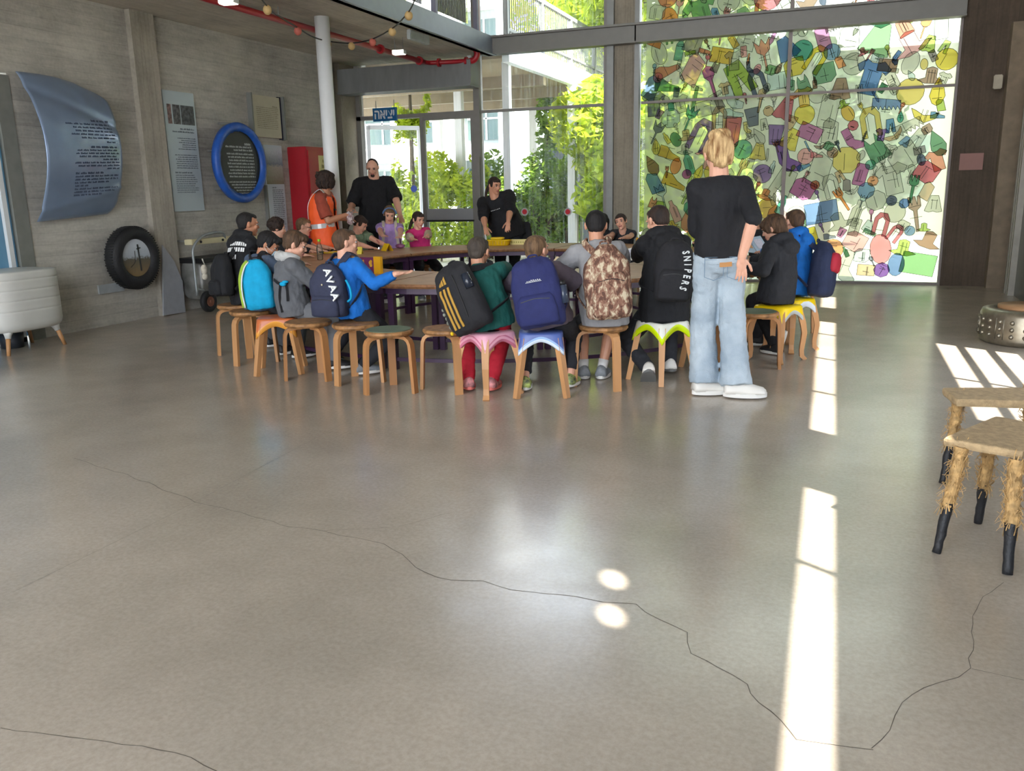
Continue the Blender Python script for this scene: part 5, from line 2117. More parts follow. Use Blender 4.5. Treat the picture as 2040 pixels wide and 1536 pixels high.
def hair_mesh(kind, H, c, hh, seed):
    mb = MB()
    rnd = random.Random(seed)
    def q(x, y, z):
        return c+H@V((x*hh, y*hh, z*hh))
    amp, sc, vox = .05*hh, 14, .007
    if kind in ('short', 'crop', 'bowl', 'bald'):
        if kind == 'bald':
            mb.ell(q(0, -.105, .125), (.350*hh, .405*hh, .372*hh), H, 18, 12)
            mb.ell(q(0, -.22, -.05), (.28*hh, .22*hh, .22*hh), H, 14, 10)
            amp = .012*hh
        elif kind == 'crop':
            mb.ell(q(0, -.105, .135), (.352*hh, .415*hh, .37*hh), H, 18, 12)
            mb.ell(q(0, -.22, -.06), (.29*hh, .235*hh, .24*hh), H, 14, 10)
            mb.ell(q(0, .10, .32), (.25*hh, .23*hh, .14*hh), H, 14, 8)
            amp = .018*hh
        elif kind == 'short':
            mb.ell(q(0, -.10, .15), (.375*hh, .43*hh, .385*hh), H, 18, 12)
            mb.ell(q(0, -.23, -.04), (.31*hh, .25*hh, .25*hh), H, 14, 10)
            mb.ell(q(0, .17, .32), (.28*hh, .24*hh, .15*hh), H, 14, 8)
            for s in (-1, 1):
                mb.ell(q(s*.31, .06, .10), (.05*hh, .10*hh, .14*hh), H, 10, 8)
        else:
            mb.ell(q(0, -.09, .14), (.40*hh, .46*hh, .40*hh), H, 18, 12)
            mb.ell(q(0, -.24, -.08), (.35*hh, .28*hh, .28*hh), H, 14, 10)
            mb.ell(q(0, .20, .26), (.33*hh, .24*hh, .17*hh), H, 14, 8)
            for s in (-1, 1):
                mb.ell(q(s*.34, .08, .04), (.07*hh, .15*hh, .19*hh), H, 10, 8)
            amp = .08*hh
    elif kind == 'curly':
        mb.ell(q(0, -.10, .15), (.40*hh, .44*hh, .40*hh), H, 18, 12)
        for _ in range(150):
            a, b = rnd.uniform(0, 2*PI), rnd.uniform(-.35, 1)
            x, y, z = .40*math.cos(a)*math.sqrt(1-b*b), .44*math.sin(a)*math.sqrt(1-b*b), b*.42
            if y > .18 and z < .22:
                continue
            mb.ell(q(x, y-.10, z+.14), (.075*hh,)*3, H, 7, 5)
        amp = .06*hh
    elif kind == 'bob':
        mb.ell(q(0, -.10, .12), (.44*hh, .50*hh, .43*hh), H, 18, 12)
        mb.ell(q(0, -.22, -.18), (.44*hh, .36*hh, .32*hh), H, 14, 10)
        for s in (-1, 1):
            mb.ell(q(s*.36, .04, -.12), (.11*hh, .22*hh, .32*hh), H, 10, 8)
        mb.ell(q(0, .20, .30), (.30*hh, .22*hh, .15*hh), H, 14, 8)
        for _ in range(60):
            a = rnd.uniform(0, 2*PI)
            if -.2 < math.sin(a) and math.sin(a) > .5:
                continue
            z = rnd.uniform(-.4, .45)
            mb.ell(q(.42*math.cos(a), .44*math.sin(a)-.12, z), (.08*hh,)*3, H, 7, 5)
        amp = .09*hh
    else:
        mb.ell(q(0, -.10, .135), (.362*hh, .425*hh, .378*hh), H, 18, 12)
        mb.ell(q(0, -.22, -.03), (.30*hh, .25*hh, .25*hh), H, 14, 10)
        mb.ell(q(0, .13, .32), (.26*hh, .22*hh, .13*hh), H, 14, 8)
        for s in (-1, 1):
            mb.ell(q(s*.315, .05, .10), (.045*hh, .12*hh, .16*hh), H, 10, 8)
        amp = .03*hh
        if kind == 'ponytail':
            mb.ell(q(0, -.52, .10), (.09*hh, .09*hh, .10*hh), H, 10, 8)
            pts = [q(0, -.50, .10), q(0, -.60, -.05), q(.02, -.58, -.35), q(.05, -.52, -.75)]
            mb.tube(spline(pts, 4), [.10*hh*(1.1-.07*i) for i in range(13)], 10)
        if kind == 'longtail':
            mb.ell(q(-.02, -.50, -.05), (.11*hh,)*3, H, 10, 8)
            pts = [q(.02, -.46, -.05), q(.14, -.56, -.30), q(.30, -.44, -.62), q(.36, -.26, -.95)]
            mb.tube(spline(pts, 4), [.13*hh*(1.1-.06*i) for i in range(13)], 10)
        if kind == 'bun':
            vox = .005
            mb.ell(q(-.10, -.28, .50), (.20*hh, .22*hh, .16*hh), H, 12, 8)
            mb.ell(q(.14, -.30, .50), (.17*hh, .20*hh, .17*hh), H, 12, 8)
            mb.ell(q(0, -.40, .30), (.30*hh, .18*hh, .28*hh), H, 12, 8)
            mb.ell(q(0, -.36, -.12), (.25*hh, .15*hh, .26*hh), H, 12, 8)
            for k in range(26):
                x = rnd.uniform(-.30, .30)
                pts = [q(x*.8, -.36, -.30), q(x, -.50, .0), q(x*.9, -.52, .28), q(x*.5, -.44, .55)]
                mb.tube(spline(pts, 3), .026*hh, 6)
            for k in range(14):
                a = rnd.uniform(0, PI)
                pts = [q(-.05+.22*math.cos(a), -.30+.1*math.sin(a), .42), q(-.02+.26*math.cos(a+.8), -.34, .56), q(.05+.15*math.cos(a+1.6), -.30, .66)]
                mb.tube(spline(pts, 3), .032*hh, 6)
            amp = .03*hh
    me = remesh(mb, vox, 2)
    if kind != 'curly':
        Hi = H.inverted()
        nrm_ = [v.normal.copy() for v in me.vertices]
        for v in me.vertices:
            p = Hi@(v.co-c)/hh
            a = math.atan2(p.x, p.y+.1)
            k = noise.noise(V((a*9+seed, p.z*2.0, p.y*2)))+.6*noise.noise(V((a*24, p.z*2.5, seed)))
            v.co = v.co+nrm_[v.index]*k*amp*.6
    else:
        displace(me, amp*.5, 40)
    # stray strands
    return me

class Info:
    pass

def person(label, pos, phi, S, headc, look, hands, top, bottom, hair, skin=SK1, b=1.0, seat=SEATH, feet=None, twist=0, shoe=None, elbows=None, curl=None, palms=None, vox=.0055, group=None, hip=None, knee=None, handk=1.0, hh=None, rootz=None, side_shift=0, armr=1.0):
    ph = math.radians(phi)
    F = V((math.cos(ph), math.sin(ph), 0))
    Rt = V((math.sin(ph), -math.cos(ph), 0))
    Z = V((0, 0, 1))
    root = thing('person', label, 'person', (pos[0], pos[1], 0), ph-PI/2, group)
    bpy.context.view_layer.update()
    inv = (Matrix.Translation((pos[0], pos[1], 0)) @ Matrix.Rotation(ph-PI/2, 4, 'Z')).inverted()
    hh = hh or (.155+.042*S)
    stand = seat is None
    pz = hip if hip else (.525*S if stand else seat+.068*S)
    P0 = V((pos[0], pos[1], pz))
    H = rot_head(*look)
    hc = V(headc)
    neck_top = hc+H@V((0, -.10*hh, -.30*hh))
    dirn = (neck_top-P0).normalized()
    nd_ = (dirn*.7+H@V((0, 0, 1))*.5).normalized()
    T = neck_top-nd_*(.045*S)
    d = T-P0
    lean = max(0, d.normalized().dot(F))
    C = P0+d*.52-F*(.02+.07*lean)*S*.9+Z*.01*S
    tw = math.radians(twist)
    axs = (Rt*math.cos(tw)+F*math.sin(tw))
    axs = (axs-d.normalized()*axs.dot(d.normalized())*.8).normalized()

    def cur(f):
        if f < 0:
            return P0+(C-P0).normalized()*f*d.length
        t = f
        return P0*(1-t)**2+(C*2-(P0+T)*.5)*2*t*(1-t)+T*t*t

    def tan(f):
        return (cur(min(f+.06, 1.2))-cur(f-.06)).normalized()

    def axf(f):
        t = min(max(f, 0), 1)
        a = Rt.lerp(axs, t)
        tt = tan(f)
        return (a-tt*a.dot(tt)).normalized()
    PROF = [(-.17, .066, .056), (-.05, .094, .070), (.12, .095, .069), (.36, .082, .061), (.60, .092, .064), (.78, .096, .062), (.90, .080, .052), (.98, .046, .040), (1.05, .030, .032)]
    sc = S*b
    SC = cur(.87)
    sw = .096*S*b
    sh = {1: SC+axs*sw, -1: SC-axs*sw}
    ua, fa, hl = .172*S, .146*S, .102*S*handk
    info = Info()
    arms = {}
    for s in (1, -1):
        tgt = V(hands[s])
        pole = V(elbows[s]) if elbows and s in elbows else (axs*s*.7-Z*.8-F*.35)
        e, wr_ = ik(sh[s], tgt, ua, fa, pole)
        arms[s] = (sh[s], e, wr_)
    legs_ = {}
    for s in (1, -1):
        hj = P0+Rt*s*.052*S*b-Z*.012*S
        if stand:
            ft = V(feet[s]) if feet else P0+Rt*s*.06*S-Z*(pz-.045*S)
        else:
            ft = V(feet[s]) if feet else V((pos[0], pos[1], 0))+F*.19*S+Rt*s*.085*S+Z*.055*S
        pole = V(knee[s]) if knee and s in knee else ((F+Z*.9+Rt*s*.25) if not stand else F)
        k_, an = ik(hj, ft, .245*S, .238*S, pole)
        legs_[s] = (hj, k_, an)
    # body
    mb = MB()
    mb.rings([ring_on(cur(f), axf(f), tan(f), w_*sc*.86, dp*sc*.86) for f, w_, dp in PROF])
    head_prims(mb, H, hc, hh, T-d.normalized()*.02*S, (.036 if S < 1.5 else .034)*S*(1 if b < 1.1 else 1.15))
    for s in (1, -1):
        a, e, wr_ = arms[s]
        mb.cap(SC+axs*s*sw*.45, a, .034*S, .033*sc*armr, 10)
        mb.cap(a, e, .031*sc*armr, .0235*sc*armr, 10)
        mb.cap(e, e.lerp(wr_, .35), .0235*sc*armr, .0245*sc*armr, 10)
        mb.cap(e.lerp(wr_, .35), wr_, .0245*sc*armr, .0165*S, 10)
        fd = (wr_-e).normalized()
        pn = V(palms[s]) if palms and s in palms else -Z
        hd_ = fd
        if palms and ('d', s) in palms:
            hd_ = V(palms[('d', s)]).normalized()
        else:
            hd_ = (fd-Z*fd.z*.7).normalized() if not stand else fd
        cu = curl[s] if curl and s in curl else .38
        hand(mb, wr_, hd_, pn, hl, s, cu)
        hj, k_, an = legs_[s]
        mb.cap(hj, k_, .052*sc, .036*S, 10)
        mb.cap(k_, k_.lerp(an, .35), .034*S, .034*S, 10)
        mb.cap(k_.lerp(an, .35), an, .034*S, .021*S, 10)
        mb.cap(an, an+F*.05*S-Z*.015*S, .02*S, .016*S, 8)
    me = remesh(mb, vox, 2)
    bm = bmesh.new()
    bm.from_mesh(me)
    Hi = H.inverted()
    for f in bm.faces:
        q = Hi@(f.calc_center_median()-hc)/hh
        if abs(q.x) < .095 and q.y > .30 and -.285 < q.z < -.195:
            f.material_index = 3
    mb = MB()
    mb.bm.free()
    mb.bm = bm
    n0 = len(bm.faces)
    for s in (-1, 1):
        def q(x, y, z):
            return hc+H@V((x*hh, y*hh, z*hh))
        bm.faces.ensure_lookup_table()
        mb.mi = 1
        mb.ell(q(s*.132, .318, .035), (.062*hh, .045*hh, .03*hh), H, 10, 6)
        mb.mi = 2
        mb.ell(q(s*.132, .345, .035), (.030*hh, .022*hh, .030*hh), H, 8, 6)
        mb.ell(q(s*.132, .338, .066), (.066*hh, .030*hh, .010*hh), H, 8, 6)
        mb.ell(q(s*.138, .368, .135), (.085*hh, .022*hh, .018*hh), H, 8, 6)
    me2 = bpy.data.meshes.new('body')
    bm.to_mesh(me2)
    bm.free()
    me2.transform(inv)
    body = link('body', me2, [skin, EYEW, EYED, LIPS], root, True)
    # hair
    hk, hm = hair
    me = hair_mesh(hk, H, hc, hh, int(abs(pos[0]*31+pos[1]*17)) % 13)
    me.transform(inv)
    hro = link('hair', me, hm, root, True)
    # trousers
    bmn = bottom.get('wide', 1.0)
    ln_ = bottom.get('len', 1.0)
    mb = MB()
    mb.rings([ring_on(cur(f), axf(f), tan(f), w_*sc*1.03+.004, dp*sc*1.05+.004) for f, w_, dp in ((-.20, .05, .05), (-.13, .085, .07), (-.03, .100, .076), (.08, .097, .070), (.15, .09, .066)) if f < bottom.get('top', 1)])
    for s in (1, -1):
        hj, k_, an = legs_[s]
        r1, r2, r3 = .060*sc, .046*S*bmn, .036*S*bmn*bottom.get('flare', 1.0)
        mb.cap(hj, hj.lerp(k_, .5), r1, r1*.9 if bmn < 1.15 else r1*.97, 12)
        mb.cap(hj.lerp(k_, .5), k_, r1*.9, r2, 12)
        if ln_ < .5:
            pass
        else:
            e = k_.lerp(an, (ln_-.5)*2)
            mb.tube([k_, k_.lerp(e, .4), e], [r2, r2*.97 if bmn < 1.15 else r2*1.0, r3], 14)
    me = remesh(mb, .010, 3)
    displace(me, .006*bottom.get('fold', 1), 9, 3.0, (1, 1, 1))
    displace(me, .004*bottom.get('fold', 1), 24, 7.0, (1, 1, 1.6))
    me.transform(inv)
    tro = link('trousers' if ln_ > .6 else 'shorts', me, bottom['m'], root, True)
    # top
    lo = top.get('loose', 1.0)
    hem = top.get('hem', -.16)
    mb = MB()
    TP = [(hem, .100*lo, .078*lo)]+[t_ for t_ in [(-.02, .104*lo, .080*lo), (.12, .103*lo, .078*lo), (.36, .094*lo, .071*lo), (.60, .099, .072), (.78, .103, .070), (.89, .090, .058), (.96, .060, .048), (1.0, .046, .042)] if t_[0] > hem+.04]
    mb.rings([ring_on(cur(f), axf(f), tan(f), w_*sc+.006, dp*sc+.008) for f, w_, dp in TP])
    sl = top.get('sleeve', 1.0)
    ar = top.get('arm', 1.0)
    for s in (1, -1):
        a, e, wr_ = arms[s]
        mb.cap(SC+axs*s*sw*.3, a, .044*sc, .039*sc*min(ar, 1.1), 12)
        if sl <= .5:
            p = a.lerp(e, sl*2)
            mb.tube([a, a.lerp(p, .5), p], [.038*sc*ar, .040*sc*ar, .043*sc*ar], 14)
        else:
            p = e.lerp(wr_, (sl-.5)*2)
            mb.cap(a, e, .042*sc*ar, .034*sc*ar, 12)
            mb.tube([e, e.lerp(p, .5), p], [.034*sc*ar, .031*sc*ar, .024*sc*ar], 12)
    if top.get('hood'):
        up = (tan(.95)*.6+Z*.5).normalized()
        base = T+up*.004
        back = -(H@V((0, 1, 0)))
        back = (-F*.9+back*.3).normalized()
        pts = []
        for k in range(11):
            a = PI*(k/10)
            pts.append(base+axs*math.cos(a)*.070*S+back*(math.sin(a)*.062*S-.01*S)+up*(.012*S+.012*S*math.sin(a)))
        mb.tube(pts, [.022*S+.012*S*math.sin(PI*k/10) for k in range(11)], 10)
        mb.ell(base+back*.075*S-up*.03*S, (.075*S, .040*S, .055*S), Matrix((axs, back, up)).transposed(), 14, 10)
    me = remesh(mb, .009, 3)
    fo = top.get('fold', 1.0)
    displace(me, .008*fo, 7, 1.0, (1, 1, 1.3))
    displace(me, .005*fo, 20, 5.0, (1.5, 1.5, .8))
    me.transform(inv)
    tops = link(top.get('name', 'shirt'), me, top['m'], root, True)
    # shoes
    if shoe:
        for s in (1, -1):
            hj, k_, an = legs_[s]
            fdir = V(shoe.get(('d', s), F+Rt*s*.18))
            up_ = V((0, 0, 1))
            sk = (an-k_).normalized()
            if an.z > .12 and not stand and ('d', s) not in shoe:
                fdir = (fdir*.8-Z*.3)
            fdir.normalize()
            ax_ = fdir.cross(up_).normalized()
            up_ = ax_.cross(fdir)
            h0 = an-up_*(.042*S+.004)-fdir*.045*S
            Ls = .158*S
            mb = MB()
            secs = [(0, .026, .034), (.05, .031, .052), (.25, .033, .060), (.45, .034, .050), (.62, .037, .036), (.80, .038, .028), (.93, .032, .022), (1.0, .018, .012)]
            rs = []
            for f, w_, hgt in secs:
                c = h0+fdir*(f*Ls)+up_*(.014*S)
                r = []
                for k in range(14):
                    a = PI*k/13
                    r.append(c+ax_*(math.cos(a)*w_*S)+up_*(math.sin(a)*hgt*S))
                rs.append(r)
            mb.rings(rs)
            me = mb.mesh('shoe')
            me.transform(inv)
            so = link('shoe', me, shoe['m'], root, True)
            mb = MB()
            rs = []
            for zz in (0, .016*S):
                r = []
                for k in range(24):
                    a = 2*PI*k/24
                    x = .5+.53*math.cos(a)
                    wv = (.036+.004*math.cos(a))*math.sin(a)
                    r.append(h0+fdir*(x*Ls)+ax_*(wv*S*1.1)+up_*zz)
                rs.append(r)
            mb.rings(rs)
            me = mb.mesh('sole')
            me.transform(inv)
            link('sole', me, shoe['sole'], so, False)
            if shoe.get('lace'):
                mb = MB()
                for f in (.38, .47, .56, .65):
                    c = h0+fdir*(f*Ls)+up_*(.014*S)
                    hg = (.054-.03*(f-.38)*3.2)*S
                    mb.tube([c+ax_*(math.cos(a)*.030*S)+up_*(math.sin(a)*hg+.003) for a in (.7, 1.1, 1.57, 2.04, 2.44)], .004*S, 5)
                me = mb.mesh('laces')
                me.transform(inv)
                link('laces', me, shoe['lace'], so)
            if shoe.get('sock'):
                mb = MB()
                mb.tube([an+up_*.0, an.lerp(k_, shoe.get('sockh', .22))], [.026*S, .029*S], 12)
                me = mb.mesh('sock')
                me.transform(inv)
                link('sock', me, shoe['sock'], root, True)
    for k_, v_ in dict(root=root, inv=inv, P0=P0, T=T, F=F, Rt=Rt, axs=axs, cur=cur, tan=tan, axf=axf, SC=SC, sw=sw, S=S, b=b, H=H, hc=hc, hh=hh, sc=sc, arms=arms, legs=legs_, body=body, hair=hro, top=tops, tro=tro, lo=lo).items():
        setattr(info, k_, v_)
    return info

def attach(info, name, mb, m, parent=None, smooth=True):
    me = mb.mesh(name)
    me.transform(info.inv)
    return link(name, me, m, parent or info.root, smooth)

def surf(info, f, ang, off=.012):
    """point on the clothed torso: f height along the spine, ang degrees, 0 = wearer's right, 90 = back"""
    a = math.radians(ang)
    P_ = [(-.2, .1, .078), (.12, .103, .078), (.36, .094, .071), (.60, .099, .072), (.78, .103, .070), (.89, .090, .058), (1.0, .046, .042)]
    w_, dp = P_[-1][1:]
    for (f0, w0, d0), (f1, w1, d1) in zip(P_, P_[1:]):
        if f0 <= f <= f1:
            t = (f-f0)/(f1-f0)
            w_, dp = w0+(w1-w0)*t, d0+(d1-d0)*t
            break
    w_ = w_*info.sc*info.lo+.006+off
    dp = dp*info.sc*info.lo+.008+off
    t = info.tan(f)
    ax = info.axf(f)
    bk = -(t.cross(ax)).normalized()
    if bk.dot(info.F) > 0:
        bk = -bk
    return info.cur(f)+ax*math.cos(a)*w_+bk*math.sin(a)*dp

def backpack(info, label, w_, h, d, m, f=.42, roll=0, shift=0, strapm=None, pocket=None, out=.0, lean=0, name='backpack', taper=.62, prints=None, straps=True, ang=90, extra=None, pocket_spec=(.78, .36, .06), yaw=0, dz=0, cat='backpack', lower=True):
    t = info.tan(f)
    ax = info.axf(f)
    bk = -(t.cross(ax)).normalized()
    if bk.dot(info.F) > 0:
        bk = -bk
    c = surf(info, f, ang, .006+out)+ax*shift+V((0, 0, dz))
    up = (t+V((0, 0, 1))*.6).normalized()
    an_ = math.radians(ang)
    bk = bk*math.sin(an_)+ax*math.cos(an_)
    bk = (bk-up*bk.dot(up)).normalized()
    ax0 = ax
    ax = bk.cross(up).normalized()
    if V((0, 0, 1)).dot(ax.cross(bk)) < 0:
        ax = -ax
    # local frame: x = wearer's right, y = outwards, z = up
    M3 = Matrix((ax, bk, up)).transposed()
    if M3.determinant() < 0:
        M3 = Matrix((-ax, bk, up)).transposed()
    M3 = M3 @ Matrix.Rotation(math.radians(roll), 3, 'Y') @ Matrix.Rotation(math.radians(lean), 3, 'X') @ Matrix.Rotation(math.radians(yaw), 3, 'Z')
    M = Matrix.Translation(c) @ M3.to_4x4()
    t_ = thing(name, label, cat, (0, 0, 0))
    t_.matrix_world = M
    bpy.context.view_layer.update()
    mb = MB()
    lv = [(-.5, .80, .70), (-.47, .93, .86), (-.40, 1.0, .98), (-.2, 1.02, 1.04), (.05, 1.0, 1.0), (.25, .95, .88), (.38, taper+.2, .70), (.46, taper, .50), (.5, taper*.6, .30)]
    rs = []
    for z, ww, dd in lv:
        rs.append([V((x, y, z*h)) for x, y in [(q.x, q.y) for q in rr(w_/2*ww, d/2*dd, 0, 32, 2.8, d/2*(.55+.45*dd))]])
    mb.rings(rs)
    bmesh.ops.recalc_face_normals(mb.bm, faces=mb.bm.faces[:])
    bmesh.ops.subdivide_edges(mb.bm, edges=mb.bm.edges[:], cuts=2, use_grid_fill=True, smooth=.3)
    mb.bm.normal_update()
    me = mb.mesh('main')
    displace(me, .010, 8, info.S*3)
    displace(me, .005, 22, info.S*5)
    link('main_compartment', me, m, t_, True)
    pm = pocket or m
    pw, phh, pd = pocket_spec
    if pw:
        mb = MB()
        rs = []
        for z, s, dd in ((0, .9, .5), (.08, 1, .9), (.5, 1, 1.0), (.85, .9, .8), (1, .72, .35)):
            rs.append([V((q.x, q.y, -.46*h+z*phh*h)) for q in rr(w_/2*pw*s, pd/2*dd+.01, 0, 24, 3, d*.97)])
        mb.rings(rs)
        me = mb.mesh('pocket')
        displace(me, .003, 16)
        pk = link('front_pocket', me, pm, t_, True)
        mb = MB()
        mb.tube(spline([(-w_*.36*pw, d+pd*.42, -.46*h+phh*h*.80), (0, d+pd*.50, -.46*h+phh*h*.86), (w_*.36*pw, d+pd*.42, -.46*h+phh*h*.80)], 5), .003, 5)
        mb.build('zip', BLACKP, pk)
    mb = MB()
    mb.tube(spline([(-.03, .02, h*.48), (-.025, .02, h*.54), (.025, .02, h*.54), (.03, .02, h*.48)], 4), .007, 6)
    mb.build('carry_handle', strapm or m, t_)
    inv = M.inverted()
    if straps:
        Z = V((0, 0, 1))
        for s in (1, -1):
            shp = info.SC+info.axs*s*info.sw*.62
            shtop = shp+(info.tan(.9)*.5+Z*.6).normalized()*(.060*info.S)
            shb = shp-info.F*.055*info.S+Z*.03*info.S
            fr1 = shp+info.F*(.058*info.S+.012)+Z*.01*info.S
            topp = M@V((s*w_*.16*(1 if ax.dot(info.axs) > 0 else 1), .02, h*.36))
            a_ = M@V((w_*.16, .02, h*.36))
            b_ = M@V((-w_*.16, .02, h*.36))
            topp = a_ if (a_-shp).length < (b_-shp).length else b_
            fr2 = surf(info, .50, -55 if s > 0 else -125, .008)
            sd_ = surf(info, .28, 0 if s > 0 else 180, .012)
            a_ = M@V((w_*.45, .02, -h*.36))
            b_ = M@V((-w_*.45, .02, -h*.36))
            bot = a_ if (a_-sd_).length < (b_-sd_).length else b_
            pts = spline([topp, shb.lerp(shtop, .35), shtop, fr1, fr2, sd_, bot], 5)
            mb = MB()
            n = len(pts)
            rs = []
            for i, p in enumerate(pts):
                dd = (pts[min(i+1, n-1)]-pts[max(i-1, 0)]).normalized()
                cen = info.cur(.6) if i > 8 else info.SC
                outv = (p-cen).normalized()
                sv = dd.cross(outv).normalized()
                wd = .042*info.S/1.3 if i < 22 else .022
                nn = dd.cross(sv)
                rs.append([p-sv*wd/2-nn*.004, p+sv*wd/2-nn*.004, p+sv*wd/2+nn*.004, p-sv*wd/2+nn*.004])
            mb.rings(rs)
            me = mb.mesh('strap')
            me.transform(inv)
            link('shoulder_strap', me, strapm or m, t_)
    return t_, M, M3, (w_, h, d)

def face_y(root, x, z, add=.003):
    best = 0
    for ch in [root]+list(root.children)+[g_ for c_ in root.children for g_ in c_.children]:
        if ch.type == 'MESH' and ch.name.split('.')[0] in ('main_compartment', 'front_pocket'):
            for v in ch.data.vertices:
                if abs(v.co.x-x) < .02 and abs(v.co.z-z) < .034:
                    best = max(best, v.co.y)
    return best+add

def P3(px, py, z):
    return at(px, py, z)
NAVY = fabric('navy_fabric', (36, 42, 92))
BLK = fabric('black_fabric', (20, 21, 25), .15)
BLK2 = fabric('charcoal_fabric', (36, 38, 44), .12)
SLATE = fabric('slate_blue_fabric', (76, 90, 112))
GREYH = fabric('grey_hoodie_fabric', (96, 98, 102))
BRIGHT = fabric('bright_blue_fabric', (12, 104, 190))
GREEN = fabric('dark_green_fabric', (14, 84, 78))
PLUM = fabric('plum_grey_fabric', (92, 82, 92))
LGREY = fabric('light_grey_fabric', (150, 150, 152))
DNAVY = fabric('dark_navy_pack', (48, 52, 74))
DGREY = fabric('dark_grey_trousers', (70, 72, 76))
REDT = fabric('red_trousers', (186, 30, 50))
SOLEW = mat('white_sole', (228, 226, 220), .6, var=.02)
SHW = mat('white_shoe', (222, 218, 210), .55, var=.05)
SHG = mat('grey_shoe', (132, 136, 140), .6, var=.2, scale=30)
SHN = mat('neon_shoe', (196, 214, 120), .55, c2=(60, 64, 66), scale=26)
SHP = mat('pink_shoe', (232, 150, 150), .55, c2=(60, 50, 56), scale=22)
SHB = mat('black_shoe', (34, 34, 36), .55, var=.1)

def sh_(m, sole=SOLEW, dd=None, **k):
    d = dict(m=m, sole=sole)
    d.update(dd or {})
    d.update(k)
    return d

def toC(x, y):
    return math.degrees(math.atan2(TCY-y, TCX-x))

def tb_hands(x, y, r=2.22, sp=.13, z=None, dl=0, dr_=0):
    """hands resting on the table in front of someone at x, y"""
    a = math.degrees(math.atan2(y-TCY, x-TCX))
    z = z or TZ+.032
    c = pol(r, a)
    f = (V((TCX, TCY, 0))-c).normalized()
    rt = V((f.y, -f.x, 0))
    return {1: c+rt*sp+V((0, 0, z))+f*dr_, -1: c-rt*sp+V((0, 0, z))+f*dl}
def hd(px, py, dist):
    d = ray(px, py)
    k = dist/math.hypot(d.x, d.y)
    return V((0, 0, CH))+d*k

# --- boy in the black hoodie, far left
GR_K = 'children seated around the ring of tables'
p = (-4.98, 6.24)
i1 = person('person with short black hair in a black hoodie printed white and green, seated farthest left', p, 62, 1.36, hd(495, 447, 8.1), (48, 8, 0),
            {1: at(560, 520, .76), -1: at(590, 505, .76)}, dict(m=BLK, sleeve=1, hood=True, loose=1.15, arm=1.15, name='hoodie', hem=-.2), dict(m=DGREY), ('crop', H_BLK), SK2, shoe=sh_(SHB), group=GR_K)
bp1, M_, M3_, dm = backpack(i1, 'black backpack with a cream plush keyring on the leftmost seated boy', .28, .36, .15, BLK, f=.30, ang=92, shift=.05, lower=False)
PL = mat('cream_plush', (170, 164, 150), .9, var=.2, scale=40)
mb = MB()
mb.ell((.10, .19, .06), (.035, .03, .045))
mb.ell((.10, .19, -.0), (.03, .028, .03))
mb.tube(spline([(.10, .18, .10), (.12, .19, .15), (.08, .20, .15), (.10, .18, .10)], 4), .004, 5)
mb.build('keyring', PL, bp1, True)
mb = MB()
rq = random.Random(9)
for r_, (f0, a0, a1) in enumerate(((.82, 20, 80), (.72, 24, 92), (.60, 50, 104))):
    a = a0
    while a < a1:
        w1 = rq.uniform(4, 8)
        pts = [surf(i1, f0, a, .012), surf(i1, f0, a+w1, .012), surf(i1, f0-.07, a+w1, .012), surf(i1, f0-.07, a, .012)]
        mb.poly(pts)
        a += w1+rq.uniform(1.5, 3)
attach(i1, 'white_print', mb, WINK, i1.top, False)
mb = MB()
mb.poly([surf(i1, .54, 70, .016), surf(i1, .54, 92, .016), surf(i1, .36, 96, .016), surf(i1, .40, 78, .016)])
attach(i1, 'green_print', mb, mat('green_print', (70, 160, 60), .7), i1.top, False)

# --- curly haired
person('person with curly dark hair in a black top, seated behind the masked boy', (-6.04, 8.18), 20, 1.30, hd(553, 455, 10.12), (35, 12, 0),
       tb_hands(-6.04, 8.18, 2.3), dict(m=BLK, sleeve=1), dict(m=DGREY), ('curly', H_DBR), SK1, shoe=sh_(SHB), group=GR_K, vox=.0065)
# --- masked boy
i3 = person('person wearing a pale blue face mask and slate blue sweatshirt, bowed over the table', (-4.58, 5.93), 70, 1.34, hd(535, 488, 7.5), (22, 32, 0),
            {1: at(620, 545, .74), -1: at(600, 520, .75)}, dict(m=SLATE, sleeve=1, loose=1.18, arm=1.1, name='sweatshirt', hem=-.22), dict(m=DGREY), ('short', H_BLK), SK2, shoe=sh_(SHB), group=GR_K)
mb = MB()
def hq(i, x, y, z):
    return i.hc+i.H@V((x*i.hh, y*i.hh, z*i.hh))
rs = []
for z, w_, y0 in ((-.04, .17, .40), (-.10, .23, .38), (-.22, .23, .36), (-.36, .19, .33), (-.44, .10, .30)):
    rs.append([hq(i3, math.sin(a)*w_, y0+.10*math.cos(a)-.03, z) for a in [(-1.5+3.0*k/10) for k in range(11)]]+[hq(i3, math.sin(a)*w_*.9, y0+.06*math.cos(a)-.04, z) for a in [(1.5-3.0*k/10) for k in range(11)]])
mb.rings(rs)
attach(i3, 'face_mask', mb, mat('mask_blue', (168, 196, 214), .7, var=.04))
mb = MB()
for s in (-1, 1):
    for z0 in (-.08, -.34):
        mb.tube([hq(i3, s*.22, .33, z0), hq(i3, s*.32, .12, z0*.5-.03), hq(i3, s*.35, -.06, .02 if z0 > -.2 else -.08)], .0022, 5)
attach(i3, 'mask_loop', mb, WINK)
CYAN = fabric('turquoise_fabric', (0, 156, 202))
bp3, M_, M3_, dm = backpack(i3, 'turquoise backpack with a lime green side on the masked boy', .25, .40, .13, CYAN, f=.36, ang=50, roll=4, shift=.08, strapm=BLK, pocket_spec=(0, 0, 0), taper=.5)
mb = MB()
for xx, m_n in ((.118, None),):
    pts = [(xx, .10, -.17), (xx+.005, .10, -.05), (xx+.0, .09, .06), (xx-.03, .075, .15), (xx-.06, .05, .19)]
    mb.bar(spline(pts, 4), .05, .03, side=V((0, 1, 0)))
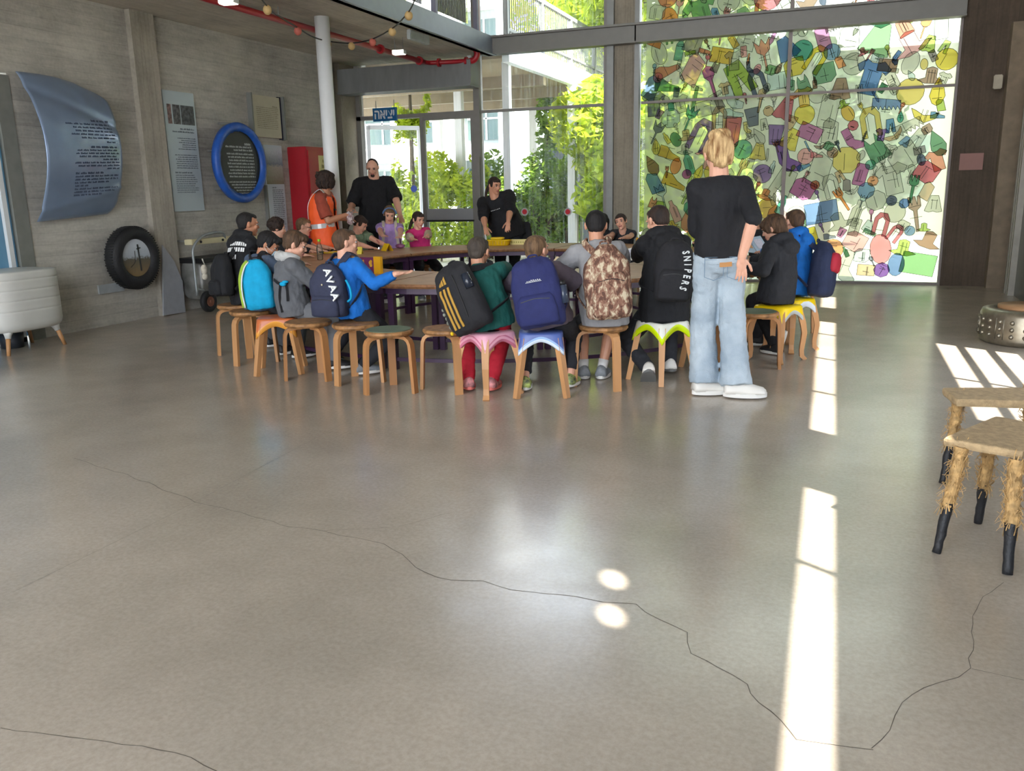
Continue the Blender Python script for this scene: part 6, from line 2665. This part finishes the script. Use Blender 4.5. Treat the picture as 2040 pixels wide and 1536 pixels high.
mb.build('side_panel', fabric('lime_fabric', (152, 182, 60)), bp3, True)
mb = MB()
mb.tube(spline([(.105, .135, -.17), (.11, .14, -.05), (.10, .13, .06), (.07, .11, .15), (.04, .08, .19)], 4), .006, 6)
mb.build('piping', WINK, bp3, True)

# --- boy with glasses
i4 = person('person with light brown hair and glasses in a navy tee, profile beside the water bottle', (-6.12, 8.66), 10, 1.33, hd(606, 452, 10.62), (24, 14, 0),
            tb_hands(-6.1, 8.66, 2.28), dict(m=fabric('navy_tee', (34, 44, 66)), sleeve=.32), dict(m=DGREY), ('crop', H_LBR), SK1, shoe=sh_(SHB), group=GR_K, vox=.0065)
mb = MB()
for s in (-1, 1):
    mb.tube([hq(i4, s*.14+.085*math.cos(2*PI*k/14), .41, .03+.07*math.sin(2*PI*k/14)) for k in range(15)], .0022, 5)
    mb.tube([hq(i4, s*.225, .40, .04), hq(i4, s*.35, -.02, .05)], .0022, 5)
mb.tube([hq(i4, -.06, .42, .04), hq(i4, .06, .42, .04)], .0022, 5)
attach(i4, 'glasses', mb, mat('glasses_frame', (60, 54, 60), .4))

# --- grey hoodie boy
i5 = person('person with brown hair in a grey hoodie, seated left of the boy in blue', (-4.08, 5.68), 46, 1.36, hd(589, 488, 7.0), (26, 20, 0),
            {1: at(660, 550, .75), -1: at(640, 528, .75)}, dict(m=GREYH, sleeve=1, loose=1.15, arm=1.15, name='hoodie', hem=-.24), dict(m=mat('grey_jogger', (120, 122, 126), .8)), ('short', H_BRN), SK1, shoe=sh_(SHB), group=GR_K)
mb = MB()
pts = []
for k in range(13):
    a = -.5+(PI+1.0)*k/12
    b_ = i5.T-i5.tan(.9)*.012
    pts.append(b_+i5.axs*math.cos(a)*.095-i5.F*(math.sin(a)*.090-.012)+V((0, 0, .028+.018*math.sin(a))))
mb.tube(pts, [.026+.016*math.sin(PI*k/12) for k in range(13)], 10)
me = remesh(mb, .006, 2)
displace(me, .008, 22)
me.transform(i5.inv)
link('hood_lining', me, fabric('pale_marl_fabric', (186, 186, 184)), i5.top, True)
mb = MB()
a0 = surf(i5, .50, 30, .012)
mb.bar(spline([surf(i5, .52, 70, .010), surf(i5, .45, 45, .012), surf(i5, .46, 15, .012)], 6), .022, .004, side=V((0, 0, 1)))
mb.bar(spline([surf(i5, .42, 40, .016), surf(i5, .2, 48, .016), surf(i5, -.1, 50, .02)], 6), .02, .004, side=i5.F)
mb.bar(spline([surf(i5, .44, 22, .016), surf(i5, .3, 20, .016), surf(i5, .12, 24, .02)], 6), .018, .004, side=i5.F)
attach(i5, 'hanging_strap', mb, BLK, None, False)
mb = MB()
mb.ell(surf(i5, .44, 30, .02), (.03, .02, .018))
mb.ell(surf(i5, .48, 22, .02), (.028, .02, .012))
attach(i5, 'turquoise_buckle', mb, CYAN)

# --- bright blue boy
i6 = person('person in a bright blue long sleeved top reaching an open hand to the right', (-3.48, 5.60), 62, 1.38, hd(690, 484, 6.6), (38, 2, 0),
            {1: at(788, 546, .82), -1: at(648, 560, .74)}, dict(m=BRIGHT, sleeve=.97, loose=1.05, arm=1.0, hem=-.16), dict(m=BLK2), ('crop', H_BRN), SK1, feet={1: at(722, 728, .075)+V((0, 0, 0)), -1: at(655, 716, .075)},
            elbows={1: V((.3, -.3, -1)), -1: V((-.6, -.2, -1))}, palms={1: V((-.1, -.2, 1)), ('d', 1): V((.9, .25, .12))}, curl={1: .12}, shoe=sh_(SHG, lace=PAPER), knee={1: V((.9, .3, .5)), -1: V((.2, 1, .6))}, twist=10, group=GR_K, vox=.0045)
bp6, M_, M3_, dm = backpack(i6, 'dark navy backpack with chunky white letters on the boy in bright blue', .29, .39, .15, DNAVY, f=.40, ang=66, roll=-3, shift=-.07, strapm=fabric('dark_strap', (44, 48, 66)), pocket_spec=(.8, .40, .06), taper=.5)
for k, ch in enumerate('AVAA'):
    s_ = 1 if (M_@V((.1, 0, 0))-V((0, 0, 0))).length < (M_@V((-.1, 0, 0))-V((0, 0, 0))).length else -1
    zz = .15-.058*k
    xx = -(.045+.022*k)
    # letters face outwards, on the wearer's right of the pack
    Mx = Matrix.Translation((xx, face_y(bp6, xx, zz, .004), zz)) @ Matrix.Rotation(PI, 4, 'Z') @ Matrix.Rotation(PI/2, 4, 'X') @ Matrix.Rotation(-1.25, 4, 'Z')
    text_obj('white_letter', ch, .080, Mx, WINK, bp6, .008, True)
mb = MB()
mb.ell((.0, .155, .06), (.007, .004, .007), seg=8, rn=6)
mb.build('emblem', mat('pale_emblem', (200, 190, 160), .5), bp6)
mb = MB()
mb.tube(spline([(-.15, .06, .08), (-.19, .08, .02), (-.19, .08, -.05), (-.15, .07, -.08)], 4), .009, 6)
mb.build('turquoise_clip', CYAN, bp6, True)

# --- dark green boy
i10 = person('person with buzzed hair in a dark green tee, seated on the pink capped stool', (-2.27, 5.42), 108, 1.32, hd(955, 502, 6.0), (84, 12, 0),
             {-1: at(868, 548, .74), 1: at(1035, 540, .74)}, dict(m=GREEN, sleeve=.42, loose=1.12, arm=1.2, hem=-.22), dict(m=REDT), ('crop', H_FADE), SK3, b=1.05,
             feet={1: at(980, 758, .075), -1: at(934, 757, .075)}, elbows={-1: V((-1, -.3, -.1)), 1: V((1, -.3, -.2))}, shoe=sh_(SHP, mat('coral_sole', (226, 120, 110), .6), lace=BLK), group=GR_K, vox=.0045)
PBLK = fabric('pack_black', (30, 30, 34), .15)
bp10, M_, M3_, dm = backpack(i10, 'black backpack with three gold stripes, slung askew on the boy in dark green', .31, .47, .17, PBLK, f=.40, ang=118, roll=17, shift=-.03, taper=.66, pocket_spec=(0, 0, 0), dz=.02)
GOLD = mat('gold_print', (176, 134, 48), .6, var=.05)
for k in range(3):
    mb = MB()
    xx = .085-.036*k
    mb.bar([(xx, face_y(bp10, xx, .09-.0235*q_), .09-.0235*q_) for q_ in range(13)], .017, .005, side=V((1, 0, 0)))
    mb.build('gold_stripe', GOLD, bp10)
mb = MB()
for k in range(3):
    x0 = .082-.024*k
    hgt = .022+.014*k
    yy_ = face_y(bp10, x0-.009, .135, .004)
    mb.poly([(x0, yy_, .115), (x0-.018, yy_, .115), (x0-.018, yy_-.004, .115+hgt+.006), (x0, yy_-.004, .115+hgt-.010)])
mb.build('gold_logo', GOLD, bp10)
mb = MB()
mb.bar([(-.05-.01*math.sin(q_*.3), face_y(bp10, -.055, .15-.03*q_, .001), .15-.03*q_) for q_ in range(11)], .006, .006, side=V((1, 0, 0)))
mb.build('seam', BLACKP, bp10)
mb = MB()
mb.tube([(-.13, .13, .12), (-.135, .14, .02)], .03, 14)
mb.build('side_bottle', mat('glossy_black_bottle', (34, 40, 52), .12, var=.3, scale=8), bp10, True)
mb = MB()
for k in range(5):
    mb.ell((.165+.006*(k % 2), .10, -.02-.032*k), (.012, .012, .014), seg=8, rn=6)
mb.build('charm', mat('grey_charms', (120, 122, 110), .4, var=.5, scale=60), bp10, True)
mb = MB()
mb.ell((.175, .10, -.19), (.012, .012, .014), seg=8, rn=6)
mb.build('yellow_star_charm', YEL, bp10, True)

# --- plum tee boy with navy backpack
i11 = person('person with cropped light brown hair in a plum grey tee, on the blue stool', (-1.87, 5.54), 100, 1.30, hd(1070, 498, 5.95), (70, -4, 4),
             {-1: at(1020, 560, .74), 1: at(1130, 545, .80)}, dict(m=PLUM, sleeve=.48, loose=1.15, arm=1.3, hem=-.2), dict(m=BLK2, len=.9), ('crop', H_LBR), SK1,
             feet={1: at(1136, 752, .07), -1: at(1046, 758, .07)}, elbows={-1: V((-1, -.5, -.5)), 1: V((1, -.4, -.7))}, shoe=sh_(SHN, lace=NEON), group=GR_K, vox=.0045)
bp11, M_, M3_, dm = backpack(i11, 'navy blue backpack with a tiny white logo, on the boy seated on the blue stool', .33, .46, .17, NAVY, f=.44, ang=92, roll=0, taper=.66, pocket_spec=(.82, .44, .06), strapm=NAVY)
for x_ in (-.07, -.055, -.04, -.028, -.015):
    pass
Mx = Matrix.Translation((-.02, .205, .07)) @ Matrix.Rotation(PI, 4, 'Z') @ Matrix.Rotation(PI/2, 4, 'X')
mb = MB()
rq = random.Random(3)
for k in range(7):
    mb.tube(spline([(-.06+.014*k, .205, .075), (-.056+.014*k, .206, .075+rq.uniform(.006, .016)), (-.050+.014*k, .205, .076)], 3), .0016, 5)
mb.tube([(-.066, .205, .072), (.042, .205, .072)], .0014, 5)
mb.build('tiny_logo', WINK, bp11)
mb = MB()
mb.tube([(-.175, .08, -.10), (-.175, .08, .02)], .030, 14)
mb.build('side_bottle', mat('smoky_bottle', (56, 66, 84), .15, var=.2), bp11, True)
mb = MB()
mb.tube([(-.175, .08, .02), (-.175, .08, .05)], .024, 14)
mb.build('bottle_lid', BLACKP, bp11, True)

# --- grey tee boy with camouflage backpack
i12 = person('person with black hair in a light grey tee, head bowed over the table', (-1.56, 5.84), 106, 1.42, hd(1187, 450, 6.15), (106, 14, 0),
             {-1: at(1130, 556, .74), 1: at(1235, 540, .78)}, dict(m=LGREY, sleeve=.48, loose=1.15, arm=1.3, hem=-.22), dict(m=DGREY, len=.55, wide=1.25, flare=1.4), ('crop', H_BLK), SK3,
             feet={1: at(1199, 735, .07), -1: at(1163, 735, .07)}, elbows={-1: V((-1, -.4, -.5)), 1: V((1, -.2, -.6))}, shoe=sh_(SHG, sock=mat('white_sock', (214, 212, 208), .9)), group=GR_K, vox=.0045)
def camo():
    m = bpy.data.materials.new('desert_camouflage')
    m.use_nodes = True
    nt = m.node_tree
    b = nt.nodes['Principled BSDF']
    b.inputs['Roughness'].default_value = .85
    t = nd(nt, 'ShaderNodeTexCoord')
    mp = nd(nt, 'ShaderNodeMapping')
    mp.inputs['Scale'].default_value = (1.3, 1, .8)
    nt.links.new(t.outputs['Object'], mp.inputs[0])
    n = nd(nt, 'ShaderNodeTexNoise', Scale=21.0, Detail=4.0, Roughness=.6, Distortion=.4)
    nt.links.new(mp.outputs[0], n.inputs['Vector'])
    r = nd(nt, 'ShaderNodeValToRGB')
    r.color_ramp.interpolation = 'CONSTANT'
    r.color_ramp.elements[0].color = rgb((96, 66, 54))
    e = r.color_ramp.elements.new(.44)
    e.color = rgb((138, 100, 82))
    e = r.color_ramp.elements.new(.52)
    e.color = rgb((172, 146, 122))
    e = r.color_ramp.elements.new(.58)
    e.color = rgb((206, 192, 164))
    r.color_ramp.elements[-1].position = .99
    r.color_ramp.elements[-1].color = rgb((206, 192, 164))
    nt.links.new(n.outputs['Fac'], r.inputs[0])
    nt.links.new(r.outputs[0], b.inputs['Base Color'])
    return m
CAMO = camo()
bp12, M_, M3_, dm = backpack(i12, 'brown and cream camouflage backpack hanging low on the boy in the light grey tee', .32, .50, .17, CAMO, f=.40, ang=78, roll=-2, taper=.42, strapm=CAMO, pocket_spec=(.78, .60, .06), shift=-.01)

# --- black hoodie boy with black backpack
i13 = person('person with short dark hair in a black hooded top, seated on the neon edged stool', (-1.2, 6.18), 120, 1.44, hd(1310, 440, 6.4), (142, 22, 0),
             {-1: at(1262, 528, .78), 1: at(1330, 500, .76)}, dict(m=BLK, sleeve=1, hood=True, loose=1.22, arm=1.2, hem=-.30, name='hoodie'), dict(m=BLK2), ('crop', H_DBR), SK1,
             feet={1: at(1335, 722, .09), -1: at(1292, 735, .10)}, elbows={-1: V((-1, -.2, -.5)), 1: V((.6, -.2, -1))}, shoe=sh_(SHW, mat('grey_sole', (110, 110, 108), .6), dd={("d", 1): V((-.3, .9, -.1)), ("d", -1): V((-.2, .8, -.75))}), group=GR_K, vox=.0045)
bp13, M_, M3_, dm = backpack(i13, 'black backpack with white capital letters down its side, next to the blonde woman', .27, .42, .16, PBLK, f=.46, ang=106, roll=-4, taper=.60, pocket_spec=(.8, .5, .05), shift=.065)
for k, ch in enumerate('SNIPERS'):
    f_ = k/6
    xx = -.050-.036*math.sin(PI*(f_*.75+.15))
    zz = .135-.245*f_
    Mx = Matrix.Translation((xx, face_y(bp13, xx, zz, .006), zz)) @ Matrix.Rotation(PI+.2, 4, 'Z') @ Matrix.Rotation(PI/2, 4, 'X') @ Matrix.Rotation(-PI/2+.5*(f_-.4)*-1, 4, 'Z') @ Matrix.Diagonal((.85, 1.25, 1, 1))
    text_obj('white_letter', ch, .055, Mx, WINK, bp13, .003, True)

# --- dark hoodie boy at the right
i17 = person('person with floppy brown hair in a charcoal hooded top on the yellow stool', (-.48, 7.18), 150, 1.36, hd(1540, 456, 7.25), (168, 22, 0),
             {1: at(1495, 520, .76), -1: at(1478, 532, .76)}, dict(m=BLK2, sleeve=1, hood=True, loose=1.15, arm=1.15, hem=-.2, name='hoodie'), dict(m=BLK), ('bowl', H_BRN), SK1,
             feet={-1: at(1550, 668, .12), 1: at(1545, 690, .07)}, shoe=sh_(SHB, dd={("d", -1): V((-.3, .1, -.9))}), group=GR_K, vox=.0045)
# --- blue jacket boy
i18 = person('person with short brown hair in a bright blue hooded jacket at the far right', (-.38, 7.72), 160, 1.38, hd(1582, 442, 7.85), (132, 8, 0),
             {1: at(1520, 500, .76), -1: at(1500, 510, .76)}, dict(m=BRIGHT, sleeve=1, hood=True, loose=1.1, arm=1.1, hem=-.18, name='jacket'), dict(m=BLK2), ('crop', H_BRN), SK1, shoe=sh_(SHB), group=GR_K, vox=.005)
bp18, M_, M3_, dm = backpack(i18, 'dark navy backpack with a red pocket, on the boy in the blue hooded jacket', .30, .46, .19, fabric('pack_navy', (34, 44, 74)), f=.32, ang=84, roll=-6, taper=.45, pocket=mat('red_pocket', (176, 34, 56), .7, var=.05), pocket_spec=(.0, 0, 0))
mb = MB()
rs = []
for z, s, dd in ((-.02, .8, .4), (0, .95, .8), (.06, 1, 1), (.12, .85, .75), (.14, .6, .3)):
    rs.append([V((q.x, q.y, z)) for q in rr(.10*s, .025*dd+.012, 0, 22, 3, .185)])
mb.rings(rs)
mb.build('red_pocket', mat('red_pocket', (176, 34, 56), .7), bp18, True)
# --- dark haired boy, far right
person('person with dark hair seen in profile behind the boy in the charcoal hooded top', (-.88, 9.8), 190, 1.32, hd(1497, 440, 9.9), (176, 20, 0),
       tb_hands(-.88, 9.8, 2.3), dict(m=BLK, sleeve=.45), dict(m=DGREY), ('short', H_DBR), SK3, shoe=sh_(SHB), group=GR_K, vox=.0065)
# --- child reaching
person('person reaching a black sleeved arm over the table, hidden behind the blonde woman', (-1.42, 10.5), 225, 1.30, hd(1418, 452, 10.4), (210, 20, 0),
       {1: at(1385, 484, .74), -1: at(1420, 486, .74)}, dict(m=BLK, sleeve=1), dict(m=DGREY), ('crop', H_DBR), SK1, shoe=sh_(SHB), group=GR_K, vox=.0065)
# --- girl with hand sign
i14 = person('person in a black tee raising one hand, half hidden by the black haired boy', (-3.07, 11.10), 265, 1.34, hd(1197, 441, 11.35), (235, 6, 0),
             {1: at(1158, 462, .96), -1: at(1205, 488, .75)}, dict(m=BLK, sleeve=.35), dict(m=DGREY), ('ponytail', H_BLK), SK2, elbows={1: V((-.3, .3, -1)), -1: V((1, 0, -.6))},
             palms={1: V((.3, -1, 0)), ('d', 1): V((-.1, 0, 1))}, curl={1: (1.2, .05, .05, 1.2)}, shoe=sh_(SHB), group=GR_K, vox=.0055)
# --- smiling girl
person('person with tied back brown hair smiling, arms crossed on the far table edge', (-2.70, 11.03), 275, 1.34, hd(1237, 442, 11.25), (268, 2, 14),
       {1: at(1185, 484, .77), -1: at(1212, 487, .75)}, dict(m=BLK2, sleeve=.25), dict(m=DGREY), ('ponytail', H_DBR), SK1, elbows={1: V((.8, .2, -.6)), -1: V((1, 0, -.6))}, shoe=sh_(SHB), group=GR_K, vox=.0055)
# --- girl in sage
i7 = person('person with dark hair tied back in a sage green tee, looking down in profile', (-5.80, 9.58), 340, 1.36, hd(718, 447, 11.1), (6, 34, 0),
            tb_hands(-5.80, 9.58, 2.32), dict(m=fabric('sage_tee', (118, 138, 110)), sleeve=.3), dict(m=DGREY), ('ponytail', H_DBR), SK1, shoe=sh_(SHW), group=GR_K, vox=.006)
# --- lilac
LIL = fabric('lilac_tee', (172, 142, 200))
i8 = person('person in a lilac tee with a blue headband, looking down at the table', (-5.55, 9.95), 300, 1.40, hd(776, 427, 11.35), (300, 26, -4),
            {1: at(772, 494, .75), -1: at(797, 491, .75)}, dict(m=LIL, sleeve=.26, arm=.85), dict(m=DGREY), ('ponytail', H_LBR), SK1, elbows={1: V((-.25, -.1, -1)), -1: V((.35, .2, -1))}, shoe=sh_(SHW), group=GR_K, vox=.0055)
mb = MB()
mb.tube([hq(i8, math.cos(a)*.385, .02+math.sin(a)*.0+.10, .10+math.sin(a)*.37) for a in [PI*k/16 for k in range(17)]], .014, 8, squash=(1, .5))
attach(i8, 'headband', mb, mat('denim_blue_band', (84, 116, 160), .7))
mb = MB()
for s in (1, -1):
    pts = spline([surf(i8, .80, 90-s*35, .008), i8.SC+i8.axs*s*.6*i8.sw+V((0, 0, .075)), surf(i8, .80, -60 if s > 0 else -120, .012), surf(i8, .4, -50 if s > 0 else -130, .012), surf(i8, .1, -30 if s > 0 else -150, .012)], 5)
    mb.bar(pts, .035, .006, side=i8.axs)
attach(i8, 'beige_strap', mb, fabric('beige_strap', (196, 186, 168)), None, False)
# --- pink
i9 = person('person in a bright pink tee with a cream jacket slipped to the elbows', (-5.25, 10.28), 312, 1.36, hd(834, 438, 11.5), (330, 14, 0),
            {1: at(830, 490, .75), -1: at(852, 488, .76)}, dict(m=fabric('pink_tee', (220, 52, 128)), sleeve=.3, arm=.85), dict(m=BLK2), ('longtail', H_DBR), SK1, elbows={1: V((-.5, -.2, -1)), -1: V((.5, .2, -1))}, shoe=sh_(SHG), group=GR_K, vox=.0055)
mb = MB()
for s in (1, -1):
    a, e, wr_ = i9.arms[s]
    mb.tube([a.lerp(e, .45), a.lerp(e, .8), e.lerp(wr_, .1), e.lerp(wr_, .45), e.lerp(wr_, .75)], [.042, .050, .054, .046, .032], 14)
me = remesh(mb, .008, 2)
displace(me, .014, 18)
me.transform(i9.inv)
link('slipped_jacket', me, fabric('cream_fleece', (196, 180, 156), .12, .95, .8), i9.root, True)
# ---- adults
# woman in orange vest
RUST = fabric('rust_top', (150, 66, 48))
iC = person('person with dark bobbed hair in an orange safety vest over a rust top, standing', (-5.90, 8.98), 15, 1.66, hd(651, 360, 10.72), (72, 6, 0),
            {1: hd(690, 428, 10.6), -1: hd(686, 436, 10.95)}, dict(m=RUST, sleeve=.42, loose=1.05, arm=1.1), dict(m=BLK2), ('bob', H_DBR), SK2, seat=None, hip=.90,
            elbows={1: V((-.2, -.6, -1)), -1: V((0, .5, -1))}, shoe=sh_(SHB), vox=.006)
ORG = mat('hi_vis_orange', (250, 96, 36), .6, var=.05, scale=10, bump=.2)
mb = MB()
TP = [(-.28, .118, .098), (-.02, .116, .092), (.36, .108, .084), (.60, .112, .084), (.80, .112, .080), (.90, .085, .066), (.95, .066, .058)]
mb.rings([ring_on(iC.cur(f), iC.axf(f), iC.tan(f), w_*iC.sc+.012, dp*iC.sc+.014) for f, w_, dp in TP])
me = remesh(mb, .010, 2)
displace(me, .008, 9)
bm = bmesh.new()
bm.from_mesh(me)
kill = []
for v in bm.verts:
    # open front
    r = v.co-iC.cur(.5)
    if abs(r.dot(iC.axs)) < .035+.10*max(0, (v.co.z-iC.SC.z+.20))and r.dot(iC.F) > .03:
        kill.append(v)
    elif v.co.z > iC.SC.z+.045:
        kill.append(v)
bmesh.ops.delete(bm, geom=kill, context='VERTS')
bm.to_mesh(me)
bm.free()
me.transform(iC.inv)
vest = link('safety_vest', me, ORG, iC.root, True)
sol = vest.modifiers.new('thick', 'SOLIDIFY')
sol.thickness = .006
sol.offset = 1
REFL = mat('reflective_tape', (200, 200, 200), .35, metal=.2, var=.04)
mb = MB()
for f_ in (.22,):
    pts = [surf(iC, f_, a, .036) for a in range(-70, 252, 14)]
    mb.bar(pts, .055, .004, side=V((0, 0, 1)))
for s in (1, -1):
    pts = spline([surf(iC, .22, 90-s*45, .036), surf(iC, .70, 90-s*45, .034), iC.SC+iC.axs*s*.62*iC.sw+V((0, 0, .098)), surf(iC, .72, -48 if s > 0 else -132, .034), surf(iC, .22, -52 if s > 0 else -128, .036)], 6)
    mb.bar(pts, .045, .004, side=iC.axs)
attach(iC, 'reflective_tape', mb, REFL, vest, False)
mb = MB()
mb.bar(spline([iC.T+iC.F*.05, iC.cur(.7)+iC.F*.14, iC.cur(.55)+iC.F*.15], 5), .004, .004)
mb.box(iC.cur(.55)+iC.F*.155, (.03, .03, .02))
attach(iC, 'necklace', mb, BLACKP, None, False)
c = hd(697, 432, 10.6)
rg = thing('cleaning_rag', 'white and maroon crumpled cloth held up by the woman in the orange vest', 'cloth', c)
mb = MB()
mb.ell((0, 0, 0), (.05, .04, .06))
mb.ell((.01, 0, -.05), (.04, .03, .05))
me = remesh(mb, .006, 1)
displace(me, .03, 28)
link('cloth', me, mat('white_maroon_cloth', (214, 206, 204), .8, c2=(110, 44, 60), scale=24), rg, True)
# man
iM = person('person with receding dark hair in a black tee, the tall man standing at the back', (-6.12, 10.62), 305, 1.84, hd(742, 334, 12.15), (292, 26, 0),
            {1: hd(698, 415, 11.9), -1: hd(806, 452, 11.75)}, dict(m=BLK, sleeve=.48, loose=1.15, arm=1.12), dict(m=BLK2), ('bald', H_DBR), SK1, b=1.13, seat=None, elbows={1: V((-.6, .3, -1)), -1: V((.6, .3, -.8))}, shoe=sh_(SHB), vox=.006)
mb = MB()
mb.ell(hq(iM, 0, .335, -.36), (.028, .018, .022), iM.H)
attach(iM, 'beard', mb, H_DBR)
# woman in black tee
iD = person('person with a dark ponytail in a black printed tee, standing behind the yellow tray', (-4.28, 10.93), 285, 1.66, hd(986, 370, 11.62), (325, 12, 0),
            {1: at(968, 474, .80), -1: at(1012, 474, .80)}, dict(m=BLK, sleeve=.52, loose=1.22, arm=1.2, hem=-.26), dict(m=BLK2), ('longtail', H_DBR), SK3, b=1.12, seat=None,
            elbows={1: V((-.7, .5, -.6)), -1: V((.7, .6, -.6))}, palms={('d', 1): V((.4, -.6, -.7)), ('d', -1): V((.1, -.5, -.9))}, shoe=sh_(SHB), vox=.0055)
mb = MB()
rq = random.Random(8)
for k in range(6):
    a = -98+6*k*.9
    pts = spline([surf(iD, .72, a, .012), surf(iD, .745, a+1.5, .012), surf(iD, .72, a+3, .012)], 3)
    mb.tube(pts, .0035, 5)
attach(iD, 'chest_print', mb, WINK, iD.top, False)
sbg = thing('shoulder_bag', 'black shoulder bag hanging at the hip of the woman in the black tee', 'bag', iD.P0+iD.Rt*-.24+V((0, 0, -.05))-iD.F*.02)
mb = MB()
mb.rings([[V((q.x, q.y, z)) for q in rr(.11*s, .04*s, 0, 22, 3)] for z, s in ((-.15, .95), (-.13, 1.02), (0, .9), (.12, .6), (.15, .4))])
me = mb.mesh('bag')
displace(me, .01, 12)
link('bag', me, BLK, sbg, True)
mb = MB()
sp = sbg.location
mb.bar([V((0, 0, .14)), (iD.SC+iD.axs*-.7*iD.sw+V((0, 0, .08)))-sp], .02, .004, side=V((0, 1, 0)))
mb.build('strap', BLK, sbg)

# blonde woman
JEANS = mat('light_wash_denim', (146, 162, 176), .85, c2=(184, 197, 206), scale=5, bump=.4, bscale=120)
la, ra = at(1402, 786, .0), at(1466, 792, 0)
iA = person('blonde person in a black top and pale wide jeans standing with back turned', (-.76, 5.80), 114, 1.73, hd(1428, 308, 5.83), (118, 0, -6),
            {1: hd(1478, 512, 5.66), -1: hd(1408, 455, 6.12)}, dict(m=fabric('black_knit', (24, 25, 30), .12), sleeve=.56, loose=1.0, arm=1.0, hem=.05, fold=.7), dict(m=JEANS, wide=1.14, flare=1.5, fold=1.2, top=.10), ('bun', H_BLD), SK1, b=.92, seat=None, hip=.93,
            feet={1: V((ra.x, ra.y, .085)), -1: V((la.x, la.y, .085))}, elbows={1: V((.3, -.5, -.2)), -1: V((-.15, -.5, -1))}, palms={1: V((-.45, .9, 0)), ('d', 1): V((.0, .05, -1))}, curl={1: .22},
            shoe=sh_(SHW, lace=SHW, dd={("d", 1): V((.95, .22, 0)), ("d", -1): V((.85, .5, 0))}), vox=.004, hh=.236)
mb = MB()
mb.bar([surf(iA, -.01, 90-13, .012), surf(iA, -.01, 90, .012), surf(iA, -.01, 90+13, .012)], .03, .003, side=V((0, 0, 1)))
attach(iA, 'waist_patch', mb, mat('tan_leather', (190, 138, 84), .6), iA.tro, False)
mb = MB()
for s in (1, -1):
    c = iA.P0+iA.Rt*s*.075-V((0, 0, .06))-iA.F*.132
    w_, h_ = .062, .075
    ol = [c+iA.Rt*x+V((0, 0, z)) for x, z in ((-w_, h_), (w_, h_), (w_, -h_*.7), (0, -h_), (-w_, -h_*.7), (-w_, h_))]
    mb.tube(ol, .0022, 5)
    mb.tube([ol[0]-V((0, 0, .015)), ol[1]-V((0, 0, .015))], .0018, 5)
attach(iA, 'pocket_stitching', mb, mat('denim_seam', (112, 136, 160), .8), iA.tro, False)
mb = MB()
for f_ in (-.035,):
    pts = [surf(iA, .03, a, .006) for a in range(-90, 271, 15)]
    mb.bar(pts, .035, .005, side=V((0, 0, 1)))
attach(iA, 'waistband', mb, JEANS, iA.tro, False)
# items on the pale green stool behind her
mb = MB()
mb.ell((0, 0, .07), (.12, .09, .085))
mb.ell((.02, 0, .13), (.05, .05, .04))
me = remesh(mb, .008, 2)
displace(me, .012, 14)
wb = link('cloth_bag', me, mat('offwhite_canvas', (214, 208, 198), .85, var=.05), None, True)
wb.location = (-.90, 6.62, SEATH)
tag(wb, 'off white cloth bag lying on the pale green capped stool', 'bag')
bpy.data.scenes.remove(TMP)
